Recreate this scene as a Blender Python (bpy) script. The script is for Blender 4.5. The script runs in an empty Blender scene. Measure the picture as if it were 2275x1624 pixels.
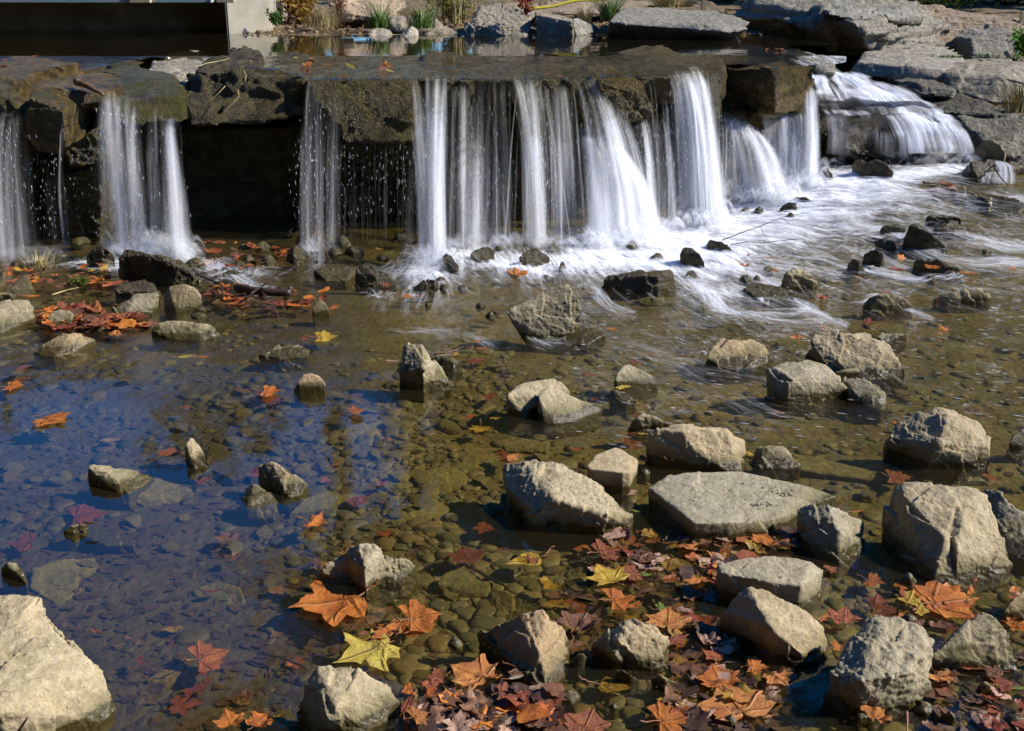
import bpy, bmesh, math, random
import numpy as np
from mathutils import Vector, noise, Matrix
PI = math.pi
D = bpy.data
scene = bpy.context.scene
COL = scene.collection
random.seed(7)

# ------------------------------------------------------------------ camera model
CAM_H = 1.57
PITCH = math.radians(19.5)
F = 2600.0
CP, SP = math.cos(PITCH), math.sin(PITCH)
OX = [0.0, 562.8, 1125.6, 1682.5]
OY = {'A': 0.0, 'B': 402.8, 'C': 805.7, 'D': 1201.5}

def ss(t):
    t = max(0.0, min(1.0, t))
    return t * t * (3 - 2 * t)

def zw(x, y):
    """height of the lower stream surface: it drops away from the cascade on the right"""
    return 0.28 * ss((x - 0.9) / 1.55) * ss((y - 5.3) / 2.3)

def ray(u, v):
    dx = (u - 1137.5) / F
    up = -(v - 812.0) / F
    return (dx, CP + up * SP, -SP + up * CP)

def at_z(u, v, z):
    r = ray(u, v)
    k = (z - CAM_H) / r[2]
    return Vector((r[0] * k, r[1] * k, z))

def at_y(u, v, y):
    r = ray(u, v)
    k = y / r[1]
    return Vector((r[0] * k, y, CAM_H + r[2] * k))

def at_w(u, v, dz=0.0):
    z = 0.0
    for _ in range(8):
        p = at_z(u, v, z + dz)
        z = zw(p.x, p.y)
    return at_z(u, v, z + dz)

def uv_of(reg, x, y):
    return OX[int(reg[1])] + 0.2604 * x, OY[reg[0]] + 0.2604 * y

def W(reg, x, y, dz=0.0):
    return at_w(*uv_of(reg, x, y), dz)

# ------------------------------------------------------------------ object helpers
def tag(o, label=None, cat=None, group=None, kind=None):
    if label: o['label'] = label
    if cat: o['category'] = cat
    if group: o['group'] = group
    if kind: o['kind'] = kind
    return o

def mesh_obj(name, me, m=None, parent=None):
    o = D.objects.new(name, me)
    COL.objects.link(o)
    if m: me.materials.append(m)
    if parent: o.parent = parent
    return o

def new_mesh(name, verts, faces, smooth=True):
    me = D.meshes.new(name)
    me.from_pydata([tuple(v) for v in verts], [], faces)
    me.update()
    if smooth:
        me.polygons.foreach_set('use_smooth', [True] * len(me.polygons))
    return me

# ------------------------------------------------------------------ node helpers
def mat(name):
    m = D.materials.new(name)
    m.use_nodes = True
    m.node_tree.nodes.clear()
    return m

class G:
    def __init__(s, m):
        s.t = m.node_tree
    def n(s, typ, **kw):
        nd = s.t.nodes.new(typ)
        for k, v in kw.items():
            if k.startswith('i_'):
                key = k[2:]
                key = int(key) if key.isdigit() else key
                nd.inputs[key].default_value = v
            else:
                setattr(nd, k, v)
        return nd
    def l(s, a, b):
        s.t.links.new(a, b)
    def val(s, x, sock):
        if isinstance(x, (int, float, tuple)):
            sock.default_value = x
        else:
            s.l(x, sock)
    def math(s, op, a, b=0.0, c=None, clamp=False):
        nd = s.n('ShaderNodeMath', operation=op, use_clamp=clamp)
        s.val(a, nd.inputs[0]); s.val(b, nd.inputs[1])
        if c is not None: s.val(c, nd.inputs[2])
        return nd.outputs[0]
    def vmath(s, op, a, b=(0, 0, 0)):
        nd = s.n('ShaderNodeVectorMath', operation=op)
        s.val(a, nd.inputs[0]); s.val(b, nd.inputs[1])
        return nd.outputs[0]
    def noise(s, vec, scale, detail=4, rough=0.55, dist=0.0):
        nd = s.n('ShaderNodeTexNoise')
        nd.inputs['Scale'].default_value = scale
        nd.inputs['Detail'].default_value = detail
        nd.inputs['Roughness'].default_value = rough
        nd.inputs['Distortion'].default_value = dist
        s.l(vec, nd.inputs['Vector'])
        return nd.outputs['Fac']
    def voro(s, vec, scale, feature='F1', out='Distance'):
        nd = s.n('ShaderNodeTexVoronoi', feature=feature)
        nd.inputs['Scale'].default_value = scale
        s.l(vec, nd.inputs['Vector'])
        return nd.outputs[out]
    def ramp(s, fac, stops, interp='LINEAR'):
        nd = s.n('ShaderNodeValToRGB')
        cr = nd.color_ramp
        cr.interpolation = interp
        while len(cr.elements) > 1: cr.elements.remove(cr.elements[0])
        for i, (p, c) in enumerate(stops):
            e = cr.elements[0] if i == 0 else cr.elements.new(p)
            e.position = p
            if isinstance(c, (int, float)): c = (c, c, c)
            e.color = (c[0], c[1], c[2], 1)
        s.l(fac, nd.inputs[0])
        return nd.outputs[0]
    def mix(s, fac, a, b, blend='MIX'):
        nd = s.n('ShaderNodeMix', data_type='RGBA', blend_type=blend)
        s.val(fac, nd.inputs[0])
        for x, i in ((a, 6), (b, 7)):
            if isinstance(x, tuple): nd.inputs[i].default_value = (x[0], x[1], x[2], 1)
            else: s.l(x, nd.inputs[i])
        return nd.outputs[2]
    def bump(s, h, strength, dist, normal=None):
        nd = s.n('ShaderNodeBump')
        nd.inputs['Strength'].default_value = strength
        nd.inputs['Distance'].default_value = dist
        s.l(h, nd.inputs['Height'])
        if normal: s.l(normal, nd.inputs['Normal'])
        return nd.outputs[0]
    def out(s, sh):
        o = s.n('ShaderNodeOutputMaterial')
        s.l(sh, o.inputs[0])
        return o

# ------------------------------------------------------------------ materials
def make_rock_mat(name, ca, cb, cc, wetc, line=0.024, strata=False, bs=1.0, fine=0.22, mossc=(0.075, 0.07, 0.016), scale=1.0):
    """object colour: R wetness, G moss, B lightness shift"""
    m = mat(name); g = G(m)
    tc = g.n('ShaderNodeTexCoord'); oi = g.n('ShaderNodeObjectInfo')
    rnd = g.n('ShaderNodeCombineXYZ')
    g.l(g.math('MULTIPLY', oi.outputs['Random'], 37.0), rnd.inputs[0])
    g.l(g.math('MULTIPLY', oi.outputs['Random'], 91.0), rnd.inputs[1])
    vec = g.vmath('ADD', tc.outputs['Object'], rnd.outputs[0])
    sep = g.n('ShaderNodeSeparateColor'); g.l(oi.outputs['Color'], sep.inputs[0])
    wet0, moss0, lite = sep.outputs[0], sep.outputs[1], sep.outputs[2]
    n1 = g.noise(vec, 9 * scale, 5, 0.6, 0.3)
    n2 = g.noise(vec, 38 * scale, 6, 0.65)
    n3 = g.noise(vec, 160 * scale, 3, 0.7)
    col = g.mix(g.ramp(n1, [(0.35, 0), (0.65, 1)]), ca, cb)
    col = g.mix(g.math('MULTIPLY', g.ramp(n2, [(0.45, 0), (0.62, 1)]), 0.75), col, cc)
    dark = g.ramp(g.noise(vec, 75 * scale, 5, 0.75, 0.6), [(0.30, 0.42), (0.43, 1.0)])
    col = g.mix(1.0, col, dark, 'MULTIPLY')
    sp = g.ramp(n3, [(0.28, 0.65), (0.45, 1.0), (0.72, 1.25)])
    col = g.mix(0.8, col, sp, 'MULTIPLY')
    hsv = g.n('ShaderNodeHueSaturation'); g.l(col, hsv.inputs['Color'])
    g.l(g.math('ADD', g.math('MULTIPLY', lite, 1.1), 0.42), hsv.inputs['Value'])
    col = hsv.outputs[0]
    r2 = g.math('FRACT', g.math('MULTIPLY', oi.outputs['Random'], 7.31))
    col = g.mix(g.ramp(r2, [(0.0, 0.9), (0.4, 0.0)]), col, g.mix(1.0, col, (0.80, 0.87, 0.98), 'MULTIPLY'))
    col = g.mix(g.ramp(r2, [(0.6, 0.0), (1.0, 1.0)]), col, g.mix(1.0, col, (1.05, 0.90, 0.80), 'MULTIPLY'))
    # moss and algae
    up = g.n('ShaderNodeNewGeometry')
    mn = g.noise(vec, 14 * scale, 6, 0.65)
    mth = g.math('SUBTRACT', 1.02, g.math('MULTIPLY', moss0, 0.85))
    mfac = g.ramp(g.math('ADD', g.math('SUBTRACT', mn, mth), 0.5), [(0.42, 0), (0.56, 1)])
    mcol = g.mix(g.noise(vec, 60, 4), (mossc[0]*0.5, mossc[1]*0.5, mossc[2]*0.5), (mossc[0]*1.6, mossc[1]*1.6, mossc[2]*1.5))
    col = g.mix(g.math('MULTIPLY', mfac, 0.85), col, mcol)
    # wetness and the algae line above the water
    sx = g.n('ShaderNodeSeparateXYZ'); g.l(tc.outputs['Object'], sx.inputs[0])
    zz = g.math('ADD', sx.outputs[2], g.math('MULTIPLY', g.math('SUBTRACT', g.noise(vec, 22, 4), 0.5), 0.035))
    band = g.ramp(g.math('MULTIPLY', zz, 10.0), [(line * 10 - 0.02, 1), (line * 10 + 0.06, 0)]) if line > 0 else None
    if line > 0:
        al = g.ramp(g.math('MULTIPLY', g.math('ADD', zz, g.math('MULTIPLY', g.math('SUBTRACT', n1, .5), .07)), 10.0), [(0.25, .75), (0.62, 0)])
        col = g.mix(al, col, g.mix(n2, (0.070, 0.062, 0.018), (0.19, 0.165, 0.065)))
    wet = wet0
    if band: wet = g.math('MAXIMUM', wet0, band)
    col = g.mix(wet, col, g.mix(1.0, col, wetc, 'MULTIPLY'))
    b = g.n('ShaderNodeBsdfPrincipled')
    g.l(col, b.inputs['Base Color'])
    rg = g.math('SUBTRACT', 0.92, g.math('MULTIPLY', wet, g.math('ADD', 0.66, g.math('MULTIPLY', n2, 0.2))))
    g.l(rg, b.inputs['Roughness'])
    b.inputs['Specular IOR Level'].default_value = 0.45
    h = g.math('ADD', g.math('MULTIPLY', n2, 0.6), g.math('MULTIPLY', n3, fine))
    crack = g.ramp(g.voro(vec, 26 * scale, 'F1'), [(0.0, 0.0), (0.35, 1.0)])
    h = g.math('ADD', h, g.math('MULTIPLY', crack, 0.25))
    cr = g.n('ShaderNodeTexNoise', noise_type='RIDGED_MULTIFRACTAL')
    cr.inputs['Scale'].default_value = 13 * scale; cr.inputs['Detail'].default_value = 5
    g.l(vec, cr.inputs['Vector'])
    h = g.math('SUBTRACT', h, g.math('MULTIPLY', cr.outputs['Fac'], 0.09))
    if strata:
        mp = g.n('ShaderNodeMapping'); mp.inputs['Scale'].default_value = (0.8, 0.8, 9.0)
        g.l(vec, mp.inputs[0])
        h = g.math('ADD', h, g.math('MULTIPLY', g.noise(mp.outputs[0], 2.2, 5, 0.6), 0.8))
    nrm = g.bump(h, 0.9, 0.012 * bs / scale)
    g.l(nrm, b.inputs['Normal'])
    g.out(b.outputs[0])
    return m

M_ROCK = make_rock_mat('pale limestone', (0.405, 0.328, 0.192), (0.28, 0.225, 0.125), (0.46, 0.378, 0.235), (0.34, 0.31, 0.19))
M_DARK = make_rock_mat('wet dark stone', (0.105, 0.080, 0.034), (0.050, 0.042, 0.024), (0.15, 0.115, 0.05), (0.55, 0.52, 0.42), mossc=(0.065, 0.065, 0.012), bs=1.5, fine=0.4)
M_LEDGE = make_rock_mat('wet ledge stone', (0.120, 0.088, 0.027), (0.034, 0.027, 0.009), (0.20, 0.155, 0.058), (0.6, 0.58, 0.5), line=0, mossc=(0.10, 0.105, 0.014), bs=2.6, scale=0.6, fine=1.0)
M_BANK = make_rock_mat('grey bank limestone', (0.30, 0.262, 0.19), (0.20, 0.175, 0.125), (0.38, 0.335, 0.25), (0.3, 0.28, 0.2), line=0, strata=True, bs=2.5, scale=0.5, mossc=(0.05, 0.05, 0.02))
M_SUB = make_rock_mat('silty submerged stone', (0.165, 0.132, 0.045), (0.11, 0.088, 0.030), (0.20, 0.16, 0.07), (0.9, 0.9, 0.85), line=0, mossc=(0.14, 0.125, 0.03))

def make_pebble_mat():
    m = mat('river pebbles'); g = G(m)
    tc = g.n('ShaderNodeTexCoord')
    at = g.n('ShaderNodeAttribute', attribute_name='pcol')
    n = g.noise(tc.outputs['Object'], 90, 4)
    col = g.mix(1.0, at.outputs['Color'], g.ramp(n, [(0.3, 0.7), (0.7, 1.25)]), 'MULTIPLY')
    b = g.n('ShaderNodeBsdfPrincipled'); g.l(col, b.inputs['Base Color']); b.inputs['Roughness'].default_value = 0.7
    g.l(g.bump(n, 0.5, 0.004), b.inputs['Normal'])
    g.out(b.outputs[0]); return m
M_PEB = make_pebble_mat()

def make_bed_mat():
    m = mat('silty gravel bed'); g = G(m)
    tc = g.n('ShaderNodeTexCoord'); v = tc.outputs['Object']
    n1 = g.noise(v, 1.3, 5, 0.6); n2 = g.noise(v, 9, 6, 0.65); n3 = g.noise(v, 55, 4, 0.6)
    col = g.mix(g.ramp(n1, [(0.38, 0), (0.62, 1)]), (0.115, 0.083, 0.020), (0.185, 0.140, 0.046))
    col = g.mix(g.ramp(n2, [(0.45, 0), (0.6, 0.85)]), col, (0.072, 0.058, 0.013))
    col = g.mix(1.0, col, g.ramp(n3, [(0.3, 0.6), (0.6, 1.15)]), 'MULTIPLY')
    vc = g.n('ShaderNodeTexVoronoi'); vc.inputs['Scale'].default_value = 34; g.l(v, vc.inputs['Vector'])
    col = g.mix(0.25, col, g.mix(1.0, col, vc.outputs['Color'], 'MULTIPLY'))
    sx = g.n('ShaderNodeSeparateXYZ'); g.l(v, sx.inputs[0])
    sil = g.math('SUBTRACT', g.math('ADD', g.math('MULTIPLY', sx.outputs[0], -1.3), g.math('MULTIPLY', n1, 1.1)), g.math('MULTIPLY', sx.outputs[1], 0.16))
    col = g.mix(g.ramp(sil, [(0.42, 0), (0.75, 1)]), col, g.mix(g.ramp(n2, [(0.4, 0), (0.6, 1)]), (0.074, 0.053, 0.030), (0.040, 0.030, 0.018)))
    b = g.n('ShaderNodeBsdfPrincipled'); g.l(col, b.inputs['Base Color']); b.inputs['Roughness'].default_value = 0.85
    h = g.math('ADD', g.math('MULTIPLY', n2, 1.0), g.math('MULTIPLY', n3, 0.35))
    h = g.math('SUBTRACT', h, g.math('MULTIPLY', vc.outputs['Distance'], 0.35))
    g.l(g.bump(h, 0.8, 0.02), b.inputs['Normal'])
    g.out(b.outputs[0]); return m
M_BED = make_bed_mat()

def make_water_mat(name, tint, bump_scale=1.0, foam=True, flow=True, rough=0.03):
    """clear shallow water: fresnel mix of a see-through tint and a sharp reflection, foam where the flow is broken"""
    m = mat(name); g = G(m)
    geo = g.n('ShaderNodeNewGeometry'); tc = g.n('ShaderNodeTexCoord')
    at = g.n('ShaderNodeAttribute', attribute_name='foam')
    tb = g.n('ShaderNodeAttribute', attribute_name='turb')
    uv = g.n('ShaderNodeUVMap', uv_map='flow')
    mp = g.n('ShaderNodeMapping'); mp.inputs['Scale'].default_value = (2.2, 9.0, 1.0)
    g.l(uv.outputs[0], mp.inputs[0])
    ns = g.noise(mp.outputs[0], 1.6, 5, 0.6, 0.8)
    nf = g.noise(mp.outputs[0], 5.5, 4, 0.6, 0.5)
    nc = g.noise(tc.outputs['Object'], 3.0, 3, 0.5)
    ncf = g.noise(tc.outputs['Object'], 14.0, 3, 0.5)
    if flow:
        hh = g.math('ADD', g.math('MULTIPLY', ns, 1.0), g.math('MULTIPLY', nf, 0.35))
        h = g.math('MULTIPLY', hh, tb.outputs['Fac'])
        h = g.math('ADD', h, g.math('ADD', g.math('MULTIPLY', nc, 0.05), g.math('MULTIPLY', ncf, 0.005)))
    else:
        h = g.math('ADD', g.math('MULTIPLY', nc, 0.25), g.math('MULTIPLY', ncf, 0.06))
    nrm = g.bump(h, 0.55 * bump_scale, 0.05)
    fr = g.n('ShaderNodeFresnel'); g.l(g.math('SUBTRACT', 1.5, g.math('MULTIPLY', geo.outputs['Backfacing'], 1.5 - 1 / 1.5)), fr.inputs['IOR']); g.l(nrm, fr.inputs['Normal'])
    gl = g.n('ShaderNodeBsdfGlossy'); gl.inputs['Roughness'].default_value = rough; g.l(nrm, gl.inputs['Normal'])
    gl.inputs['Color'].default_value = (1, 1, 1, 1)
    tr = g.n('ShaderNodeBsdfTransparent'); tr.inputs['Color'].default_value = (*tint, 1)
    df0 = g.n('ShaderNodeBsdfDiffuse'); df0.inputs['Color'].default_value = (0.17, 0.14, 0.07, 1)
    silt = g.n('ShaderNodeMixShader'); silt.inputs[0].default_value = 0.05
    g.l(tr.outputs[0], silt.inputs[1]); g.l(df0.outputs[0], silt.inputs[2])
    mx = g.n('ShaderNodeMixShader'); g.l(fr.outputs[0], mx.inputs[0]); g.l(silt.outputs[0], mx.inputs[1]); g.l(gl.outputs[0], mx.inputs[2])
    sh = mx.outputs[0]
    if foam:
        fn = g.math('ADD', g.math('MULTIPLY', ns, 0.7), g.math('MULTIPLY', nf, 0.3))
        fa = g.math('ADD', at.outputs['Fac'], g.math('SUBTRACT', fn, 0.5))
        fa = g.math('ADD', fa, g.math('MULTIPLY', g.math('SUBTRACT', fn, 0.5), 1.1))
        nb = g.noise(tc.outputs['Object'], 34.0, 3, 0.6)
        fa = g.math('ADD', fa, g.math('MULTIPLY', g.math('SUBTRACT', nb, 0.5), 0.75))
        fa = g.ramp(fa, [(0.30, 0.0), (0.62, 0.38), (1.0, 0.95)])
        fa = g.math('MULTIPLY', fa, g.math('MULTIPLY', at.outputs['Fac'], 3.0, clamp=True), clamp=True)
        df = g.n('ShaderNodeBsdfDiffuse'); df.inputs['Color'].default_value = (0.82, 0.83, 0.84, 1); g.l(nrm, df.inputs['Normal'])
        m2 = g.n('ShaderNodeMixShader'); g.l(fa, m2.inputs[0]); g.l(sh, m2.inputs[1]); g.l(df.outputs[0], m2.inputs[2])
        sh = m2.outputs[0]
    g.out(sh); return m
M_WATER = make_water_mat('clear stream water', (0.88, 0.84, 0.60), 1.3)
M_POOL = make_water_mat('still brown pool water', (0.30, 0.25, 0.13), 0.35, False, False, 0.02)
M_FILM = make_water_mat('thin water over the ledge', (0.9, 0.87, 0.72), 4.5, True, True, 0.06)

def make_fall_mat():
    m = mat('falling white water'); g = G(m)
    uv = g.n('ShaderNodeUVMap', uv_map='UVMap')
    de = g.n('ShaderNodeAttribute', attribute_name='dens')
    rn = g.n('ShaderNodeAttribute', attribute_name='rnd')
    s = g.n('ShaderNodeSeparateXYZ'); g.l(uv.outputs[0], s.inputs[0])
    x, y = s.outputs[0], s.outputs[1]
    prof = g.math('MULTIPLY', g.math('MULTIPLY', x, g.math('SUBTRACT', 1.0, x)), 4.0)
    prof = g.math('POWER', prof, 1.2)
    c = g.n('ShaderNodeCombineXYZ')
    g.l(g.math('MULTIPLY', x, 2.5), c.inputs[0]); g.l(g.math('MULTIPLY', y, 1.6), c.inputs[1]); g.l(g.math('MULTIPLY', rn.outputs['Fac'], 50.0), c.inputs[2])
    n = g.noise(c.outputs[0], 2.4, 4, 0.6)
    a = g.math('MULTIPLY', g.math('MULTIPLY', prof, de.outputs['Fac']), g.ramp(n, [(0.28, 0.15), (0.62, 1.0)]), clamp=True)
    df = g.n('ShaderNodeBsdfDiffuse'); df.inputs['Color'].default_value = (0.55, 0.56, 0.58, 1)
    tl = g.n('ShaderNodeBsdfTranslucent'); tl.inputs['Color'].default_value = (0.58, 0.59, 0.61, 1)
    tr = g.n('ShaderNodeBsdfTransparent')
    m1 = g.n('ShaderNodeAddShader'); g.l(df.outputs[0], m1.inputs[0]); g.l(tl.outputs[0], m1.inputs[1])
    m2 = g.n('ShaderNodeMixShader'); g.l(a, m2.inputs[0]); g.l(tr.outputs[0], m2.inputs[1]); g.l(m1.outputs[0], m2.inputs[2])
    g.out(m2.outputs[0]); return m
M_FALL = make_fall_mat()

def simple(name, col, rough=0.7, spec=0.4, nscale=30, var=0.35, bump=0.3, bd=0.01):
    m = mat(name); g = G(m)
    tc = g.n('ShaderNodeTexCoord')
    n = g.noise(tc.outputs['Object'], nscale, 5, 0.65)
    c = g.mix(1.0, (col[0], col[1], col[2]), g.ramp(n, [(0.3, 1 - var), (0.7, 1 + var)]), 'MULTIPLY')
    b = g.n('ShaderNodeBsdfPrincipled'); g.l(c, b.inputs['Base Color'])
    b.inputs['Roughness'].default_value = rough; b.inputs['Specular IOR Level'].default_value = spec
    if bump: g.l(g.bump(n, bump, bd), b.inputs['Normal'])
    g.out(b.outputs[0]); return m

def make_leaf_mat(name, rough=0.42, mott=1.0, attr=None):
    m = mat(name); g = G(m)
    tc = g.n('ShaderNodeTexCoord'); oi = g.n('ShaderNodeObjectInfo')
    ve = g.n('ShaderNodeAttribute', attribute_name='vein')
    rnd = g.n('ShaderNodeCombineXYZ'); g.l(g.math('MULTIPLY', oi.outputs['Random'], 53.0), rnd.inputs[2])
    v = g.vmath('ADD', tc.outputs['Object'], rnd.outputs[0])
    n1 = g.noise(v, 3.2, 4, 0.6, 0.4); n2 = g.noise(v, 14, 5, 0.7)
    hs = g.n('ShaderNodeHueSaturation'); g.l(g.n('ShaderNodeAttribute', attribute_name=attr).outputs['Color'] if attr else oi.outputs['Color'], hs.inputs['Color'])
    g.l(g.math('ADD', 0.475, g.math('MULTIPLY', n1, 0.05)), hs.inputs['Hue'])
    g.l(g.math('ADD', 0.45, n1), hs.inputs['Value'])
    col = hs.outputs[0]
    col = g.mix(g.math('MULTIPLY', g.ramp(n2, [(0.56, 0), (0.7, 1)]), 0.75 * mott), col, (0.09, 0.03, 0.012))
    col = g.mix(g.math('MULTIPLY', ve.outputs['Fac'], 0.55), col, (0.12, 0.035, 0.015))
    b = g.n('ShaderNodeBsdfPrincipled'); g.l(col, b.inputs['Base Color']); b.inputs['Roughness'].default_value = rough
    b.inputs['Specular IOR Level'].default_value = 0.35
    g.l(g.bump(g.math('ADD', g.math('MULTIPLY', ve.outputs['Fac'], 0.8), g.math('MULTIPLY', n2, 0.5)), 0.5, 0.05), b.inputs['Normal'])
    tl = g.n('ShaderNodeBsdfTranslucent'); g.l(col, tl.inputs['Color'])
    mx = g.n('ShaderNodeMixShader'); mx.inputs[0].default_value = 0.3
    g.l(b.outputs[0], mx.inputs[1]); g.l(tl.outputs[0], mx.inputs[2]); g.out(mx.outputs[0]); return m
M_LEAF = make_leaf_mat('autumn leaf', 0.42)
M_LITTER = make_leaf_mat('autumn leaf litter', 0.4, attr='lcol')
M_STEM = simple('leaf stem', (0.28, 0.12, 0.05), 0.5)
M_TWIG = simple('wet dark twig', (0.055, 0.035, 0.022), 0.4, nscale=80)
M_BROWN = simple('reddish wet twig', (0.16, 0.06, 0.03), 0.45, nscale=80)
M_GRASS = simple('green grass blade', (0.11, 0.19, 0.03), 0.5, nscale=8, bump=0)
M_DRYGR = simple('dry straw blade', (0.38, 0.30, 0.13), 0.7, nscale=8, bump=0)
M_CONC = simple('weathered concrete', (0.36, 0.33, 0.25), 0.9, nscale=5, var=0.2, bump=0.25, bd=0.02)
M_SOIL = simple('bank soil and litter', (0.16, 0.12, 0.07), 0.95, nscale=14, var=0.6, bump=0.9, bd=0.05)
M_WOOD = simple('new timber stake', (0.55, 0.42, 0.22), 0.8, nscale=20, var=0.2)
M_STEEL = simple('pale painted steel beam', (0.34, 0.42, 0.42), 0.5, nscale=6, var=0.15, bump=0.1)
M_PLANK = simple('dark stained boards', (0.045, 0.032, 0.018), 0.85, nscale=6, var=0.5)
M_YEL = simple('yellow plastic strap', (0.65, 0.55, 0.04), 0.45, nscale=12, var=0.2)
M_DROP = simple('water droplets', (0.9, 0.93, 0.98), 0.15, 0.8, bump=0)
EXPO = 0.5
# ------------------------------------------------------------------ rocks
PENDING = []
def hull_points(reg, pts, absY=False, back=0.0, over=False, drop=0.085):
    out = []
    for p in pts:
        u, v = uv_of(reg, p[0], p[1])
        if absY:
            q = at_y(u, v, p[2]); out.append(q)
            if back: out.append(q + Vector((0, back, 0)))
        elif len(p) == 2:
            q = at_w(u, v); out.append(q); out.append(q - Vector((0, 0, drop)))
        else:
            q = at_w(u, v, p[2] / 100.0); out.append(q)
            if not over:
                out.append(Vector((q.x, q.y + 0.01, min(q.z, zw(q.x, q.y)) - (drop if q.z > zw(q.x, q.y) else .05))))
    return out

def rock(name, label, hulls, m=None, wet=0.0, moss=0.0, lite=0.5, res=64, disp=1.0, pits=0.0, facet=1.0,
         strata=0.0, cat='rock', group=None, smooth=1, seed=None, minvox=0.0035, basez=None):
    """each rock is the union of convex solids, remeshed and then weathered"""
    bm = bmesh.new()
    allp = [p for h in hulls for p in h]
    lo = Vector((min(p.x for p in allp), min(p.y for p in allp), min(p.z for p in allp)))
    hi = Vector((max(p.x for p in allp), max(p.y for p in allp), max(p.z for p in allp)))
    cx, cy = (lo.x + hi.x) / 2, (lo.y + hi.y) / 2
    oz = zw(cx, cy) if basez is None else basez
    org = Vector((cx, cy, oz))
    for h in hulls:
        vs = [bm.verts.new(p - org) for p in h]
        bmesh.ops.convex_hull(bm, input=vs)
    loose = [v for v in bm.verts if not v.link_faces]
    bmesh.ops.delete(bm, geom=loose, context='VERTS')
    bmesh.ops.triangulate(bm, faces=bm.faces[:])
    me = D.meshes.new(name); bm.to_mesh(me); bm.free()
    o = mesh_obj(name, me); o.location = org
    dim = hi - lo
    S = max(dim.x, dim.y, dim.z)
    rm = o.modifiers.new('r', 'REMESH'); rm.mode = 'VOXEL'; rm.voxel_size = max(minvox, S / res); rm.use_smooth_shade = True
    if smooth:
        sm = o.modifiers.new('s', 'SMOOTH'); sm.factor = 0.5; sm.iterations = smooth
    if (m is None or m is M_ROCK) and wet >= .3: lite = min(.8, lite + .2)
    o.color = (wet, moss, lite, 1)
    tag(o, label, cat, group)
    PENDING.append((o, m or M_ROCK, S, sorted((dim.x, dim.y, dim.z))[1], disp, pits, facet, strata, seed if seed is not None else len(PENDING) * 1.7))
    return o

def hashv(p):
    return noise.cell_vector(p * 71.3 + Vector((3.1, 7.7, 1.3)))

def finish_rocks():
    bpy.context.view_layer.update()
    dg = bpy.context.evaluated_depsgraph_get()
    done = []
    for (o, m, S, S2, disp, pits, facet, strata, seed) in PENDING:
        me = D.meshes.new_from_object(o.evaluated_get(dg))
        done.append(me)
    for (o, m, S, S2, disp, pits, facet, strata, seed), me in zip(PENDING, done):
        old = o.data
        o.modifiers.clear()
        o.data = me; me.name = old.name
        D.meshes.remove(old)
        nv = len(me.vertices)
        co = np.empty(nv * 3, 'f'); me.vertices.foreach_get('co', co); co = co.reshape(-1, 3)
        no = np.empty(nv * 3, 'f'); me.vertices.foreach_get('normal', no); no = no.reshape(-1, 3)
        off = Vector((seed * 3.3, seed * 1.9, seed * 5.1))
        L = S2 if S2 > 0 else S
        f1, f2, f3 = 2.6 / L, 9.0 / L, 24.0 / L
        dd = np.empty(nv, 'f')
        for i in range(nv):
            p = Vector(co[i]) 
            q = p * f1 + off
            d = 0.016 * noise.fractal(q, 1.0, 2.1, 3) * L
            if facet:
                for fq, wt in ((2.3, .14), (5.5, .075), (14.0, .045)):
                    ds, ps = noise.voronoi(p * (fq / L) + off)
                    hv = hashv(ps[0])
                    d += facet * wt * L / fq * hv.dot((p * (fq / L) + off) - ps[0])
            d += 0.006 * L * noise.fractal(p * f3 + off, 0.8, 2.2, 3)
            if pits:
                t1 = noise.fractal(p * (7.0 / L) + off, .9, 2.2, 4)
                d -= pits * 0.05 * L * max(0.0, t1 - .08)
                t2 = noise.fractal(p * (14.0 / L) + off, .9, 2.2, 3)
                d -= pits * 0.016 * L * max(0.0, t2 - .02)
                d += pits * 0.006 * L * noise.fractal(p * (40.0 / L) + off, .8, 2.2, 2)
            d *= disp
            if strata:
                w = p.z + 0.02 * noise.noise(p * 3 + off)
                k = w / 0.055
                kk = math.floor(k)
                hsh = noise.cell(Vector((kk * 3.7 + seed, math.floor(p.x * 1.7 + kk * .37) * 2.1, 1.5)))
                edge = min(1.0, min(k - kk, 1 - (k - kk)) * 5)
                nn = abs(no[i][1]) + abs(no[i][0])
                d += strata * (hsh * 0.05 * edge - 0.02 * (1 - edge)) * min(1.0, nn)
            dd[i] = d
        co = co + no * dd[:, None]
        me.vertices.foreach_set('co', co.ravel())
        me.materials.clear(); me.materials.append(m)
        me.polygons.foreach_set('use_smooth', [True] * len(me.polygons))
        me.update()
    PENDING.clear()

def R(reg, label, pts, over=False, **k):
    hs = pts if isinstance(pts[0], list) else [pts]
    return rock(k.pop('name', 'boulder'), label, [hull_points(reg, h, over=over) for h in hs], **k)

def L(reg, label, pts, back=0.0, **k):
    hs = pts if isinstance(pts[0], list) else [pts]
    return rock(k.pop('name', 'rock_ledge'), label, [hull_points(reg, h, absY=True, back=back) for h in hs], **k)

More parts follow.
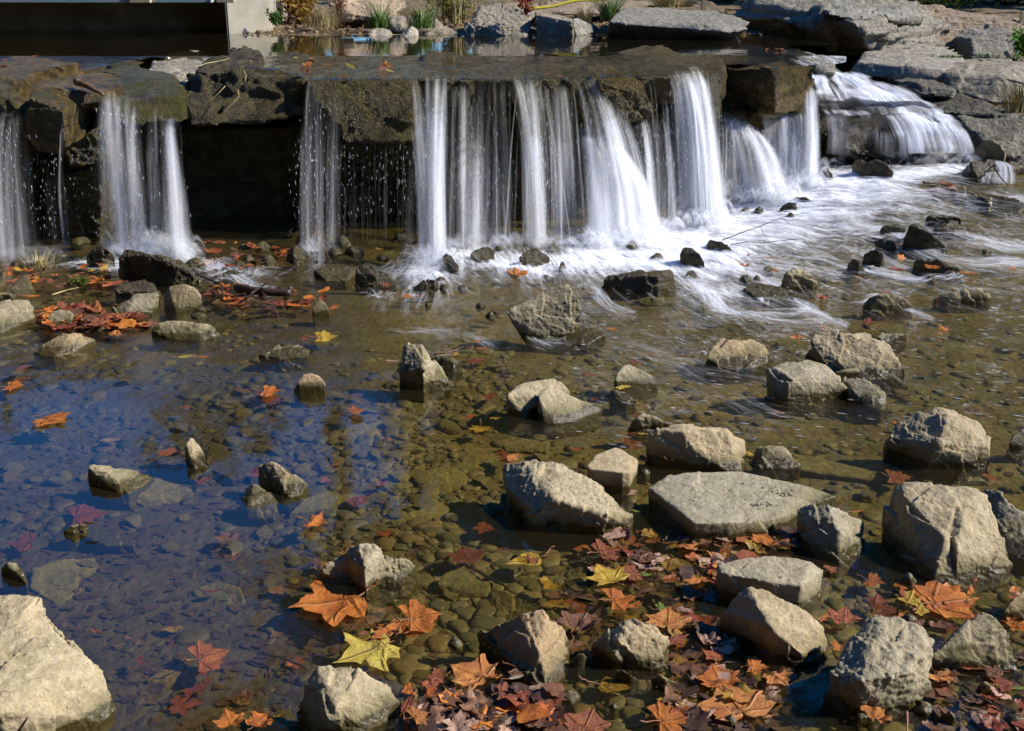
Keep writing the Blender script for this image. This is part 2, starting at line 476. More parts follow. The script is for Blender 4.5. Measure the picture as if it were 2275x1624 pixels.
# --- foreground and midstream boulders, row by row
R('D0', 'large pale limestone boulder cut off by the lower left corner of the photo',
  [(0,480,17),(100,478,17),(310,520,16),(370,610,15),(440,690,14),(580,850,12),(720,930,10),(830,1070,8),(900,1240,5),(1000,1440),(860,1540),(700,1600),(450,1650),(200,1760),(-500,1900),(-500,470,17),(-600,1200,14),(450,1250,9),(0,1450,12)], res=110, disp=0.8, facet=1.2, lite=0.56)
R('D0', 'small tan rock peeking out of the blue pool above the largest corner boulder',
  [(5,235,2),(70,180,4),(140,180,3.5),(200,260,2),(225,320),(230,370),(120,320),(0,265)], res=40)
R('C0', 'pale wedge shaped rock alone in the blue reflecting water at left',
  [(750,900,5),(770,865,5.5),(950,885,4.5),(1100,920,3),(1250,960,1),(1330,975),(1270,1010),(1100,1120),(1050,1110),(940,945,4.5),(745,1000),(870,1060),(1000,1110)], res=70, lite=0.6)
R('C0', 'narrow upright pale rock with a submerged tail, right of a red floating leaf',
  [[(1590,700,6),(1630,652,7),(1700,690,5.5),(1730,760,4),(1795,860,1),(1800,875),(1740,900),(1650,905),(1590,800),(1580,740)],[(1780,720,-1.5),(1900,740,-1.5),(2000,800,-1.5),(2150,900,-2.5),(2130,960,-3),(1980,1000,-3),(1750,880,-1)]], res=80, lite=0.6)
R('C0', 'low pale sliver of rock barely breaking the blue water at left',
  [[(550,1430,1.5),(620,1385,3),(700,1375,2.5),(740,1370,2),(650,1440),(540,1450),(700,1400),(620,1460)],[(740,1375,-.5),(900,1400,-.8),(1050,1450,-1.2),(1150,1510,-2),(1140,1560,-2.5),(900,1560,-2),(650,1450,-.6)]], res=80, lite=0.6)
R('C1', 'egg shaped grey rock leaning above a yellowish half sunk rock',
  [(50,880,5),(80,860,6),(165,848,7),(290,900,6),(400,980,4),(465,1045,2),(480,1090),(400,1130),(300,1150),(210,1110),(100,1050),(40,970)], res=60, moss=0.3, lite=0.42)
R('C1', 'yellowish half sunk rock just below the egg shaped grey one',
  [(-120,1180,-.5),(-90,1130),(-40,1070,2),(10,1040,3.5),(70,1060,3),(140,1110,1.5),(210,1180),(100,1200),(-60,1230),(-40,1330,-3),(180,1330,-3)], res=60, wet=0.5, moss=0.45, lite=0.5)
R('C1', 'smooth whitish cone shaped stone beside an orange leaf',
  [(340,240),(380,170,4),(430,95,6.5),(480,85,7),(560,110,6),(610,160,4.5),(618,210,1),(560,240),(470,262),(390,262)], res=50, facet=0.3, disp=0.6, lite=0.55)
R('B1', 'peaked rock with a mossy green right side in the middle of the stream',
  [[(1310,1400,14),(1380,1385,15),(1440,1395,15),(1480,1450,12),(1250,1540,9),(1240,1640,5),(1240,1730),(1330,1745),(1500,1750),(1450,1600,9),(1560,1560,8)],[(1450,1500,9),(1560,1510,9),(1590,1600,6),(1640,1700,1.5),(1680,1735),(1500,1750),(1420,1650,6)]], res=60, moss=0.52, lite=0.5)
R('B1', 'low mossy round rock tucked behind the peaked rock',
  [(1520,1500,3),(1580,1480,4),(1700,1500,4),(1770,1540,2),(1785,1575),(1700,1600),(1580,1590)], res=44, moss=0.7, lite=0.4, wet=0.4)
R('C2', 'left and rear rock of a touching pale pair near the centre',
  [(5,280,8),(40,230,9),(110,180,9),(200,155,9),(380,140,9),(460,165,8),(490,210,6),(540,260,3),(300,300,6),(110,310,6),(5,400),(90,450),(150,470),(250,400)], res=64, facet=0.7, lite=0.5)
R('C2', 'front right rock of the touching pale pair, with a long low tail',
  [[(270,290,8),(300,235,9),(370,212,9.5),(430,220,9),(500,260,7),(600,310,5),(560,500),(420,525),(320,520),(290,440),(275,350,5)],[(500,262,6.5),(600,310,5),(700,345,3),(790,370,1),(820,405),(700,450),(560,500),(450,480)]], res=64, facet=0.5, disp=0.8, lite=0.52, moss=0.25)
R('C2', 'tan humped rock with a yellow leaf caught at its foot',
  [(925,150,3),(950,80,5.5),(990,25,7),(1040,8,7.5),(1090,30,6.5),(1150,75,4.5),(1220,90,3.5),(1280,135,1.5),(1290,165),(1200,185),(1070,195),(960,180),(925,170)], res=50, facet=0.4, wet=0.35, moss=0.3, lite=0.48)
R('C2', 'small grey stone just below the tan humped rock',
  [(880,240,1.5),(920,230,2.5),(1000,255,2),(1080,290,1),(1110,325),(1020,335),(930,325),(880,290)], res=36, lite=0.45)
R('C2', 'triangular grey rock behind the big two toned boulder',
  [(1070,530,3),(1120,450,6.5),(1180,425,7),(1240,445,6),(1330,490,4),(1400,530,2),(1420,560),(1250,580),(1100,575),(1040,570)], res=56, lite=0.42, moss=0.25)
R('C2', 'big two toned boulder with a shaded left face behind the flat slab',
  [(1200,620,9),(1290,570,11),(1420,535,12),(1490,560,12),(1660,565,12),(1830,562,11),(1880,610,10),(2020,665,6),(2035,760,3),(2010,850,1),(2000,930),(1900,940),(1700,925),(1590,915),(1450,900),(1300,860),(1200,740),(1590,740,7),(1500,600,11.5)], res=90, facet=1.1, lite=0.54)
R('C2', 'small smooth cube shaped pale block between two larger boulders',
  [(690,880,7),(760,780,7.5),(930,717,7.5),(980,735,7.5),(1120,830,7),(1060,930,7.5),(990,940,7.5),(700,905,7),(690,960),(860,1090),(1000,1085),(1060,1055),(1110,930,1)], res=60, facet=0.25, disp=0.5, smooth=5, lite=0.6, moss=0.15)
R('C2', 'long pinkish grey boulder with a pitted top sloping down to the right',
  [[(-15,890,8),(0,870,9),(130,835,11),(340,820,12),(430,830,12),(540,890,11),(680,940,10),(760,1020,9),(900,1150,7),(1030,1230,5),(1080,1330,2),(1085,1380),(1060,1415),(600,1430),(250,1400),(60,1250),(0,1080,6),(220,1270,6),(600,1240,8),(850,1300,6),(400,1160,10.5)]], res=110, pits=0.35, lite=0.55)
R('C2', 'broad flat pale slab with grit lying in a hollow of its top',
  [(1200,1070,5),(1400,950,6),(1700,935,6.3),(2000,930,6),(2275,990,5.5),(2559,1050,4.5),(2809,1140,1.5),(2619,1210,3),(2469,1270,4),(2275,1340,5),(1900,1365,6),(1600,1370,6),(1480,1230,6),(1250,1080,5.5),(1230,1130),(1450,1330),(1590,1460),(1900,1450),(2275,1430),(2339,1390),(2639,1220),(2819,1150)], res=120, disp=0.45, facet=0.8, lite=0.56)
R('C3', 'rough pinkish boulder against the right end of the flat slab',
  [(335,1250,8),(480,1215,10),(600,1205,11),(680,1230,10),(780,1290,8),(905,1360,5),(900,1450,3),(900,1610),(340,1400,4),(400,1550),(520,1680),(700,1715),(690,1430,8)], res=90, pits=0.5, facet=1.3, lite=0.5)
R('C3', 'angular peaked boulder with a steep dark left side near the right edge',
  [(1120,640,6),(1180,540,9),(1270,495,10),(1350,470,11),(1535,378,15),(1600,390,15),(1700,420,14),(1890,510,11),(1950,590,9),(1970,720,6),(2000,880),(1880,900),(1650,905),(1420,915),(1250,830),(1110,700),(1610,520,13),(1540,690,9)], res=96, facet=1.3, lite=0.48)
R('C3', 'huge blocky boulder with a groove down its front at the right',
  [[(1110,1230,8),(1170,1080,13),(1230,1025,15),(1340,1017,16),(1620,1030,16),(1600,1500,10),(1500,1890),(1380,1800),(1250,1600),(1110,1400),(1240,1120,14.5),(1700,1150,15),(1700,1880)],[(1560,1030,16),(1850,1070,15),(1950,1120,14),(2010,1250,12),(2080,1430,8),(2150,1600,4),(2175,1660,3),(2080,1820),(1900,1830),(1700,1880),(1760,1300,13),(1700,1600,8)]], res=120, facet=0.9, lite=0.5, moss=0.15)
R('C3', 'dark rough rock leaning behind the huge blocky boulder at the right edge',
  [(1920,1100,5),(2000,1060,7),(2100,1140,7),(2275,1290,6),(2450,1420,3),(2450,1700),(2275,1690),(2120,1620),(2000,1250)], res=80, pits=0.6, lite=0.4)
R('C3', 'jagged little grey rock with water streaming off its right side',
  [(-10,760,2),(50,715,5),(150,700,5.5),(200,715,5),(260,760,3),(330,830,1),(370,890),(200,910),(0,900),(-40,820)], res=50, moss=0.45, lite=0.42, facet=1.4)
R('C3', 'square boulder with a vertical crack, left of a smaller rock it touches',
  [(95,60,9),(110,30,10),(260,0,10),(400,-20,10),(500,0,10),(600,30,9),(700,110,7.5),(750,200,4),(755,280),(560,320),(270,345),(150,340),(90,240),(300,140,9),(260,100,9.5)], res=80, lite=0.5, moss=0.3)
R('C3', 'smaller rock touching the right side of the square cracked boulder',
  [(735,125,6),(830,118,6.5),(930,150,6),(1050,200,5),(1095,270,3),(1125,380),(1050,405),(950,385),(800,330),(750,260)], res=56, lite=0.48)
R('C3', 'smooth tan pebble in front of the long ridged boulder',
  [(660,75,3),(760,50,4),(850,42,4),(880,80,2.5),(870,110),(700,110)], res=36, facet=0, disp=0.4, lite=0.6)
R('B3', 'long ridged boulder sloping to the right, rearmost of the right hand cluster',
  [(445,1350,9),(480,1320,10),(560,1290,11),(660,1265,12),(800,1290,12),(920,1285,11),(1010,1320,10),(1060,1360,9),(1130,1460,7),(1230,1540,5),(1280,1610,2),(1285,1655),(1150,1680),(900,1700),(650,1650),(450,1530)], res=90, facet=1.3, lite=0.46, pits=0.3)
R('B2', 'rounded pale rock with a crumbling left edge in the riffle',
  [(1700,1500,3),(1750,1400,5),(1830,1340,7),(1930,1335,7),(2080,1350,6.5),(2190,1400,5),(2210,1450,3),(2260,1550),(2080,1590),(1880,1605),(1730,1580),(1700,1530)], res=64, lite=0.52, moss=0.25, facet=1.2)
R('B2', 'tall brown rock balanced on a narrow base in midstream below the falls',
  [(0,1120,12),(30,1080,13.5),(160,1010,16),(300,960,18),(400,910,20),(520,885,21),(560,900,21),(610,1000,17),(645,1100,12),(645,1220,6),(610,1260,4),(130,1290,3),(60,1240,6),(0,1150,10),(340,1365),(420,1345),(220,1335)], over=True, res=84, facet=1.0, lite=0.42, moss=0.2, wet=0.15)
R('B2', 'low mossy stone under the tall balanced rock',
  [(400,1340),(450,1280,3),(600,1240,4),(760,1250,3.5),(840,1310,1.5),(830,1340),(700,1385),(500,1385)], res=50, moss=0.75, wet=0.8, lite=0.3)
R('B2', 'long black wet rock with a bright right end at the edge of the foam',
  [(820,840,5),(860,800,7),(1100,770,9),(1260,755,10),(1400,745,10),(1425,800,8),(1438,850,4),(1400,900),(1290,960),(1000,940),(850,890),(1290,800,9)], res=64, m=M_DARK, wet=0.8, lite=0.6)
R('B0', 'small mossy dome of rock left of the big wet boulder under the left fall',
  [(735,640,4),(780,590,8),(860,555,10),(940,590,9),(980,650,5),(960,720),(850,740),(760,710)], res=50, m=M_DARK, wet=0.9, moss=0.5, lite=0.5)
R('B0', 'big wet cratered boulder at the foot of the left fall',
  [(1030,640,13),(1060,570,16),(1180,590,16),(1320,640,15),(1480,700,12),(1560,680,11),(1660,790,6),(1670,870),(1450,890),(1250,870),(1100,850),(1010,790)], res=84, m=M_DARK, wet=0.9, moss=0.35, pits=1.0, lite=0.55)
R('B0', 'smooth rounded tan boulder wet with spray, in front of the big wet one',
  [(1400,960,7),(1440,890,11),(1560,872,12),(1660,900,10),(1715,970,7),(1700,1050),(1500,1125),(1400,1100)], res=60, facet=0.2, disp=0.6, smooth=6, wet=0.6, moss=0.3, lite=0.42)
R('B0', 'split faced brown rock left of the smooth rounded boulder',
  [(960,1080,4),(1110,990,8),(1160,960,9),(1350,955,8.5),(1300,1080,3),(1240,1140),(1130,1145),(1050,1200),(960,1180),(1140,1000,8)], res=56, wet=0.5, moss=0.3, lite=0.3)
R('B0', 'dark wet lump behind the split faced rock',
  [(985,930,4),(1010,870,6),(1160,865,6),(1240,840,7),(1310,870,6),(1370,950,3),(1300,965),(990,970)], res=48, m=M_DARK, wet=0.8, lite=0.5)
R('B0', 'long olive brown stone shaped like a loaf, lying alone at left',
  [(1285,1260,3),(1330,1215,5),(1440,1185,6),(1560,1200,6),(1700,1210,6),(1790,1220,5),(1890,1310,1),(1890,1325),(1700,1360),(1450,1350),(1300,1310)], res=60, wet=0.35, moss=0.55, lite=0.5, facet=0.6)
R('B0', 'low tan triangular rock in the shallows at left',
  [(290,1470),(360,1390,3),(500,1320,5.5),(620,1285,7),(700,1300,6),(810,1340,3),(820,1380),(620,1470),(460,1500),(370,1490)], res=60, wet=0.3, moss=0.3, lite=0.52)
R('B0', 'squat rounded rock among the orange leaves at left',
  [(405,1160,4),(470,1100,6.5),(560,1095,6.5),(620,1130,5),(650,1190),(590,1240),(450,1245),(410,1220)], res=44, wet=0.3, moss=0.4, lite=0.42, facet=0.5)
R('B0', 'rough brown boulder half outside the left edge',
  [(-100,1100,8),(0,1020,9),(130,1010,9),(240,1010,8.5),(290,1080,6),(280,1160,3),(180,1220),(30,1290),(-100,1320)], res=60, wet=0.4, moss=0.25, lite=0.45)
R('B0', 'dark pyramid shaped stone between leaves at the left edge',
  [(80,930,3),(130,850,6.5),(210,800,9),(260,840,6),(300,930,1),(200,970),(100,960)], res=44, m=M_DARK, wet=0.6, moss=0.4, lite=0.7)
R('B0', 'olive rounded rock cut by the left edge below the leftmost fall',
  [(-60,700,10),(0,700,10),(40,760,8),(40,850,4),(30,930),(-60,950)], res=44, m=M_DARK, wet=0.6, moss=0.5, lite=0.7)
R('B0', 'flat olive stone behind the rough brown boulder at the left edge',
  [(-50,960,5),(20,945,5),(120,970,4),(160,1000),(60,1030),(-50,1040)], res=40, wet=0.5, moss=0.6, lite=0.35)
R('B0', 'low green stone in the foam trickle right of the left fall',
  [(1900,780,1.5),(1960,755,2.5),(2040,765,2.5),(2070,800),(2000,830),(1910,820)], res=36, m=M_DARK, wet=0.9, moss=0.7, lite=0.6)
R('B1', 'nearly black round rock on the thin slab below the mossy ledge',
  [(865,780,7),(900,720,10),(980,685,12),(1050,720,10),(1060,800,6),(1050,890),(950,900),(870,880)], res=48, m=M_DARK, wet=0.6, lite=0.25)
R('B1', 'wet sloping rock joined to the right of the nearly black round one',
  [(1040,740,7),(1150,780,5),(1220,860,1),(1210,875),(1050,880)], res=40, m=M_DARK, wet=0.9, moss=0.3, lite=0.5)
R('B1', 'thin dark slab jutting left of the nearly black round rock',
  [(515,755,3),(620,730,4),(860,750,3),(860,800,1),(790,850),(620,850),(540,790)], res=50, m=M_DARK, wet=0.9, moss=0.4, lite=0.5)
R('B1', 'upright olive oval stone standing on an orange leaf',
  [(505,1070,5),(520,1000,8),(570,998,8.5),(620,1040,6),(650,1110,2),(650,1130),(540,1135),(500,1120)], res=44, facet=0, disp=0.4, smooth=6, wet=0.4, moss=0.6, lite=0.35)
R('B1', 'dark rock splashed by the strongest thin fall',
  [(1610,650,6),(1650,600,10),(1700,640,8),(1750,720,4),(1700,780),(1610,780),(1600,700)], res=44, m=M_DARK, wet=0.9, lite=0.4)
R('B1', 'rounded green black rock in white water right of the splash',
  [(1850,620,4),(1900,580,6),(2000,555,7),(2060,590,5),(2060,660),(1950,690),(1850,660)], res=44, m=M_DARK, wet=0.9, moss=0.3, lite=0.4)
R('B1', 'pair of lumps of wet dark rock where the foam trickle bends',
  [(1370,900,3),(1480,830,7),(1560,840,7),(1580,900,3),(1560,950),(1420,965),(1370,940)], res=44, m=M_DARK, wet=0.9, moss=0.4, lite=0.5)
R('B1', 'thin pitted plate of stone lying level with the water',
  [(50,1480,1),(200,1400,2.5),(400,1400,2.5),(480,1440,1),(460,1490),(250,1515),(60,1500)], res=60, wet=0.3, pits=0.8, lite=0.3)
R('B2', 'greenish rock left of a smaller black one in the central foam',
  [(110,650,4),(140,600,7),(240,567,8),(370,640,4),(370,680),(200,720),(110,690)], res=44, m=M_DARK, wet=0.9, moss=0.2, lite=0.6)
R('B2', 'shiny black egg shaped rock in the brightest foam',
  [(1480,620,6),(1510,565,9),(1580,565,9),(1650,620,7),(1690,690,3),(1660,720),(1540,700),(1480,670)], res=44, m=M_DARK, wet=1, facet=0.3, lite=0.3)
R('B2', 'brown wet rock washed over by foam beside the overhanging twig',
  [(1710,510,4),(1740,490,5.5),(1850,515,5),(1920,580,2),(1920,610),(1800,570),(1715,530)], res=44, m=M_DARK, wet=0.8, lite=0.8)
R('B3', 'thin tilted slab with water slipping over its front edge',
  [(-130,900,3),(0,860,4),(200,900,4),(450,1000,1.5),(400,1030),(200,1020),(-10,1000),(-130,960)], res=60, m=M_DARK, wet=0.9, moss=0.5, lite=0.5)
R('B3', 'wet brown block on the end of the thin tilted slab',
  [(210,860,5),(230,800,9),(300,740,12),(370,730,12),(430,765,10),(480,810,8),(515,880,3),(450,900),(330,950),(240,930),(300,800,9)], res=56, wet=0.7, moss=0.35, lite=0.4)
R('B3', 'mossy rock parting the current right of centre',
  [(910,1040,3),(960,990,6),(1050,965,8),(1150,960,8),(1250,990,6),(1320,1060,2),(1330,1085),(1100,1110),(950,1110),(900,1070)], res=56, wet=0.4, moss=0.5, lite=0.5)
R('B3', 'mossy wedge of rock with a bare twig on it near the right edge',
  [(1490,1000,1),(1600,970,3),(1700,940,5),(1900,910,7),(1960,930,6),(1995,1000,1),(1990,1020),(1800,1040),(1620,1045),(1500,1020)], res=60, wet=0.3, moss=0.5, lite=0.5)
R('B3', 'low grey slab behind the long ridged boulder, a red leaf beside it',
  [(1020,1320,3),(1060,1290,4),(1270,1300,3),(1275,1345),(1100,1385),(1040,1360)], res=44, moss=0.5, wet=0.4, lite=0.4)
R('B3', 'tall dark mossy rock right of a rounder green one in the rapids',
  [(1260,450,8),(1300,370,14),(1340,358,14),(1420,385,13),(1480,440,11),(1530,480,8),(1610,560,3),(1620,595),(1450,590),(1290,540),(1260,500)], res=60, m=M_DARK, wet=0.9, moss=0.5, lite=0.6)
R('B3', 'rounder green rock touching the tall mossy one in the rapids',
  [(1050,410,5),(1090,370,8),(1200,360,8),(1270,400,6),(1260,470),(1150,480),(1070,430)], res=44, m=M_DARK, wet=0.9, moss=0.7, facet=0.3, lite=0.5)
R('B3', 'small jagged rock under the rounder green one',
  [(1005,510,3),(1060,485,5),(1180,520,4),(1180,550),(1080,585),(1030,560)], res=40, m=M_DARK, wet=0.9, lite=0.4)
R('B3', 'black pointed rock in the rapids with foam sweeping round it',
  [(905,620,5),(940,605,6),(1010,577,9),(1070,620,7),(1085,680,2),(1080,705),(990,690),(910,660)], res=44, m=M_DARK, wet=0.9, lite=0.4)
R('B3', 'slim dark rock with a brown leaf plastered on its left side',
  [(770,700,3),(820,655,7),(870,690,6),(920,750,1),(880,765),(800,740)], res=40, m=M_DARK, wet=0.9, lite=0.4)
R('B3', 'black slab behind a bright orange leaf at the right',
  [(1330,680,5),(1380,660,7),(1560,665,7),(1620,700,5),(1740,735,2),(1700,760),(1610,775),(1350,735)], res=50, m=M_DARK, wet=0.6, lite=0.3)
R('B3', 'wet two stepped rock with foam on both sides at the right',
  [[(1435,340,5),(1450,300,8),(1600,280,9),(1740,310,8),(1750,350,5),(1560,370),(1440,370)],[(1520,400,5),(1600,350,7),(1740,350,7),(1870,450,1),(1860,470),(1650,465),(1520,420)]], res=64, m=M_DARK, wet=0.9, moss=0.4, lite=0.6)
R('B3', 'broad brown slab with leaves heaped on its left end at the right edge',
  [[(1640,60,4),(1760,50,7),(1900,80,9),(2000,110,10),(1990,190,8),(1780,130,7),(1970,310),(1800,230),(1640,110)],[(1980,110,10),(2150,140,10),(2275,200,8),(2400,260,4),(2400,330),(2130,330),(1970,320)]], res=80, wet=0.6, moss=0.35, lite=0.3)
R('B3', 'dark rock half buried in foam below the right hand fall',
  [(190,230,2),(260,175,5),(340,180,5),(330,230),(240,265),(190,245)], res=36, m=M_DARK, wet=0.9, lite=0.5)
R('B3', 'flat grey rock behind the half buried dark one in the foam',
  [(295,150,2),(350,125,4),(430,140,4),(495,175,2),(495,200),(400,190)], res=36, m=M_DARK, wet=0.9, lite=0.6)
R('A3', 'smooth dark rock below the left end of the stepped cascade',
  [(505,1300,5),(560,1275,8),(660,1290,7),(700,1350,3),(705,1385),(600,1365),(510,1350)], res=40, m=M_DARK, wet=0.9, lite=0.4)
R('A3', 'left of two brown rocks touching below the stepped cascade',
  [(805,1420,4),(840,1370,9),(890,1357,10),(940,1390,8),(970,1440,5),(960,1500),(900,1520),(830,1480)], res=44, m=M_DARK, wet=0.8, lite=0.9)
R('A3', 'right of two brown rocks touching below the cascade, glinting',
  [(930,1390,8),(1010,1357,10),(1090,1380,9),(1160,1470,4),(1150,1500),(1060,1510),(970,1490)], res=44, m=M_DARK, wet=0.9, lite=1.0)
R('A3', 'pointed brown rock in foam left of the two touching ones',
  [(510,1470,5),(540,1430,8),(590,1418,9),(640,1480,5),(660,1550),(600,1560),(510,1530)], res=40, m=M_DARK, wet=0.8, lite=0.9)
R('A3', 'grey rock dimly seen through spray of the fall beside the cascade',
  [(240,1530,4),(290,1470,8),(340,1470,8),(380,1530,4),(385,1580),(240,1575)], res=36, m=M_DARK, wet=0.9, lite=0.9)
R('A3', 'grey boulder with a glinting right face at the cascade foot',
  [(1840,1330),(1870,1260,9),(1930,1200,14),(2000,1188,15),(2080,1230,13),(2120,1300,8),(2110,1360),(1960,1340),(1990,1230,12)], res=56, wet=0.6, lite=0.3)
R('A3', 'rounded dark rock wrapped by a thin sheet of water at the right edge',
  [(1750,1450),(1820,1385,9),(2000,1370,10),(2040,1400,8),(2100,1520),(1880,1530)], res=50, m=M_DARK, wet=0.9, lite=0.5)
R('D1', 'crumbly porous rock with a knobbly peak above the red and yellow leaves',
  [[(480,330,2),(620,200,6),(760,110,8),(1130,110,8),(1250,140,6),(1340,160,5),(1400,210,2.5),(1380,300),(1270,370),(1000,390),(700,400),(560,400),(500,370)],[(760,110,8),(880,60,10.5),(900,10,12),(960,0,12),(1030,10,12),(1060,60,11),(1130,110,8),(950,250,8)]], res=100, pits=1.3, lite=0.55, facet=0.6)
R('D1', 'faceted pale rock at the bottom edge beside the big leaf drift',
  [(370,1370,3),(450,1200,7),(510,1130,8.5),(560,1078,9.5),(740,1080,9.5),(880,1105,9),(960,1140,8),(1100,1270,5),(1210,1285,4),(1250,1350,2),(1245,1420),(1100,1560),(960,1640),(500,1660),(440,1560),(380,1450),(700,1430,7)], res=96, facet=1.3, lite=0.5, moss=0.15)
R('D2', 'ridge backed rock with a black left flank above the bottom leaf drift',
  [[(-250,760,4),(0,690,8),(100,630,10),(250,600,11),(340,605,11),(430,680,8),(500,780,5),(555,900),(540,1050),(400,1230),(350,1360),(250,1200),(100,1090),(-100,1000),(-230,850),(270,900,7)]], res=100, pits=0.5, facet=1.2, lite=0.45)
R('D2', 'rough whitish rock with a deep notch in its front, lower centre right',
  [[(740,890,3),(850,780,6.5),(980,690,9),(1050,648,10),(1200,665,10),(1280,700,9),(1370,800,5),(1350,950,2),(1400,1080),(1250,1110),(1050,1080),(850,1000),(730,920),(940,860,7.5)]], res=90, pits=0.9, facet=1.2, lite=0.5, moss=0.3)
R('D2', 'flat topped pale slab with a dark undercut front, rear of two at lower right',
  [(1800,200,8),(1830,180,8.5),(2000,150,9),(2275,125,9),(2489,150,9),(2589,170,9),(2699,250,7),(2689,420,2),(2619,540),(2489,550),(2189,420),(1850,360),(2100,400),(1820,270,8),(2269,360,8),(2509,380,8)], res=90, disp=0.6, lite=0.54)
R('D2', 'pebbly textured boulder sloping right with its left side in deep shade',
  [(1850,600,6),(1900,520,8),(1990,440,11),(2080,395,12.5),(2180,400,12),(2289,480,11),(2479,570,9),(2589,650,8),(2699,760,5.5),(2744,880,3),(2739,1010),(2589,1060),(2275,1000),(2000,850),(1850,700),(2150,560,11),(2275,760,9),(2519,970,3.5)], res=96, pits=0.3, lite=0.52, facet=0.8)
R('D3', 'tall heavily pitted boulder with a hollow in its front at the bottom right',
  [[(800,830,9),(900,740,11),(990,610,13),(1080,615,13.5),(1230,680,13),(1400,740,12.5),(1290,1110,11),(1090,1130,11),(900,1200,10),(850,1530),(760,1500),(610,1400),(590,1250,4),(620,1130,7),(700,1020,8),(980,1400,3)],[(1230,680,13),(1400,740,12.5),(1500,830,11.5),(1510,880,11),(1490,1250,3),(1340,1440),(1180,1430),(1290,1110,11),(1100,1100,11),(1100,1400)]], res=120, pits=0.9, facet=1.0, lite=0.5)
R('D3', 'moss tinted rounded rock right of the tall pitted boulder',
  [(1480,980,4),(1600,860,5),(1740,730,8),(1880,610,11),(1930,600,11.5),(2020,640,11),(2120,740,9),(2190,860,6),(2270,1110),(2100,1110),(1900,1080),(1700,1100),(1490,1080)], res=90, moss=0.55, facet=0.8, lite=0.42, pits=0.2)
R('D3', 'grey rock cut by the right edge with a curled leaf against it',
  [(2100,600,3),(2200,470,6),(2260,430,7),(2400,430,6),(2400,650),(2200,640),(2110,620)], res=50, lite=0.4)
R('D3', 'small pale pebble beside a brown leaf at lower right',
  [(1880,1230,2.5),(1940,1190,4),(1990,1220,3),(2000,1270),(1950,1290),(1890,1260)], res=36, facet=0.4, lite=0.5)
R('D3', 'olive egg shaped stone at the bottom edge, lower right',
  [(1560,1480,2),(1640,1435,4),(1690,1490,3),(1715,1560),(1640,1590),(1570,1530)], res=36, facet=0, wet=0.5, moss=0.5, lite=0.4)
R('D2', 'tiny mossy rock just under the notched whitish rock',
  [(920,1120,2),(970,1090,3.5),(1050,1130,3),(1140,1200),(1060,1210),(960,1170)], res=36, moss=0.8, wet=0.5, lite=0.3)
R('D2', 'small wet grey stone right of the tiny mossy rock',
  [(1230,1180,2),(1300,1135,4),(1360,1180,3),(1480,1210),(1300,1230)], res=36, wet=0.5, lite=0.4)
R('D2', 'dark brown round stone between the ridge backed and the notched rock',
  [(560,1010,2),(600,960,4),(660,960,4),(710,1010),(640,1045)], res=36, m=M_DARK, wet=0.4, facet=0.2, lite=0.9)
R('C3', 'wet black rock cut by the right edge above the leaning dark one',
  [(2140,690,2),(2200,600,5),(2275,560,6),(2400,560,5),(2400,720),(2200,720)], res=44, m=M_DARK, wet=0.9, lite=0.5)
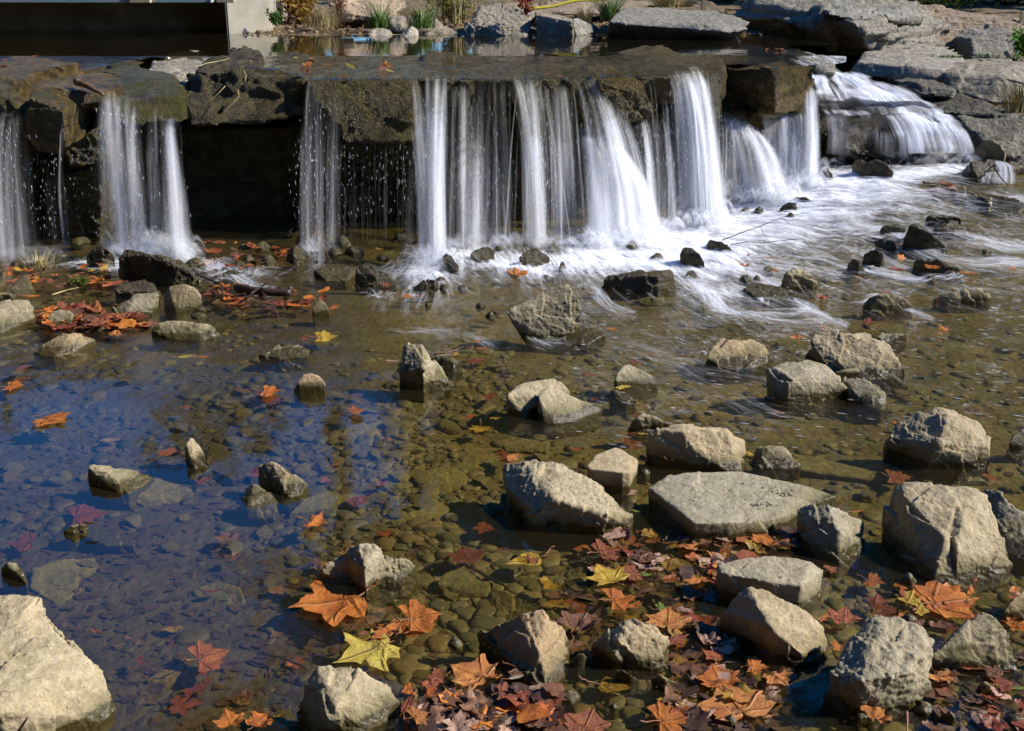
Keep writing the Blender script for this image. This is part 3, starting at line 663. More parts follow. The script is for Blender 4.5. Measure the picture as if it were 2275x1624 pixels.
# submerged slabs, just under the surface
SUBS = [
 ('D1','broad olive slab lying under water right of the porous rock',[(1560,360,-3),(1640,260,-2.5),(1800,225,-2.5),(2050,370,-3),(2000,480,-5),(1880,500,-6),(1640,480,-6)]),
 ('D1','long submerged slab running up to the ridge backed rock',[(2050,390,-3),(2275,480,-2),(2500,560,-1),(2620,640,-1),(2400,760,-4),(2100,700,-6),(1980,560,-6)]),
 ('C1','large triangular olive slab under water in the middle of the stream',[(800,530,-4),(1100,490,-4),(1380,440,-4),(1330,600,-5),(1110,740,-6),(1070,840,-7),(870,830,-7),(730,620,-5)]),
 ('C1','greenish slab under water left of the long pinkish boulder',[(1380,1000,-4),(1560,890,-3),(1700,880,-3),(1830,960,-4),(1820,1060,-5),(1620,1170,-7),(1440,1090,-6)]),
 ('C1','long narrow submerged stone pointing at the long pinkish boulder',[(1160,1370,-6),(1300,1280,-4),(1600,1190,-4),(1680,1250,-5),(1560,1340,-6),(1180,1400,-7)]),
 ('C1','oval submerged stone above the long narrow one',[(1130,1240,-5),(1200,1200,-3.5),(1340,1190,-3.5),(1400,1230,-4.5),(1250,1275,-6)]),
 ('C1','wide submerged slab with a mossy edge above the orange folded leaf',[(300,1290,-4),(430,1160,-1.5),(620,1090,-1.5),(900,1130,-3),(900,1210,-5),(650,1300,-7),(330,1360,-7)]),
 ('C1','pinkish flat stone just under water near the centre',[(1140,940,-3),(1250,915,-2.5),(1380,935,-3),(1320,990,-4),(1250,1010,-4)]),
 ('C1','blocky submerged stone under the pinkish flat one',[(1040,1050,-4),(1100,1020,-3.5),(1290,1020,-3.5),(1350,1080,-5),(1200,1110,-6)]),
 ('C0','grey submerged sheet of stone below the pale wedge rock',[(1060,1130,-2),(1330,980,-1.5),(1640,1080,-3),(1500,1180,-5),(1250,1240,-6),(1110,1190,-5)]),
 ('C0','drowned olive boulder left of the yellowish half sunk rock',[(2010,1240,-4),(2080,1210,-2),(2260,1250,-2),(2300,1400,-6),(2100,1440,-8)]),
 ('C2','flat stone under water left of the smooth cube shaped block',[(-40,700,-3),(140,640,-2.5),(370,680,-3),(340,760,-5),(0,760,-5)]),
 ('D0','broad silty slab under water above the corner boulder',[(270,230,-3),(500,160,-3),(800,150,-4),(830,250,-5),(640,600,-6),(500,560,-5),(250,400,-4)]),
 ('D0','pale submerged dome of stone left of the red and orange leaves',[(1620,420,-5),(1850,340,-3),(2050,400,-3),(2100,520,-5),(1950,640,-8),(1750,560,-7)]),
 ('D0','submerged mound of stone in the blue pool near the bottom edge',[(1250,1180,-5),(1400,1090,-4),(1600,1120,-4),(1700,1250,-6),(1500,1330,-8),(1280,1300,-8)]),
 ('B2','tan drowned slab in front of the long black wet rock',[(1080,1010,-2),(1230,980,-1.5),(1480,990,-1.5),(1500,1050,-3),(1200,1060,-4)]),
 ('C3','long drowned ledge running right from the jagged grey rock',[(300,770,-1.5),(500,800,-1.5),(900,900,-2.5),(1100,960,-3),(1000,1010,-4),(500,960,-4),(300,900,-2.5)]),
 ('D2','smooth drowned stone beside the pair of floating brown leaves',[(690,500,-2),(760,465,-1.2),(870,480,-1.5),(880,540,-3),(720,550,-4)]),
 ('C0','grey drowned stone ringed by ripples above the blue pool',[(180,590,-1),(260,560,-.3),(380,570,-.3),(440,600,-1.5),(330,630,-3),(200,620,-3)]),
]
for reg, lab, pts in SUBS:
    R(reg, lab, pts, name='submerged_slab', m=M_SUB, moss=0.3, lite=random.uniform(.45, .6), res=56, disp=0.6, cat='stone')

# --- small round stones scattered where the photo shows them: region, x, y of foot, width, height, material mix
SMALL = [
 ('B0',120,740,130,60,'d',.5,'reddish brown cobble at the left edge beside foam'),
 ('B0',1455,640,100,75,'d',.8,'grey rounded rock seen in the mist of the left fall'),
 ('B0',1640,740,190,90,'d',.8,'black glossy rock right of the big cratered boulder'),
 ('B0',1695,870,50,50,'d',.6,'marble sized black stone right of the cratered boulder'),
 ('B0',1700,1110,100,50,'d',.7,'small olive cobble at the foot of the smooth rounded boulder'),
 ('B0',1680,1170,140,40,'d',.7,'flat dark cobble below the small olive one'),
 ('B0',840,1280,120,45,'d',.7,'pale green flat cobble among the left leaf drift'),
 ('B0',690,1275,120,40,'d',.7,'grey flat cobble left of the pale green one'),
 ('B0',2110,700,120,85,'d',1.0,'brown knob of rock above the foam trickle'),
 ('B0',2020,740,140,60,'d',.8,'yellow brown stone in front of the brown knob'),
 ('B0',2080,590,120,60,'d',.6,'dark cobble under the dark recess at left'),
 ('B0',1000,640,160,80,'d',.8,'grey green rock wedged behind the big cratered boulder'),
 ('B0',1470,600,80,40,'d',.6,'misted rock behind the left fall'),
 ('B0',660,540,170,60,'d',.6,'dark rock against the wall left of the left fall'),
 ('B1',70,580,140,70,'d',.9,'green glossy rock below the dark recess'),
 ('B1',120,710,130,90,'d',.7,'dark green cobble right of the foam trickle'),
 ('B1',420,520,130,100,'d',.9,'rounded rock struck by the thin curtain'),
 ('B1',750,560,150,115,'d',.5,'black ball shaped rock against the wall right of the thin curtain'),
 ('B1',640,540,70,70,'d',1.2,'small pale stone left of the black ball shaped rock'),
 ('B1',850,640,180,100,'d',.5,'black rock lump in front of the black ball shaped one'),
 ('B1',690,640,150,80,'d',.4,'rough black rock at the spray line'),
 ('B1',350,700,180,170,'d',.4,'tall black rock behind the spray of the thin curtain'),
 ('B1',1100,680,120,60,'d',.7,'olive rock beside a yellow leaf near the splash'),
 ('B1',1250,510,130,70,'d',.5,'blurred dark rock in mist beside the arching spray'),
 ('B1',1630,930,90,65,'d',.7,'reddish brown stone right of the pair of lumps'),
 ('B1',1600,870,120,60,'r',.5,'pale wet stone behind the pair of lumps'),
 ('B1',305,1060,76,68,'d',.4,'black seed ball shaped pebble by the dark log'),
 ('B1',1490,1060,60,34,'r',.6,'yellow brown pebble right of an orange leaf'),
 ('B1',1445,1020,40,25,'d',.5,'tiny dark pebble touching an orange leaf'),
 ('B1',1780,920,90,35,'d',.4,'row of tiny black stones midstream'),
 ('B1',1945,1085,105,58,'d',.5,'reddish black stone left of the balanced rock'),
 ('B1',2020,1175,100,75,'d',.6,'green black stone nearest the balanced rock'),
 ('B1',2070,1130,70,35,'d',.7,'flat pebble behind the green black stone'),
 ('B1',2090,590,70,50,'d',.5,'small dark stone in foam behind the green black rock'),
 ('B2',395,600,110,70,'d',.7,'brown stone in foam between two strands of water'),
 ('B2',480,760,80,85,'d',.4,'black shark fin shaped stone at the foam edge'),
 ('B2',1080,590,120,95,'d',.8,'grey wedge in the brightest foam below the leaping fall'),
 ('B2',1290,690,130,85,'d',.5,'dark oval rock left of the shiny black egg shaped one'),
 ('B2',1540,350,70,45,'d',.4,'small black rock in front of the tallest fall'),
 ('B2',335,830,80,30,'d',.5,'green pebble just under the foam edge'),
 ('B2',1580,840,120,85,'d',.7,'ridged dark rock right of the long black wet rock'),
 ('B2',1245,1015,45,30,'d',.4,'tiny round black stone below the long black rock'),
 ('B2',2160,270,90,60,'d',.4,'dark rock blurred by spray under the fan shaped fall'),
 ('B2',2050,260,80,40,'d',.5,'grey lump blurred by spray left of the fan shaped fall'),
 ('B2',2050,870,120,80,'d',.5,'black cube of rock with an orange leaf over it'),
 ('B3',0,860,70,70,'d',.8,'dark rock at the left end of the thin tilted slab'),
 ('B3',970,740,90,45,'r',.6,'brown cobble in the wash below the black pointed rock'),
 ('B3',290,310,70,50,'d',.7,'reddish stone above the overhanging twig'),
 ('B3',900,215,100,45,'d',.8,'drowned brown rock under the rapids'),
 ('B3',1500,860,90,60,'d',.6,'stone holding up the bright orange leaf at the right'),
 ('B3',1950,600,45,25,'d',.4,'tiny black stone in the ripples near the right edge'),
 ('A3',710,875,60,55,'d',.4,'black pebble sticking out of the upper cascade'),
 ('A3',2190,1480,170,110,'d',.6,'dark wet rock beside a twig at the right edge of the cascade'),
 ('A3',2260,1440,150,120,'d',.5,'brown wet rock at the far right of the cascade foot'),
 ('B3',100,770,90,50,'d',.7,'drowned olive stone left of the wet brown block'),
 ('D3',1310,380,120,110,'r',.4,'olive pointed pebble at the foot of the huge blocky boulder'),
 ('D3',1320,720,150,70,'r',.4,'pale stone behind the tall pitted boulder'),
 ('D3',2260,1600,170,70,'r',.5,'pale pebble in the bottom right corner'),
 ('D2',920,1440,90,50,'r',.5,'small smooth green pebble near the bottom edge'),
 ('D2',1920,1590,130,100,'r',.3,'dark blue grey cobble under a large orange leaf'),
 ('D1',1725,930,150,110,'r',.45,'lone tan pebble on the silt left of the ridge backed rock'),
 ('D3',1450,1510,200,100,'r',.5,'grey pebble under the tall pitted boulder'),
 ('D2',550,1390,170,100,'r',.4,'mossy cobble just breaking the surface near the bottom edge'),
 ('C2',1190,960,90,60,'r',.4,'small olive stone under the red leaf near the flat slab'),
 ('C3',1320,60,10,10,'d',.4,None),
]
for (reg, x, y, w, h, kd, li, lab) in SMALL:
    if lab is None: continue
    rr = random.Random(int(x * 7 + y * 3 + w))
    base = W(reg, x, y)
    u, v = uv_of(reg, x, y)
    s = (F / (base - Vector((0, 0, CAM_H))).length)
    rw = w * 0.2604 / s / 2
    rh = max(0.008, h * 0.2604 / s * 0.8)
    pts = []
    for k in range(16):
        a = rr.uniform(0, 2 * PI); e = rr.uniform(-0.2, 1.0)
        r = math.sqrt(max(0, 1 - e * e)) * rr.uniform(0.85, 1.05) if e > 0 else 1
        pts.append(base + Vector((rw * r * math.cos(a), rw * 0.9 + rw * 0.9 * r * math.sin(a), rh * e if e > 0 else -0.03)))
    pts += [base + Vector((-rw, rw * .9, 0)), base + Vector((rw, rw * .9, 0)), base + Vector((0, 0.0, 0)), base + Vector((rr.uniform(-.3, .3) * rw, rw * 0.9, rh))]
    rock('stone', lab, [pts], m=M_DARK if kd == 'd' else M_ROCK, wet=0.85 if kd == 'd' else 0.3, moss=rr.uniform(0.1, 0.5), lite=li, res=26, facet=0.5, disp=0.7, smooth=4, cat='stone')

# --- the ledge the water falls from (third value of a point is its distance into the scene in metres)
LW = dict(m=M_LEDGE, wet=0.75, basez=0.4)
L('A0', 'wet rounded shelf of rock at the top left, leaves lying in the water on it',
  [(-300,500,8.2),(-300,640,6.75),(0,640,6.7),(500,700,6.55),(850,760,6.5),(925,880,6.45),(880,560,7.9),(0,500,8.2),(0,900,6.5),(925,990,6.5),(-300,950,6.5)], back=0.5, lite=1.15, moss=0.4, res=110, disp=0.5, **LW)
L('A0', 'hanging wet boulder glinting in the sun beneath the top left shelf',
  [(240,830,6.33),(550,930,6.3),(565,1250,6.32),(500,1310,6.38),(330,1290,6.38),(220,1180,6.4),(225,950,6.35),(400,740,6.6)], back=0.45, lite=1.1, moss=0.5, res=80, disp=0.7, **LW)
L('A0', 'shadowed mossy block left of the left fall, below the hanging boulder',
  [[(560,1290,6.5),(920,1030,6.5),(940,1100,6.5),(900,1400,6.5),(600,1420,6.5)],[(400,1560,6.6),(880,1400,6.55),(860,2050,6.65),(380,2050,6.65)]], back=0.5, lite=0.5, moss=0.5, res=90, disp=0.7, **LW)
L('A0', 'wet rock at the left edge that the leftmost fall pours over',
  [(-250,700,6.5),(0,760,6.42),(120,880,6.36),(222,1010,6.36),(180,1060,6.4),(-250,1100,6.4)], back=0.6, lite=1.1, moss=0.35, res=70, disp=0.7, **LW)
L('A0', 'pale dry rock hump in the crest between the left fall and the dark ledge',
  [(1280,500,8.1),(1420,470,8.3),(1700,485,8.2),(1820,560,7.4),(1600,600,7.2),(1610,750,7.0),(1560,800,7.0),(1450,700,7.05),(1250,620,7.3)], back=0.25, m=M_BANK, lite=0.62, moss=0.15, res=80, disp=0.8, basez=0.7)
L('A0', 'smooth mossy chute of rock the left fall slides down',
  [(840,720,6.9),(1050,650,7.05),(1450,650,7.05),(1550,820,6.72),(1550,1050,6.62),(950,1080,6.6),(860,900,6.62)], back=0.6, lite=0.8, moss=0.6, res=70, disp=0.5, **LW)
L('A0', 'small rounded wet hump with a trickle on it above the left fall',
  [(850,600,7.5),(950,545,7.7),(1060,540,7.7),(1080,620,7.3),(1000,690,7.1),(900,690,7.1)], back=0.4, lite=1.0, moss=0.35, res=56, disp=0.5, **LW)
L('A0', 'thick dark ledge with twigs and roots hanging over a black recess',
  [[(1620,570,7.1),(1850,600,6.95),(2275,620,6.95),(2600,690,6.85),(2600,800,6.85),(1640,820,6.9)],[(1600,820,6.9),(2600,800,6.9),(2600,990,6.8),(2100,1080,6.78),(1600,1090,6.72),(1580,900,6.78)]], back=1.25, lite=0.6, moss=0.3, res=110, m=M_LEDGE, wet=0.45, facet=1.5, pits=.4, basez=0.4)
L('A1', 'brown mossy ledge block between the thin curtain and the double fall',
  [(450,690,6.8),(900,680,6.82),(1400,668,6.85),(1400,900,6.8),(1350,1200,6.76),(1100,1220,6.73),(800,1230,6.72),(700,1180,6.75),(480,900,6.8)], back=1.3, lite=0.95, moss=0.5, res=120, disp=0.75, facet=1.2, pits=.4, **LW)
L('A1', 'long submerged ledge slab the middle falls pour from',
  [(1400,675,6.85),(2161,690,6.92),(2961,655,7.02),(3611,645,7.15),(3761,595,7.25),(3991,580,7.3),(3991,820,7.35),(3661,900,7.2),(2961,950,7.05),(2161,920,6.95),(1400,900,6.88)], back=1.1, lite=0.8, moss=0.45, res=170, disp=0.8, facet=1.2, **LW)
L('A2', 'glistening brown chunk hanging from the lip between two falls',
  [(780,690,6.86),(1100,675,6.9),(1150,750,6.88),(1200,830,6.86),(1255,960,6.85),(1240,1000,6.85),(1080,1025,6.85),(850,1010,6.85),(820,850,6.85)], back=0.25, lite=1.3, moss=0.3, res=60, **LW)
L('A2', 'wet mossy end block of the ledge right of the tallest fall',
  [(1590,600,7.2),(1835,592,7.3),(1850,830,7.3),(1830,940,7.32),(1760,1100,7.36),(1740,900,7.22),(1600,850,7.2)], back=0.8, lite=0.8, moss=0.5, res=60, disp=0.6, **LW)
L('A3', 'square cornered overhanging block with a black left face and a wet bright right face',
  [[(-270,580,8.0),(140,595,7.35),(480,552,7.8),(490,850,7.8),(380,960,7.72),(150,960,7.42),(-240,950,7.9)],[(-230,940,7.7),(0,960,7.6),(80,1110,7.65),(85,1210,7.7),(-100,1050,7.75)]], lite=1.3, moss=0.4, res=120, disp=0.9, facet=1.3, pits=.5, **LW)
# dark wall behind the falls
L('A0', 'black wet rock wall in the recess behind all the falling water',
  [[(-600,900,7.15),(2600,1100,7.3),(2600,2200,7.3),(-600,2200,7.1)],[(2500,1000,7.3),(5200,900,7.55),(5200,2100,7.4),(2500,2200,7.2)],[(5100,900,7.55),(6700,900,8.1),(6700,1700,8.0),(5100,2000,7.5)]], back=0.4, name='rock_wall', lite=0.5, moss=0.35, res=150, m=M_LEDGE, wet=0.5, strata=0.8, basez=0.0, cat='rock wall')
# the stepped cascade body
L('A3', 'drowned upper step of the right hand cascade',
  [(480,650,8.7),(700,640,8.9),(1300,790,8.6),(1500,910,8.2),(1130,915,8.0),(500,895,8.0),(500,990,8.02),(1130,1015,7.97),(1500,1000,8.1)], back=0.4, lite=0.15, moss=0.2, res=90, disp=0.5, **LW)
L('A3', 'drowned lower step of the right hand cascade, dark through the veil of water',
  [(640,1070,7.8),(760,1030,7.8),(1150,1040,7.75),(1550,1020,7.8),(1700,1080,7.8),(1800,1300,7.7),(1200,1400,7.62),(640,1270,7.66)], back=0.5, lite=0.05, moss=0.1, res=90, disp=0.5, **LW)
for i, (pts, bk) in enumerate([
  ([(700,1000,7.9),(900,960,7.95),(1150,1000,7.9),(1140,1060,7.8),(900,1080,7.78),(690,1060,7.8)], .2),
  ([(760,1060,7.76),(1000,1080,7.72),(1010,1250,7.64),(880,1330,7.6),(740,1260,7.62)], .2),
  ([(1080,1060,7.74),(1300,1050,7.74),(1330,1230,7.62),(1150,1290,7.6),(1060,1180,7.66)], .2),
  ([(1350,1030,7.78),(1560,1040,7.78),(1640,1200,7.66),(1480,1290,7.62),(1340,1180,7.66)], .2),
  ([(620,860,8.15),(820,840,8.2),(1050,870,8.1),(1100,930,7.98),(800,930,7.98),(600,920,8.0)], .2),
  ([(900,720,8.55),(1100,760,8.45),(1180,830,8.25),(1000,840,8.25),(860,790,8.35)], .2),
  ([(520,980,7.95),(640,1000,7.9),(620,1150,7.75),(530,1200,7.75),(490,1100,7.8)], .2)]):
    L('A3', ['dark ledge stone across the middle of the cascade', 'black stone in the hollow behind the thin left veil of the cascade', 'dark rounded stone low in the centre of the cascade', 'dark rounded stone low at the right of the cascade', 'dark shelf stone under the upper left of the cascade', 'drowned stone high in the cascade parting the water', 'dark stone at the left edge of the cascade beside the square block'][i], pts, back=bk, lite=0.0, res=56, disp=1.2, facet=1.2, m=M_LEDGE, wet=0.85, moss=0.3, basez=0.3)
# --- right bank
BK = dict(m=M_BANK, basez=0.9)
L('A2', 'long flat topped grey slab overhanging the pool at the top',
  [(890,190,9.6),(1100,215,9.5),(1430,235,9.5),(1700,215,9.45),(1900,280,9.4),(2060,250,9.5),(2070,190,9.8),(1800,95,10.6),(1000,65,10.8),(930,120,10.2),(820,380,10.0),(1700,395,10.0),(1900,310,9.6),(1850,400,10.2),(860,270,9.7)], lite=0.55, res=120, disp=0.4, facet=0.9, strata=0.3, **BK)
L('A2', 'square grey block left of the flat topped slab, its face in shade',
  [(240,120,10.1),(560,180,9.9),(580,375,9.92),(250,370,10),(330,105,10.6),(560,150,10.4)], lite=0.5, res=70, disp=0.5, **BK)
L('A2', 'pale sloping stone under the bright green grass tuft',
  [(560,160,10.0),(780,230,10.3),(760,350,10.3),(625,375,10.0),(590,370,10.0),(650,130,10.4)], lite=0.7, res=50, disp=0.5, **BK)
L('A1', 'lumpy grey boulder at the water edge left of the square block',
  [(1900,150,10.1),(1940,60,10.4),(2050,25,10.6),(2275,60,10.5),(2400,110,10.3),(2330,360,10.0),(1830,360,10.0),(1790,260,10.0),(1930,210,10.0)], lite=0.5, pits=0.7, res=90, **BK)
L('A2', 'low grey shelf rock behind the green grass tuft',
  [(-60,60,11.0),(200,40,11.2),(700,0,11.6),(1200,10,11.6),(1350,60,11.2),(1000,110,10.8),(600,130,10.6),(0,130,10.7)], back=0.3, lite=0.55, res=70, disp=0.6, **BK)
L('A1', 'big cream coloured boulder on the far bank above the pool',
  [(640,30,11),(800,-60,11.3),(1250,-80,11.5),(1320,60,11),(1180,165,10.6),(820,110,10.6),(700,190,10.6)], lite=0.95, res=90, disp=0.8, m=M_BANK, basez=1.0)
L('A1', 'small cream tooth shaped stone standing at the far water edge',
  [(1230,335,9.9),(1300,260,10),(1345,228,10),(1400,270,10),(1410,345,9.85),(1280,350,9.8)], back=0.1, lite=0.95, res=44, **BK)
L('A1', 'flat cream stone left of the tooth shaped one at the far water edge',
  [(970,290,10),(1050,245,10.1),(1160,260,10.1),(1180,320,9.95),(1000,330,9.9)], back=0.1, lite=0.85, res=44, **BK)
L('A1', 'low shaded rock between the tooth shaped stone and the lumpy boulder',
  [(1160,200,10.4),(1230,140,10.6),(1400,150,10.6),(1500,240,10.3),(1700,260,10.2),(1830,300,10.05),(1800,360,9.95),(1500,345,10.1),(1180,260,10.3)], back=0.2, lite=0.6, res=60, **BK)
L('A3', 'massive layered outcrop with an overhanging shaded left side, top right',
  [[(-60,60,10.6),(0,-30,10.9),(620,-50,10.9),(1330,60,11),(1590,210,10.6),(1585,400,10.3),(1000,430,9.6),(940,400,9.5),(840,210,9.3),(700,160,9.5),(0,190,10.5),(-60,200,10.6)],[(0,200,10.8),(700,220,10.0),(945,420,9.7),(600,520,10.3),(0,400,10.9)]], back=0.5, lite=0.5, strata=1.2, res=150, **BK)
L('A3', 'upper broken layer resting on the massive outcrop',
  [(560,110,9.45),(750,60,9.7),(1340,90,10.3),(1350,170,10.2),(1100,200,9.9),(850,180,9.35)], back=0.6, lite=0.6, strata=1.0, res=90, **BK)
L('A3', 'long grey rock wall running to the right edge behind the outcrop',
  [(1370,130,11),(1700,130,11),(2275,190,11),(2500,200,11),(2500,420,10.8),(1800,420,10.6),(1580,390,10.6)], back=0.6, lite=0.55, strata=0.7, res=110, **BK)
L('A3', 'grey block with a vertical seam above the grassy shelf at the right edge',
  [(1820,340,10.2),(1900,285,10.4),(2240,270,10.3),(2240,500,10),(1840,500,10)], back=0.4, lite=0.5, strata=0.6, res=80, **BK)
L('A3', 'wide sloping tan slab above the cascade with small plants along it',
  [[(850,515,9.0),(1000,420,10),(1600,375,10.4),(1780,480,10),(1700,640,8.85),(1300,565,8.9),(740,640,9.0),(1200,690,8.9),(1650,700,8.8)]], lite=0.62, res=110, disp=0.5, **BK)
L('A3', 'heavy block with a black shaded face at the right end of the sloping slab',
  [(1600,650,8.8),(1640,600,9.0),(1700,500,9.9),(2350,520,9.8),(2450,620,9.2),(2070,610,8.7),(2450,730,8.7),(2450,850,8.7),(2050,895,8.6),(1990,880,8.6),(1650,790,8.7)], lite=0.5, res=100, disp=0.7, **BK)
L('A3', 'thin wet stone step under the sloping slab beside the cascade',
  [(1180,690,8.8),(1370,700,8.6),(1600,715,8.5),(1690,760,8.4),(1670,830,8.3),(1400,820,8.4),(1200,740,8.7)], back=0.3, lite=0.4, strata=0.6, res=70, m=M_BANK, wet=0.5, basez=0.6)
L('A3', 'brown wet stone step right of the cascade under the shaded block',
  [(1380,860,8.4),(1800,850,8.3),(2140,930,8.0),(2130,1010,7.95),(1900,990,8.0),(1520,970,8.1),(1440,900,8.2)], back=0.4, lite=0.35, strata=0.5, res=80, m=M_BANK, wet=0.8, moss=0.3, basez=0.5)
L('A3', 'large tan and mossy boulder at the right edge beside the cascade',
  [(1720,1010,7.95),(2000,990,8.0),(2350,1010,7.9),(2450,1400,7.6),(2275,1400,7.6),(1960,1240,7.7),(1860,1320,7.75),(1790,1150,7.85)], back=0.4, lite=0.5, res=90, m=M_BANK, wet=0.5, moss=0.55, basez=0.3)
L('A3', 'curved rock like an elbow separating the crest from the cascade',
  [(190,440,8.9),(330,430,9),(600,490,8.8),(640,530,8.6),(680,580,8.5),(665,640,8.4),(540,640,8.4),(480,560,8.4),(380,490,8.6)], back=0.15, lite=0.55, res=64, m=M_BANK, wet=0.2, basez=0.7)
finish_rocks()
# ------------------------------------------------------------------ stream bed
def uv_px(x, y, z):
    """D-frame pixel of a world point, used only to look up how rough the water is in a part of the stream"""
    dz = z - CAM_H
    depth = y * CP - dz * SP
    up = y * SP + dz * CP
    return 1137.5 + F * x / depth, 812 - F * up / depth

def depth_at(x, y):
    # shallow leaf covered margin lower right, deeper still pool on the left, thin over the plates under the falls
    d = 0.058 - 0.024 * ss((x + 0.15) / 0.45) * ss((3.1 - y) / 0.6)
    d -= 0.015 * ss((y - 4.6) / 1.0)
    return d

def bed_z(x, y):
    n = noise.fractal(Vector((x * 1.6, y * 1.6, 0.3)), 1, 2, 4)
    n2 = noise.fractal(Vector((x * 9, y * 9, 4.3)), 1, 2, 3)
    return zw(x, y) - depth_at(x, y) + 0.011 * n + 0.004 * n2

def grid(name, xs, ys, fz):
    nx, ny = len(xs), len(ys)
    verts = [(x, y, fz(x, y)) for y in ys for x in xs]
    faces = [(j * nx + i, j * nx + i + 1, (j + 1) * nx + i + 1, (j + 1) * nx + i) for j in range(ny - 1) for i in range(nx - 1)]
    return new_mesh(name, verts, faces)

def frange(a, b, st):
    n = int(round((b - a) / st)); return [a + (b - a) * i / n for i in range(n + 1)]

def ys_var(a, b, s0, s1):
    out = [a]
    while out[-1] < b:
        t = (out[-1] - a) / (b - a); out.append(out[-1] + s0 + (s1 - s0) * t)
    return out

me = grid('river_bed', frange(-4.6, 5.4, 0.022), ys_var(1.0, 8.9, 0.012, 0.035), bed_z)
tag(mesh_obj('river_bed', me, M_BED), kind='structure', label='silty gravel bed of the stream under shallow water')

# wide ground that reaches the horizon
def ground_z(x, y):
    cx = max(0.0, abs(x - 0.3) - 4.9)
    side = 1.45 * ss(cx / 3.0)
    back = 1.5 * ss((y - 12.5) / 4.0)
    front = 0.9 * ss((-0.6 - y) / 3.0)
    b = -0.45 + max(side, back, front) * 1.25
    return b + 0.12 * noise.fractal(Vector((x * .5, y * .5, 2)), 1, 2, 4) * (1 if b > -.3 else 0)
def spread(a, n, p=2.2):
    return [a * (abs(t) ** p) * (1 if t > 0 else -1) for t in [i / n * 2 - 1 for i in range(n + 1)]]
me = grid('ground', [x for x in spread(160, 110)], [y + 6 for y in spread(160, 110)], ground_z)
tag(mesh_obj('ground', me, M_SOIL), kind='structure', label='soil of the banks and woodland floor')

# ------------------------------------------------------------------ water surfaces
FOAM = [ # D-frame centre, radii, strength
 (330,578,125,20,1.0),(520,612,110,22,.55),(200,590,60,16,.5),(60,585,70,14,.5),(690,590,50,16,.35),
 (955,600,75,40,.9),(930,645,50,18,.35),(890,664,40,12,.3),(1030,560,90,22,.7),(1120,585,70,26,.7),
 (1230,590,120,30,.9),(1370,550,110,42,1.2),(1470,540,120,48,1.2),(1590,520,110,40,1.2),(1600,590,150,34,.85),
 (1560,650,90,28,.45),(1700,460,130,36,1.1),(1800,420,110,36,1.2),(1730,520,160,44,.85),(1880,470,150,46,.8),
 (1900,400,130,30,1.1),(2010,385,130,16,1.0),(2120,372,90,14,1.0),(1990,432,90,12,.7),(2080,470,150,26,.5),(2230,540,130,26,.6),(2000,520,130,20,.45),(1900,640,120,16,.4),(2200,640,90,10,.3),
 (1850,590,110,24,.6),(1950,590,60,18,.45),(1740,690,90,22,.4),(1640,650,80,20,.4),(2230,500,90,18,.45),
 (2180,590,90,14,.35),(2000,640,90,12,.22),(1350,560,60,30,.9),(2190,440,120,16,.5),
]
def foam_at(u, v):
    f = 0
    for (cu, cv, ru, rv, s) in FOAM:
        du = (u - cu) / ru; dv = (v - cv) / rv
        q = du * du + dv * dv
        if q < 4: f += s * math.exp(-q)
    return min(1.1, f * (.78 if u < 1650 else .62))
def turb_at(u, v):
    t = 0.02
    t = max(t, 0.8 * ss((u - 850 - (v - 700) * 0.6) / 500) * ss((1120 - v) / 160))
    t = max(t, 1.0 * ss((720 - v) / 120) * ss((u - 760) / 260))
    t = max(t, 0.45 * ss((840 - v) / 150) * ss((u - 350) / 300))
    t = max(t, 0.18 * ss((960 - v) / 200))
    t = max(t, 0.25 * ss((u - 1900) / 250) * ss((1250 - v) / 200))
    return t
FO = (-0.4, 8.2)
def flow_uv(x, y):
    dx, dy = x - FO[0], y - FO[1]
    return math.hypot(dx, dy), math.atan2(dy, dx) * 2.6

def water_z(x, y, t):
    s, a = flow_uv(x, y)
    return zw(x, y) + 0.021 * t * noise.fractal(Vector((s * 4.5, a * 5.0, 0)), 1, 2, 3)

xs = frange(-4.6, 5.4, 0.03); ysv = ys_var(1.0, 8.75, 0.02, 0.035)
verts, fo, tu, fl = [], [], [], []
for y in ysv:
    for x in xs:
        z0 = zw(x, y); u, v = uv_px(x, y, z0)
        t = turb_at(u, v)
        verts.append((x, y, water_z(x, y, t))); fo.append(foam_at(u, v)); tu.append(t); fl.append(flow_uv(x, y))
nx = len(xs)
faces = [(j * nx + i, j * nx + i + 1, (j + 1) * nx + i + 1, (j + 1) * nx + i) for j in range(len(ysv) - 1) for i in range(nx - 1)]
def water_attrs(me, fo, tu, fl):
    for nm, dat in (('foam', fo), ('turb', tu)):
        a = me.attributes.new(nm, 'FLOAT', 'POINT'); a.data.foreach_set('value', dat)
    uvl = me.uv_layers.new(name='flow')
    li = np.empty(len(me.loops), 'i'); me.loops.foreach_get('vertex_index', li)
    uvl.data.foreach_set('uv', np.array(fl, 'f')[li].ravel())
me = new_mesh('stream_water', verts, faces); water_attrs(me, fo, tu, fl)
tag(mesh_obj('stream_water', me, M_WATER), kind='structure', label='shallow clear stream below the falls, foaming at the right')

PZ = 0.914
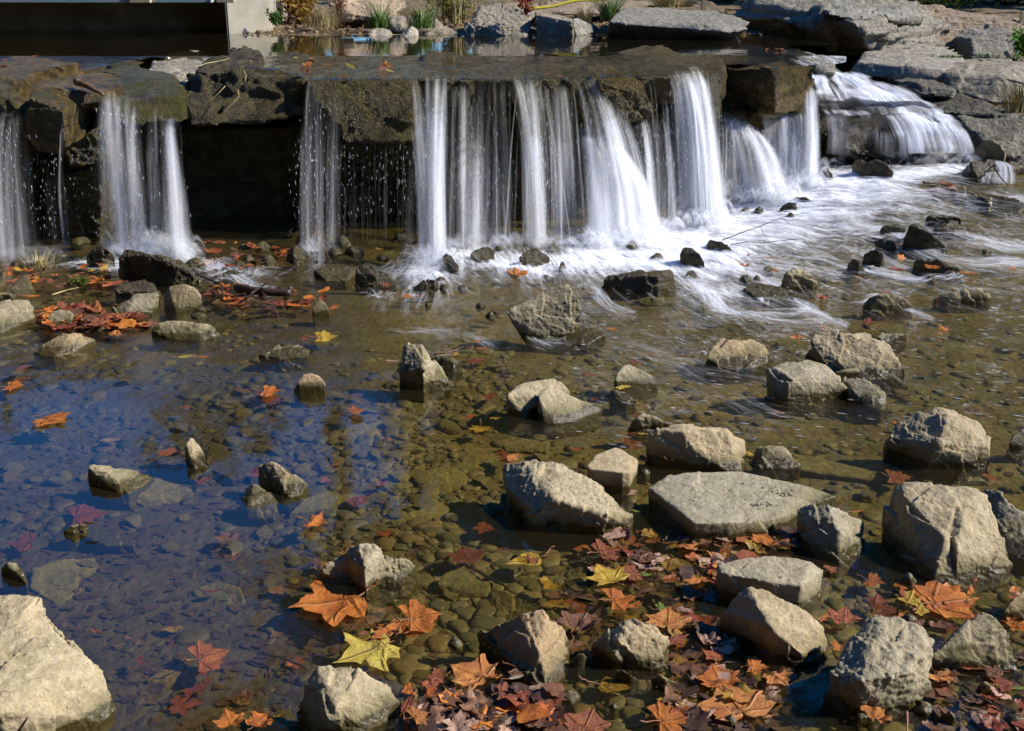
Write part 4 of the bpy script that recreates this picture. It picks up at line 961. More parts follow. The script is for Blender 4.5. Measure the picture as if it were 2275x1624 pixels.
# still pool behind the ledge
pp = [at_z(-500, 124, PZ), at_z(1960, 124, PZ), at_z(2100, 128, PZ)]
verts = [Vector((-7, 8.1, PZ)), Vector((pp[1].x, pp[1].y - .1, PZ)), Vector((3.6, 9.2, PZ)), Vector((3.6, 12.2, PZ)), Vector((-7, 12.2, PZ))]
YB = at_z(1000, 124.5, PZ).y
xs, ys2 = frange(-7, 2.4, 0.1), frange(YB, 12.4, 0.1)
me = new_mesh('pool_water', [(x if y > 8.9 else min(x, 2.02), y, PZ) for y in ys2 for x in xs], [(j * len(xs) + i, j * len(xs) + i + 1, (j + 1) * len(xs) + i + 1, (j + 1) * len(xs) + i) for j in range(len(ys2) - 1) for i in range(len(xs) - 1)])
tag(mesh_obj('pool_water', me, M_POOL), kind='structure', label='still dark pool behind the rock ledge')
# thin water over the ledge
FR = [(-80,160),(60,152),(200,150),(262,140),(335,127),(420,126),(500,146),(560,148),(640,158),(690,176),(920,173),(1130,177),(1330,171),(1500,165),(1565,155),(1604,152),(1606,140),(1640,141),(1712,151),(1722,151),(1806,142),(1850,141),(1880,134)]
def front(u):
    for (a, b) in zip(FR, FR[1:]):
        if a[0] <= u <= b[0]: return a[1] + (b[1] - a[1]) * (u - a[0]) / max(1e-6, b[0] - a[0])
    return 126
verts, faces, fo, tu, fl = [], [], [], [], []
us = frange(-80, 1880, 4); NR = 46
for u in us:
    vf = front(u) + 3.5 * noise.noise(Vector((u * .035, 1, 1))) + 1.5 * noise.noise(Vector((u * .15, 1, 1)))
    for k in range(NR):
        v = vf + (124.2 - vf) * k / (NR - 1)
        p = at_z(u, v, PZ + 0.002)
        e = 1.0 if k else 0.0
        p.z += (0.004 * noise.fractal(Vector((p.x * 7, p.y * 3, 1)), 1, 2, 2) + 0.0035 * noise.fractal(Vector((p.x * 11, p.y * 16, 1)), 1, 2, 2)) * e - (0.006 if k == 0 else 0)
        verts.append(p)
        f = 0.0
        if u > 1740: f = 0.55 * ss((u - 1740) / 60)
        fo.append(f); tu.append(0.8 if u > 600 else 0.3); fl.append((p.y * 0.6 + p.x * .4, p.x))
for i in range(len(us) - 1):
    for k in range(NR - 1):
        a = i * NR + k; faces.append((a, a + NR, a + NR + 1, a + 1))
me = new_mesh('ledge_water', verts, faces); water_attrs(me, fo, tu, fl)
tag(mesh_obj('ledge_water', me, M_FILM), kind='structure', label='thin rippled water sliding over the flat ledge')

# ------------------------------------------------------------------ falling water: soft ribbons
class Rib:
    def __init__(s): s.v = []; s.f = []; s.uv = []; s.d = []; s.r = []
    def add(s, pts, widths, dens, ang=0.0, across=None, seed=None):
        """pts along the flow; ribbon plane turned by ang about the vertical"""
        r = random.random() if seed is None else seed
        base = len(s.v); ln = r * 9.0
        for i, p in enumerate(pts):
            if across is not None: ac = across
            else: ac = Vector((math.cos(ang), math.sin(ang), 0))
            w = widths[i] / 2 if isinstance(widths, list) else widths / 2
            if i: ln += (pts[i] - pts[i - 1]).length
            d = dens[i] if isinstance(dens, list) else dens
            s.v += [p - ac * w, p + ac * w]
            s.uv += [(0.0, ln), (1.0, ln)]; s.d += [d, d]; s.r += [r, r]
            if i:
                a = base + 2 * (i - 1); s.f.append((a, a + 1, a + 3, a + 2))
    def build(s, name, label=None, cat=None, group=None, kind=None, parent=None):
        me = new_mesh(name, s.v, s.f)
        uvl = me.uv_layers.new(name='UVMap')
        li = np.empty(len(me.loops), 'i'); me.loops.foreach_get('vertex_index', li)
        uvl.data.foreach_set('uv', np.array(s.uv, 'f')[li].ravel())
        a = me.attributes.new('dens', 'FLOAT', 'POINT'); a.data.foreach_set('value', s.d)
        a = me.attributes.new('rnd', 'FLOAT', 'POINT'); a.data.foreach_set('value', s.r)
        o = mesh_obj(name, me, M_FALL, parent)
        tag(o, label, cat, group, kind); return o

def lerp(a, b, t): return a + (b - a) * t
DROPS = []
def fall(rb, top, bot, n, dens, w=(0.006, 0.03), cling=0.0, jitter=0.015, seg=12, spread_pow=1.0, drops=1.0, early=0.0):
    """top=(u0,u1,v,Y) lip line, bot=(u0,u1,v) line where it meets the stream"""
    n = int(n * .80)
    sd0 = random.uniform(0, 99); gap = 2.0 + abs(top[1] - top[0]) * .05
    nc = random.sample([k / 23 for k in range(24)], 9)
    for _ in range(n):
        a = random.random()
        if random.random() < .6: a = min(1, max(0, random.choice(nc) + random.gauss(0, .022)))
        u0 = lerp(top[0], top[1], a); u1 = lerp(bot[0], bot[1], min(1, max(0, a + random.gauss(0, 0.10))))
        v0 = top[2] + random.uniform(-5, 3) + (random.random() ** 2 * early)
        p0 = at_y(u0, v0, top[3] + random.uniform(-.02, .02))
        p1 = at_w(u1, bot[2] + random.uniform(-7, 7))
        p0 = p0 + Vector((0, -0.015, 0.008))
        lip = p0 + Vector((0, 0.05, 0.012))
        pts = [lip]; den = [0.0]
        ww = random.uniform(*w) * random.choice([.45, .8, 1.6, 2.6])
        wide = random.random() < .09
        if wide: ww = random.uniform(.05, .13)
        wd = [ww]
        wob = random.uniform(0, 60)
        for i in range(seg + 1):
            s = i / seg
            q = Vector((lerp(p0.x, p1.x, s) + .022 * s * noise.noise(Vector((s * 2.2, wob, a * 3))), lerp(p0.y, p1.y, s ** (1 + cling)), p0.z + (p1.z - p0.z) * (0.22 * s + 0.78 * s * s)))
            pts.append(q)
            den.append(dens * random.uniform(0.75, 1.2) * (0.5 + 0.5 * s) * (1 if i > 1 else .5))
            wd.append(ww * (0.7 + 0.9 * s))
        m = random.uniform(0.15, 1.0) * (.62 if bot[1] < 1280 else .85)
        if wide: m *= .55
        den = [d * m for d in den]
        for i in range(len(den)):
            den[i] *= min(1.35, max(.04 if bot[1] < 1280 else .34, (.50 if bot[1] < 1280 else .62) + 1.7 * noise.noise(Vector((a * gap + sd0, i / seg * 1.1, sd0)))))
        rb.add(pts, wd, den, ang=random.choice([-1, 1]) * random.uniform(.55, 1.2))
        if drops and random.random() < 0.35 * drops:
            for _ in range(random.randint(1, 5)):
                k = random.uniform(0.25, 1.0)
                q = pts[1 + int(k * (seg - 1))] + Vector((random.gauss(0, .02), random.gauss(0, .03) - .02, random.uniform(-.04, .04)))
                DROPS.append((q, random.uniform(.0005, .0011), random.uniform(6, 22)))

def splash(rb, u, v, n, R=0.2, H=0.12, dens=0.35, dirs=(0, 2 * PI), w=(0.006, 0.02)):
    c = at_w(u, v)
    for _ in range(n):
        th = random.uniform(*dirs); r = R * random.uniform(0.25, 1.0); h = H * random.uniform(0.1, 1.0)
        st = c + Vector((random.gauss(0, R * .12), random.gauss(0, R * .12), 0.0))
        pts, den = [], []
        for i in range(8):
            s = i / 7
            pts.append(st + Vector((math.cos(th) * r * s, math.sin(th) * r * s, h * 4 * s * (1 - s) + 0.004)))
            den.append(dens * (1 - s) ** 0.8 * random.uniform(.7, 1.2))
        rb.add(pts, [random.uniform(*w) * (1 + i * .15) for i in range(8)], den, ang=th + PI / 2 + random.uniform(-.5, .5))
        if random.random() < .5:
            DROPS.append((pts[random.randint(2, 7)] + Vector((0, 0, .01)), random.uniform(.0008, .0018), random.uniform(1, 2.5)))

def mist(rb, u0, u1, v, n, h=0.07, dens=0.22):
    """low billows where a fall lands"""
    for _ in range(n):
        c = at_w(random.uniform(u0, u1), v + random.gauss(0, 8))
        L_ = random.uniform(.05, .16); th = random.uniform(-.6, .6)
        hh = h * random.uniform(.3, 1)
        pts = [c + Vector((math.cos(th) * L_ * (s - .5), math.sin(th) * L_ * (s - .5), hh * 4 * s * (1 - s))) for s in [i / 7 for i in range(8)]]
        den = [dens * 4 * s * (1 - s) for s in [i / 7 for i in range(8)]]
        rb.add(pts, random.uniform(.03, .07), den, across=Vector((0, random.uniform(-.7, .2), random.uniform(.5, 1))).normalized())

WG = 'separate falls of white water along the ledge'
def wf(label, calls, splashes=(), mists=(), **k):
    rb = Rib()
    for (t, b, n, d, kw) in calls: fall(rb, t, b, n, d, **kw)
    for s in splashes: splash(rb, *s[0], **s[1])
    for s in mists: mist(rb, *s)
    return rb.build('waterfall', label, 'waterfall', WG, **k)

wf('thin grey veil of water at the left edge of the photo',
   [((8,52,255,6.36),(2,66,572),40,.3,{}),((2,30,262,6.36),(2,30,570),26,.4,{}),((60,140,330,6.55),(60,150,560),36,.14,dict(w=(.003,.01),drops=3)),((138,146,280,6.3),(140,150,556),9,.5,dict(w=(.006,.014)))],
   mists=[(0,150,572,40,.05,.16)])
wf('broad double strand of white water left of the dark recess, the left fall',
   [((232,262,212,6.5),(240,300,566),60,.38,dict(w=(.01,.04))),((262,300,222,6.48),(270,330,572),55,.42,dict(w=(.01,.04))),
    ((300,372,238,6.45),(300,380,570),80,.3,dict(w=(.01,.035),early=40)),((360,402,272,6.45),(370,432,575),95,.55,dict(w=(.01,.04))),
    ((330,395,215,6.6),(335,405,300),40,.28,dict(drops=.3)),((225,260,300,6.45),(230,250,565),18,.22,{})],
   splashes=[((330,560),dict(n=130,R=.22,H=.13,dens=.3)),((410,575),dict(n=80,R=.16,H=.09,dens=.35))], mists=[(235,440,566,150,.09,.3)])
wf('sparse glittering threads of water falling off the left end of the mossy block',
   [((684,700,185,6.78),(676,695,560),26,.3,dict(w=(.005,.018))),((700,722,190,6.78),(690,720,585),30,.26,dict(w=(.005,.02))),((722,752,200,6.78),(715,740,560),18,.3,dict(w=(.004,.014))),
    ((660,680,285,6.74),(662,680,555),16,.3,dict(w=(.004,.014))),((735,760,200,6.78),(728,748,540),12,.35,dict(w=(.004,.01)))],
   splashes=[((693,560),dict(n=70,R=.14,H=.1,dens=.22))])
wf('row of very fine drips under the brown mossy block',
   [((757+i*9.5+random.uniform(-3,3), 762+i*9.5, 322, 6.72), (755+i*9.5, 762+i*9.5, 540), random.choice([2,3,5]), random.uniform(.18,.4), dict(w=(.003,.009), drops=3)) for i in range(17)])
wf('smooth columns of white water that strike a rock and burst, near the centre',
   [((914,930,180,6.86),(938,960,585),34,.5,dict(w=(.008,.03))),((946,962,176,6.86),(955,975,590),50,.6,dict(w=(.008,.03))),((968,992,178,6.86),(968,988,588),80,.85,dict(w=(.01,.03))),
    ((912,925,280,6.8),(935,950,585),26,.5,dict(w=(.006,.02))),((925,985,300,6.8),(940,985,588),50,.28,dict(w=(.01,.04)))],
   splashes=[((957,592),dict(n=200,R=.26,H=.12,dens=.22)),((940,610),dict(n=120,R=.3,H=.05,dens=.2,dirs=(PI*.9,PI*1.7))),((1000,580),dict(n=60,R=.2,H=.08,dens=.25))], mists=[(915,1000,590,60,.06,.3)])
wf('pale ragged curtain just right of the bursting columns',
   [((1010,1080,182,6.92),(1000,1070,545),60,.3,dict(early=90)),((1025,1035,182,6.92),(1020,1035,545),26,.5,dict(w=(.006,.02))),((1040,1066,300,6.86),(1035,1065,545),44,.5,{}),((1050,1062,220,6.9),(1050,1064,545),24,.45,dict(w=(.006,.02)))],
   mists=[(990,1080,548,50,.06,.22)])
wf('bright braided strands left of the leaping fall',
   [((1084,1120,182,6.94),(1078,1125,535),48,.3,dict(early=50)),((1140,1152,178,6.95),(1185,1205,545),46,.6,dict(w=(.006,.025))),((1152,1170,178,6.95),(1165,1195,540),40,.45,{}),
    ((1170,1190,178,6.97),(1190,1215,545),46,.55,{}),((1190,1245,186,6.98),(1220,1262,535),60,.32,dict(early=60)),((1240,1262,190,7.0),(1262,1300,535),36,.35,{})],
   mists=[(1080,1290,548,90,.07,.28)])
wf('scattered fine threads of water between the thicker central strands',
   [((1000,1290,186,6.93),(1000,1300,545),90,.4,dict(w=(.003,.008)))])
wf('leaping fall that spreads into a wide white fan, centre right',
   [((1275,1290,180,7.0),(1330,1350,545),20,.4,dict(w=(.006,.02))),((1288,1318,178,7.0),(1360,1420,540),70,.6,dict(w=(.008,.03))),((1318,1332,182,7.0),(1400,1460,530),60,.6,dict(w=(.008,.03))),
    ((1288,1345,295,6.95),(1310,1385,545),120,.6,dict(w=(.01,.05))),((1320,1365,320,6.95),(1350,1462,530),130,.62,dict(w=(.01,.05)))],
   splashes=[((1400,540),dict(n=160,R=.3,H=.16,dens=.45)),((1340,550),dict(n=110,R=.25,H=.12,dens=.4))], mists=[(1300,1480,545,170,.11,.45)])
wf('half transparent strands hanging behind and right of the glistening brown chunk',
   [((1355,1420,268,6.98),(1360,1440,520),36,.25,dict(w=(.004,.014),drops=2)),((1418,1428,264,6.98),(1440,1455,515),34,.6,dict(w=(.006,.02))),((1428,1480,262,7.0),(1450,1500,505),70,.36,dict(early=40)),((1440,1452,180,7.02),(1452,1465,500),8,.4,dict(w=(.004,.01)))],
   mists=[(1430,1510,512,40,.07,.3)])
wf('tallest solid white fall beside the end block of the ledge',
   [((1484,1500,172,7.1),(1510,1530,500),46,.5,{}),((1500,1535,166,7.12),(1530,1580,498),130,.85,dict(w=(.01,.04))),((1530,1550,160,7.15),(1565,1598,495),90,.75,dict(w=(.01,.035))),
    ((1562,1590,156,7.22),(1580,1600,490),22,.35,dict(w=(.005,.014))),((1470,1495,230,7.08),(1480,1510,500),34,.35,{})],
   splashes=[((1560,500),dict(n=150,R=.28,H=.14,dens=.45))], mists=[(1500,1610,500,130,.12,.5)])
wf('fan shaped fall spraying right from the gap after the end block',
   [((1606,1628,262,7.5),(1605,1660,450),60,.35,dict(w=(.006,.025))),((1612,1650,270,7.5),(1650,1720,442),130,.6,dict(w=(.008,.03))),((1640,1672,290,7.5),(1710,1752,435),110,.62,dict(w=(.008,.03))),((1600,1612,255,7.45),(1602,1612,460),18,.4,dict(w=(.004,.014)))],
   splashes=[((1710,440),dict(n=120,R=.26,H=.12,dens=.4))], mists=[(1600,1770,446,140,.11,.45)])
wf('wide white sheet falling beneath the overhanging square block',
   [((1690,1745,254,7.72),(1700,1750,415),120,.62,dict(w=(.01,.05))),((1745,1790,256,7.72),(1745,1795,412),120,.66,dict(w=(.01,.05))),((1785,1806,200,7.78),(1790,1815,408),80,.65,dict(w=(.008,.03)))],
   splashes=[((1760,410),dict(n=100,R=.25,H=.12,dens=.4))], mists=[(1700,1830,412,120,.11,.45)])

# stepped cascade at the right
def cascade():
    rb = Rib()
    def path(a):
        K = [((500+330*a, 625+35*a), 8.75), ((500+480*a, 690+30*a), 8.5), ((505+720*a, 770+40*a), 8.25), ((510+900*a, 850+40*a), 8.02), ((520+1000*a, 905+30*a), 7.93), ((560+1040*a, 985+25*a), 7.82),
             ((600+1080*a, 1035+15*a), 7.72), ((605+1150*a, 1110+20*a), 7.64), ((603+1215*a, 1220+20*a), 7.58), ((600+1250*a, 1440-60*abs(a-.3)), 7.54)]
        nz = [48 * noise.noise(Vector((a * 5.5, i * .8, 2))) + 12 * noise.noise(Vector((a * 17, i, 2))) for i in range(10)]
        return [at_y(*uv_of('A3', k[0] + nz[i], k[1] + nz[i]), y - (.13 if i < 4 else .03)) + Vector((0, 0, .02)) for i, (k, y) in enumerate(K)]
    for _ in range(900):
        a = random.choice([random.random(), min(1, max(0, random.choice([.05,.12,.3,.42,.5,.58,.66,.75,.83,.9,.96]) + random.gauss(0, .012)))])
        P = path(a); w = random.uniform(.01, .05); m = random.uniform(.1, .8) * (1.25 if a > .45 else .9)
        i0 = random.choice([0, 0, 1, 2, 3, 5, 5]); i1 = random.choice([9, 9, 9, 6, 5]) if i0 < 5 else 9
        pts, den = [], []
        jx = random.gauss(0, .015)
        for i in range(i0, i1):
            for s in (0, .33, .66):
                q = P[i].lerp(P[i + 1], s) + Vector((jx, 0, 0.012 * math.sin(s * 3)))
                d = .55
                if 4 <= i < 6 : d = .06 if a < .6 else .6
                if 6 <= i: d = (.07 if (a < .34) else (.85 if a > .48 else .3)) 
                if i < 4: d = .85
                d *= min(1.3, max(.03 if a < .5 else .2, .45 + 1.8 * noise.noise(Vector((a * 8, i * .55 + s * .5, 4)))))
                pts.append(q); den.append(d * m)
        den[0] = 0; den[-1] *= .3
        rb.add(pts, w, den, ang=random.choice([-1, 1]) * random.uniform(.4, 1.1))
    for _ in range(60):     # flatter sheets lying on the upper steps
        a = random.random(); P = path(a); i = random.choice([0, 1, 2, 3, 5, 5])
        p, q = P[i], P[i + 1]
        pts = [p.lerp(q, s / 5) + Vector((random.gauss(0, .002), 0, .02)) for s in range(6)]
        rb.add(pts, random.uniform(.03, .08), [.42 * s for s in (0, .8, 1, 1, .8, 0)], across=Vector((1, .1, random.uniform(-.3, .3))).normalized())
    for k in range(9):
        splash(rb, 1850 + k * 38, 352 - abs(k - 4) * 1.5, 26, R=.16, H=.07, dens=.3)
    mist(rb, 1850, 2165, 352, 150, .07, .35)
    mist(rb, 1812, 1860, 300, 60, .1, .3)
    rb.build('waterfall', 'wide stepped cascade of white water at the right, spreading downward', 'waterfall', WG)
    # little spill over the rounded rock at the right edge
    rb = Rib()
    for _ in range(60):
        a = random.random()
        K = [((1960+150*a, 1355+20*a), 0.07), ((1950+230*a, 1400+20*a), 0.06), ((1930+270*a, 1480+20*a), .03), ((1900+300*a, 1560+10*a), .012)]
        pts = [W('A3', *k, z) for k, z in K]
        pts = [pts[i].lerp(pts[i + 1], s) for i in range(3) for s in (0, .5)] + [pts[3]]
        rb.add(pts, random.uniform(.01, .03), [0, .2, .22, .22, .22, .2, .1], ang=random.uniform(-.8, .8))
    rb.build('waterfall', 'little spill of water over the rounded rock at the right edge', 'waterfall', WG)
cascade()

# silky streaks lying on the broken surface of the stream
rb = Rib()
cnt = 0
tries = 0
while cnt < 2600 and tries < 60000:
    tries += 1
    u = random.uniform(760, 2320); v = random.uniform(385, 760)
    f = foam_at(u, v)
    if random.random() > f * 1.1 + (0.035 if v < 680 and u > 1350 else 0.0): continue
    cnt += 1
    p = at_w(u, v)
    Ls = random.uniform(.08, .38); n = 9
    pts, den = [], []
    x, y = p.x, p.y
    wob = random.uniform(0, 9)
    for i in range(n):
        dx, dy = x - FO[0], y - FO[1]; r = math.hypot(dx, dy)
        a = math.atan2(dy, dx) + 0.55 * noise.noise(Vector((x * 2.2, y * 2.2, 5)))
        uu, vv = uv_px(x, y, zw(x, y))
        pts.append(Vector((x, y, water_z(x, y, turb_at(uu, vv)) + 0.008 + 0.006 * math.sin(wob + i))))
        den.append(4 * (i / (n - 1)) * (1 - i / (n - 1)) * (.12 + .38 * f))
        x += math.cos(a) * Ls / n; y += math.sin(a) * Ls / n
    a0 = math.atan2(y - p.y, x - p.x) + PI / 2
    ww = random.uniform(.008, .035)
    rb.add(pts, ww, den, across=Vector((math.cos(a0), math.sin(a0), random.uniform(-.35, .35))).normalized())
rb.build('foam', 'silky white foam streaks drawn out by the current', kind='stuff')

# wisps of foam that follow the main threads of current
rb = Rib()
WISP = [([(1490,600),(1560,650),(1610,690),(1700,715),(1830,714)],90,10,.42),([(1640,590),(1700,620),(1760,660),(1800,690)],70,9,.4),([(1870,590),(1960,612),(2050,622),(2130,616)],60,7,.42),
 ([(1990,545),(2100,580),(2280,588)],70,8,.38),([(2100,530),(2200,545),(2300,560)],60,8,.4),([(820,735),(960,739),(1040,747),(1095,768)],34,7,.2),
 ([(1310,640),(1350,680),(1400,700)],36,8,.3),([(1890,682),(1950,660),(2020,690),(2070,712)],50,5,.35),([(1560,640),(1590,680),(1640,700)],60,9,.4),([(1740,700),(1800,690),(1880,720)],40,6,.32),
 ([(1640,640),(1700,655),(1690,668)],36,5,.4),([(2180,450),(2280,470)],40,8,.4),([(1150,742),(1210,765),(1260,770)],26,5,.25),([(1860,500),(1960,520),(2080,560)],80,10,.35),([(420,585),(500,600),(560,640),(600,650)],70,8,.4),([(1330,760),(1500,800),(1700,835)],30,20,.16),([(1500,830),(1650,900),(1800,950)],26,24,.12)]
for pl, n, jit, dn in WISP:
    n = int(n * 1.5); jit *= 1.25
    P = [at_w(*q) for q in pl]
    for _ in range(n):
        k0 = random.uniform(0, len(P) - 1.3); ln = random.uniform(.5, 1.2)
        oy = random.gauss(0, jit) * .004; ox = random.gauss(0, jit) * .002
        pts, den = [], []
        for i in range(9):
            k = min(len(P) - 1.001, k0 + ln * i / 8); j = int(k); q = P[j].lerp(P[j + 1], k - j)
            x, y = q.x + ox, q.y + oy + .01 * math.sin(i * .8 + k0 * 9)
            pts.append(Vector((x, y, water_z(x, y, .8) + .008 + .004 * math.sin(i + k0)))); den.append(dn * 4 * (i / 8) * (1 - i / 8) * random.uniform(.6, 1.2))
        d = (pts[-1] - pts[0]); a0 = math.atan2(d.y, d.x) + PI / 2
        rb.add(pts, random.uniform(.006, .022), den, across=Vector((math.cos(a0), math.sin(a0), random.uniform(-.5, .5))).normalized())
# short white ribbons that imitate sun glints on the wavelets
for _ in range(480):
    u, v = random.uniform(1100, 2290), random.uniform(620, 1000)
    if random.random() > turb_at(u, v): continue
    p = at_w(u, v); a = -.35 + random.gauss(0, .12); L_ = random.uniform(.012, .05)
    pts = [p + Vector((math.cos(a) * L_ * s, math.sin(a) * L_ * s, .012)) for s in (0, .33, .66, 1)]
    rb.add(pts, random.uniform(.0025, .005), [0, .9, .9, 0], across=Vector((-math.sin(a), math.cos(a), .2)))
rb.build('foam', 'thin wisps of foam along the threads of the current, with white dashes imitating sun glints', kind='stuff')

# foam collar and small burst of wash round the rocks below the falls
rb = Rib()
for (u, v, n, Rr) in [(845,662,26,.14),(800,610,20,.12),(330,600,60,.16),(470,590,60,.2),(560,610,40,.2),(260,600,40,.15),(1440,590,60,.2),(1260,600,50,.18),(1640,600,40,.2),(1720,640,30,.2),(1540,640,40,.2),(2080,545,30,.2),(1930,570,30,.15),(1900,560,30,.2)]:
    splash(rb, u, v, n, R=Rr, H=.03, dens=.3)
rb.build('foam', 'low wash of foam among the rocks at the foot of the falls', kind='stuff')

# droplets
def drops():
    vs, fs = [], []
    for _ in range(500):
        u = random.choice([random.uniform(0, 240), random.uniform(640, 780), random.uniform(880, 1500)]); v = random.uniform(300, 560)
        DROPS.append((at_y(u, v, random.uniform(6.25, 6.7)), random.uniform(.0004, .0008), random.uniform(8, 24)))
    for q, r, e in DROPS:
        b = len(vs)
        vs += [q + Vector((r, 0, 0)), q + Vector((0, -r, 0)), q + Vector((-r, 0, 0)), q + Vector((0, r, 0)), q + Vector((0, 0, r * e)), q - Vector((0, 0, r * e))]
        for i in range(4):
            j = (i + 1) % 4
            fs += [(b + i, b + j, b + 4), (b + j, b + i, b + 5)]
    me = new_mesh('water_spray', vs, fs)
    tag(mesh_obj('water_spray', me, M_DROP), kind='stuff', label='glittering droplets flying around the falls')
drops()
# ------------------------------------------------------------------ pebbles
def ico(sub=1):
    bm = bmesh.new(); bmesh.ops.create_icosphere(bm, subdivisions=sub, radius=1)
    v = np.array([p.co[:] for p in bm.verts], 'f'); f = [tuple(x.index for x in fc.verts) for fc in bm.faces]; bm.free()
    return v, np.array(f)
PALE = [(.22,.18,.085),(.17,.14,.06),(.13,.105,.05),(.25,.19,.09),(.19,.165,.11),(.24,.15,.07),(.30,.24,.13),(.14,.13,.07),(.11,.10,.06)]
def gravel():
    rng = np.random.default_rng(3)
    v, f = ico(2); nv = len(v)
    V, Fc, C = [], [], []
    k = 0
    while k < 7500:
        u = rng.uniform(-60, 2340); vv = rng.uniform(600, 1720)
        if vv < 760 and rng.random() < .4: continue
        p = at_w(u, vv)
        x, y = p.x, p.y + rng.uniform(0, .1)
        # silt patches stay bare
        if noise.noise(Vector((x * 2.3, y * 2.3, 9))) > .05 and rng.random() < .85: continue
        if u < 850 and vv > 1200 and rng.random() < .95: continue
        if u < 560 and vv > 900 and rng.random() < .6: continue
        if vv < 750 and 540 < u < 1180 and rng.random() < .85: continue
        if u > 1350 and vv < 1120 and rng.random() < .65: continue
        s = rng.lognormal(math.log(.0075 + .0015 * y), .55); s = min(s, .036)
        sc = np.array([s * rng.uniform(.8, 1.6), s * rng.uniform(.7, 1.2), s * rng.uniform(.25, .45)])
        q = v * sc * (1 + .10 * rng.standard_normal((1, 3)))
        q = np.clip(q, -sc * rng.uniform(.62, .95, 3), sc * rng.uniform(.62, .95, 3)) * (1 + .13 * np.sin(v[:, [1, 2, 0]] * 3 + rng.uniform(0, 6)))
        a = rng.uniform(0, PI); c, s_ = math.cos(a), math.sin(a)
        q = np.stack([q[:, 0] * c - q[:, 1] * s_, q[:, 0] * s_ + q[:, 1] * c, q[:, 2]], 1)
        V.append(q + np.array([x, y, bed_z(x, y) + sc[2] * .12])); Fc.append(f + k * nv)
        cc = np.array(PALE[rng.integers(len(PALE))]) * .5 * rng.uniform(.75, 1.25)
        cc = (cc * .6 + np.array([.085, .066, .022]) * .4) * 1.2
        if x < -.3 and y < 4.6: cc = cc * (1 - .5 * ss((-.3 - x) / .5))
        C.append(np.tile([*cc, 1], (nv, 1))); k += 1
    V = np.concatenate(V).astype('f'); Fc = np.concatenate(Fc).astype('i'); C = np.concatenate(C).astype('f')
    me = D.meshes.new('gravel')
    me.vertices.add(len(V)); me.vertices.foreach_set('co', V.ravel())
    me.loops.add(Fc.size); me.loops.foreach_set('vertex_index', Fc.ravel())
    me.polygons.add(len(Fc)); me.polygons.foreach_set('loop_start', np.arange(0, Fc.size, 3, dtype='i'))
    me.update(calc_edges=True)
    me.polygons.foreach_set('use_smooth', [True] * len(Fc))
    a = me.color_attributes.new('pcol', 'FLOAT_COLOR', 'POINT'); a.data.foreach_set('color', C.ravel())
    tag(mesh_obj('gravel', me, M_PEB), kind='stuff', label='small brown and olive pebbles covering the stream bed')
gravel()
def debris():
    rr = random.Random(77); vs, fs = [], []
    for _ in range(2600):
        u = rr.uniform(-20, 1000) if rr.random() < .75 else rr.uniform(900, 2280); v = rr.uniform(880, 1640)
        p = at_w(u, v); x, y = p.x, p.y
        a = rr.uniform(0, 6.3); L_ = rr.uniform(.006, .028); w = L_ * rr.choice([.08, .12, .3, .5, .7])
        z = bed_z(x, y) + .004
        d = Vector((math.cos(a), math.sin(a), rr.uniform(-.2, .25))) * L_; e = Vector((-math.sin(a), math.cos(a), rr.uniform(-.2, .2))) * w
        q = Vector((x, y, z)); b = len(vs)
        vs += [q - d, q - d * .3 + e, q + d * .4 + e * rr.uniform(.3, 1.2), q + d, q + d * .2 - e, q - d * .5 - e * rr.uniform(.3, 1)]
        fs.append((b, b + 1, b + 2, b + 3, b + 4, b + 5))
    for _ in range(1500):
        zu = rr.choice([(930, 1240, 1530, 1635, .016), (1330, 1780, 1180, 1310, .008), (1480, 1760, 1370, 1630, .008), (2060, 2290, 1440, 1635, .010), (1240, 1600, 1290, 1480, .0), (60, 340, 690, 740, .010), (450, 720, 560, 690, .008)])
        u, v = rr.uniform(zu[0], zu[1]), rr.uniform(zu[2], zu[3]); q = at_w(u, v, rr.uniform(-.02, zu[4]))
        a = rr.uniform(0, 6.3); L_ = rr.uniform(.006, .03); w = L_ * rr.choice([.1, .3, .6, .8])
        d = Vector((math.cos(a), math.sin(a), rr.uniform(-.3, .3))) * L_; e = Vector((-math.sin(a), math.cos(a), rr.uniform(-.4, .4))) * w; b = len(vs)
        vs += [q - d, q - d * .3 + e, q + d * .4 + e * rr.uniform(.3, 1.2), q + d, q + d * .2 - e, q - d * .5 - e * rr.uniform(.3, 1)]
        fs.append((b, b + 1, b + 2, b + 3, b + 4, b + 5))
    o = mesh_obj('leaf_debris', new_mesh('leaf_debris', vs, fs, False), M_DEB)
    tag(o, kind='stuff', label='dark shreds of leaf and twig settled on the silt')
M_DEB = simple('sodden debris', (0.065, 0.036, 0.018), 0.45, nscale=25, var=.7, bump=0)
debris()

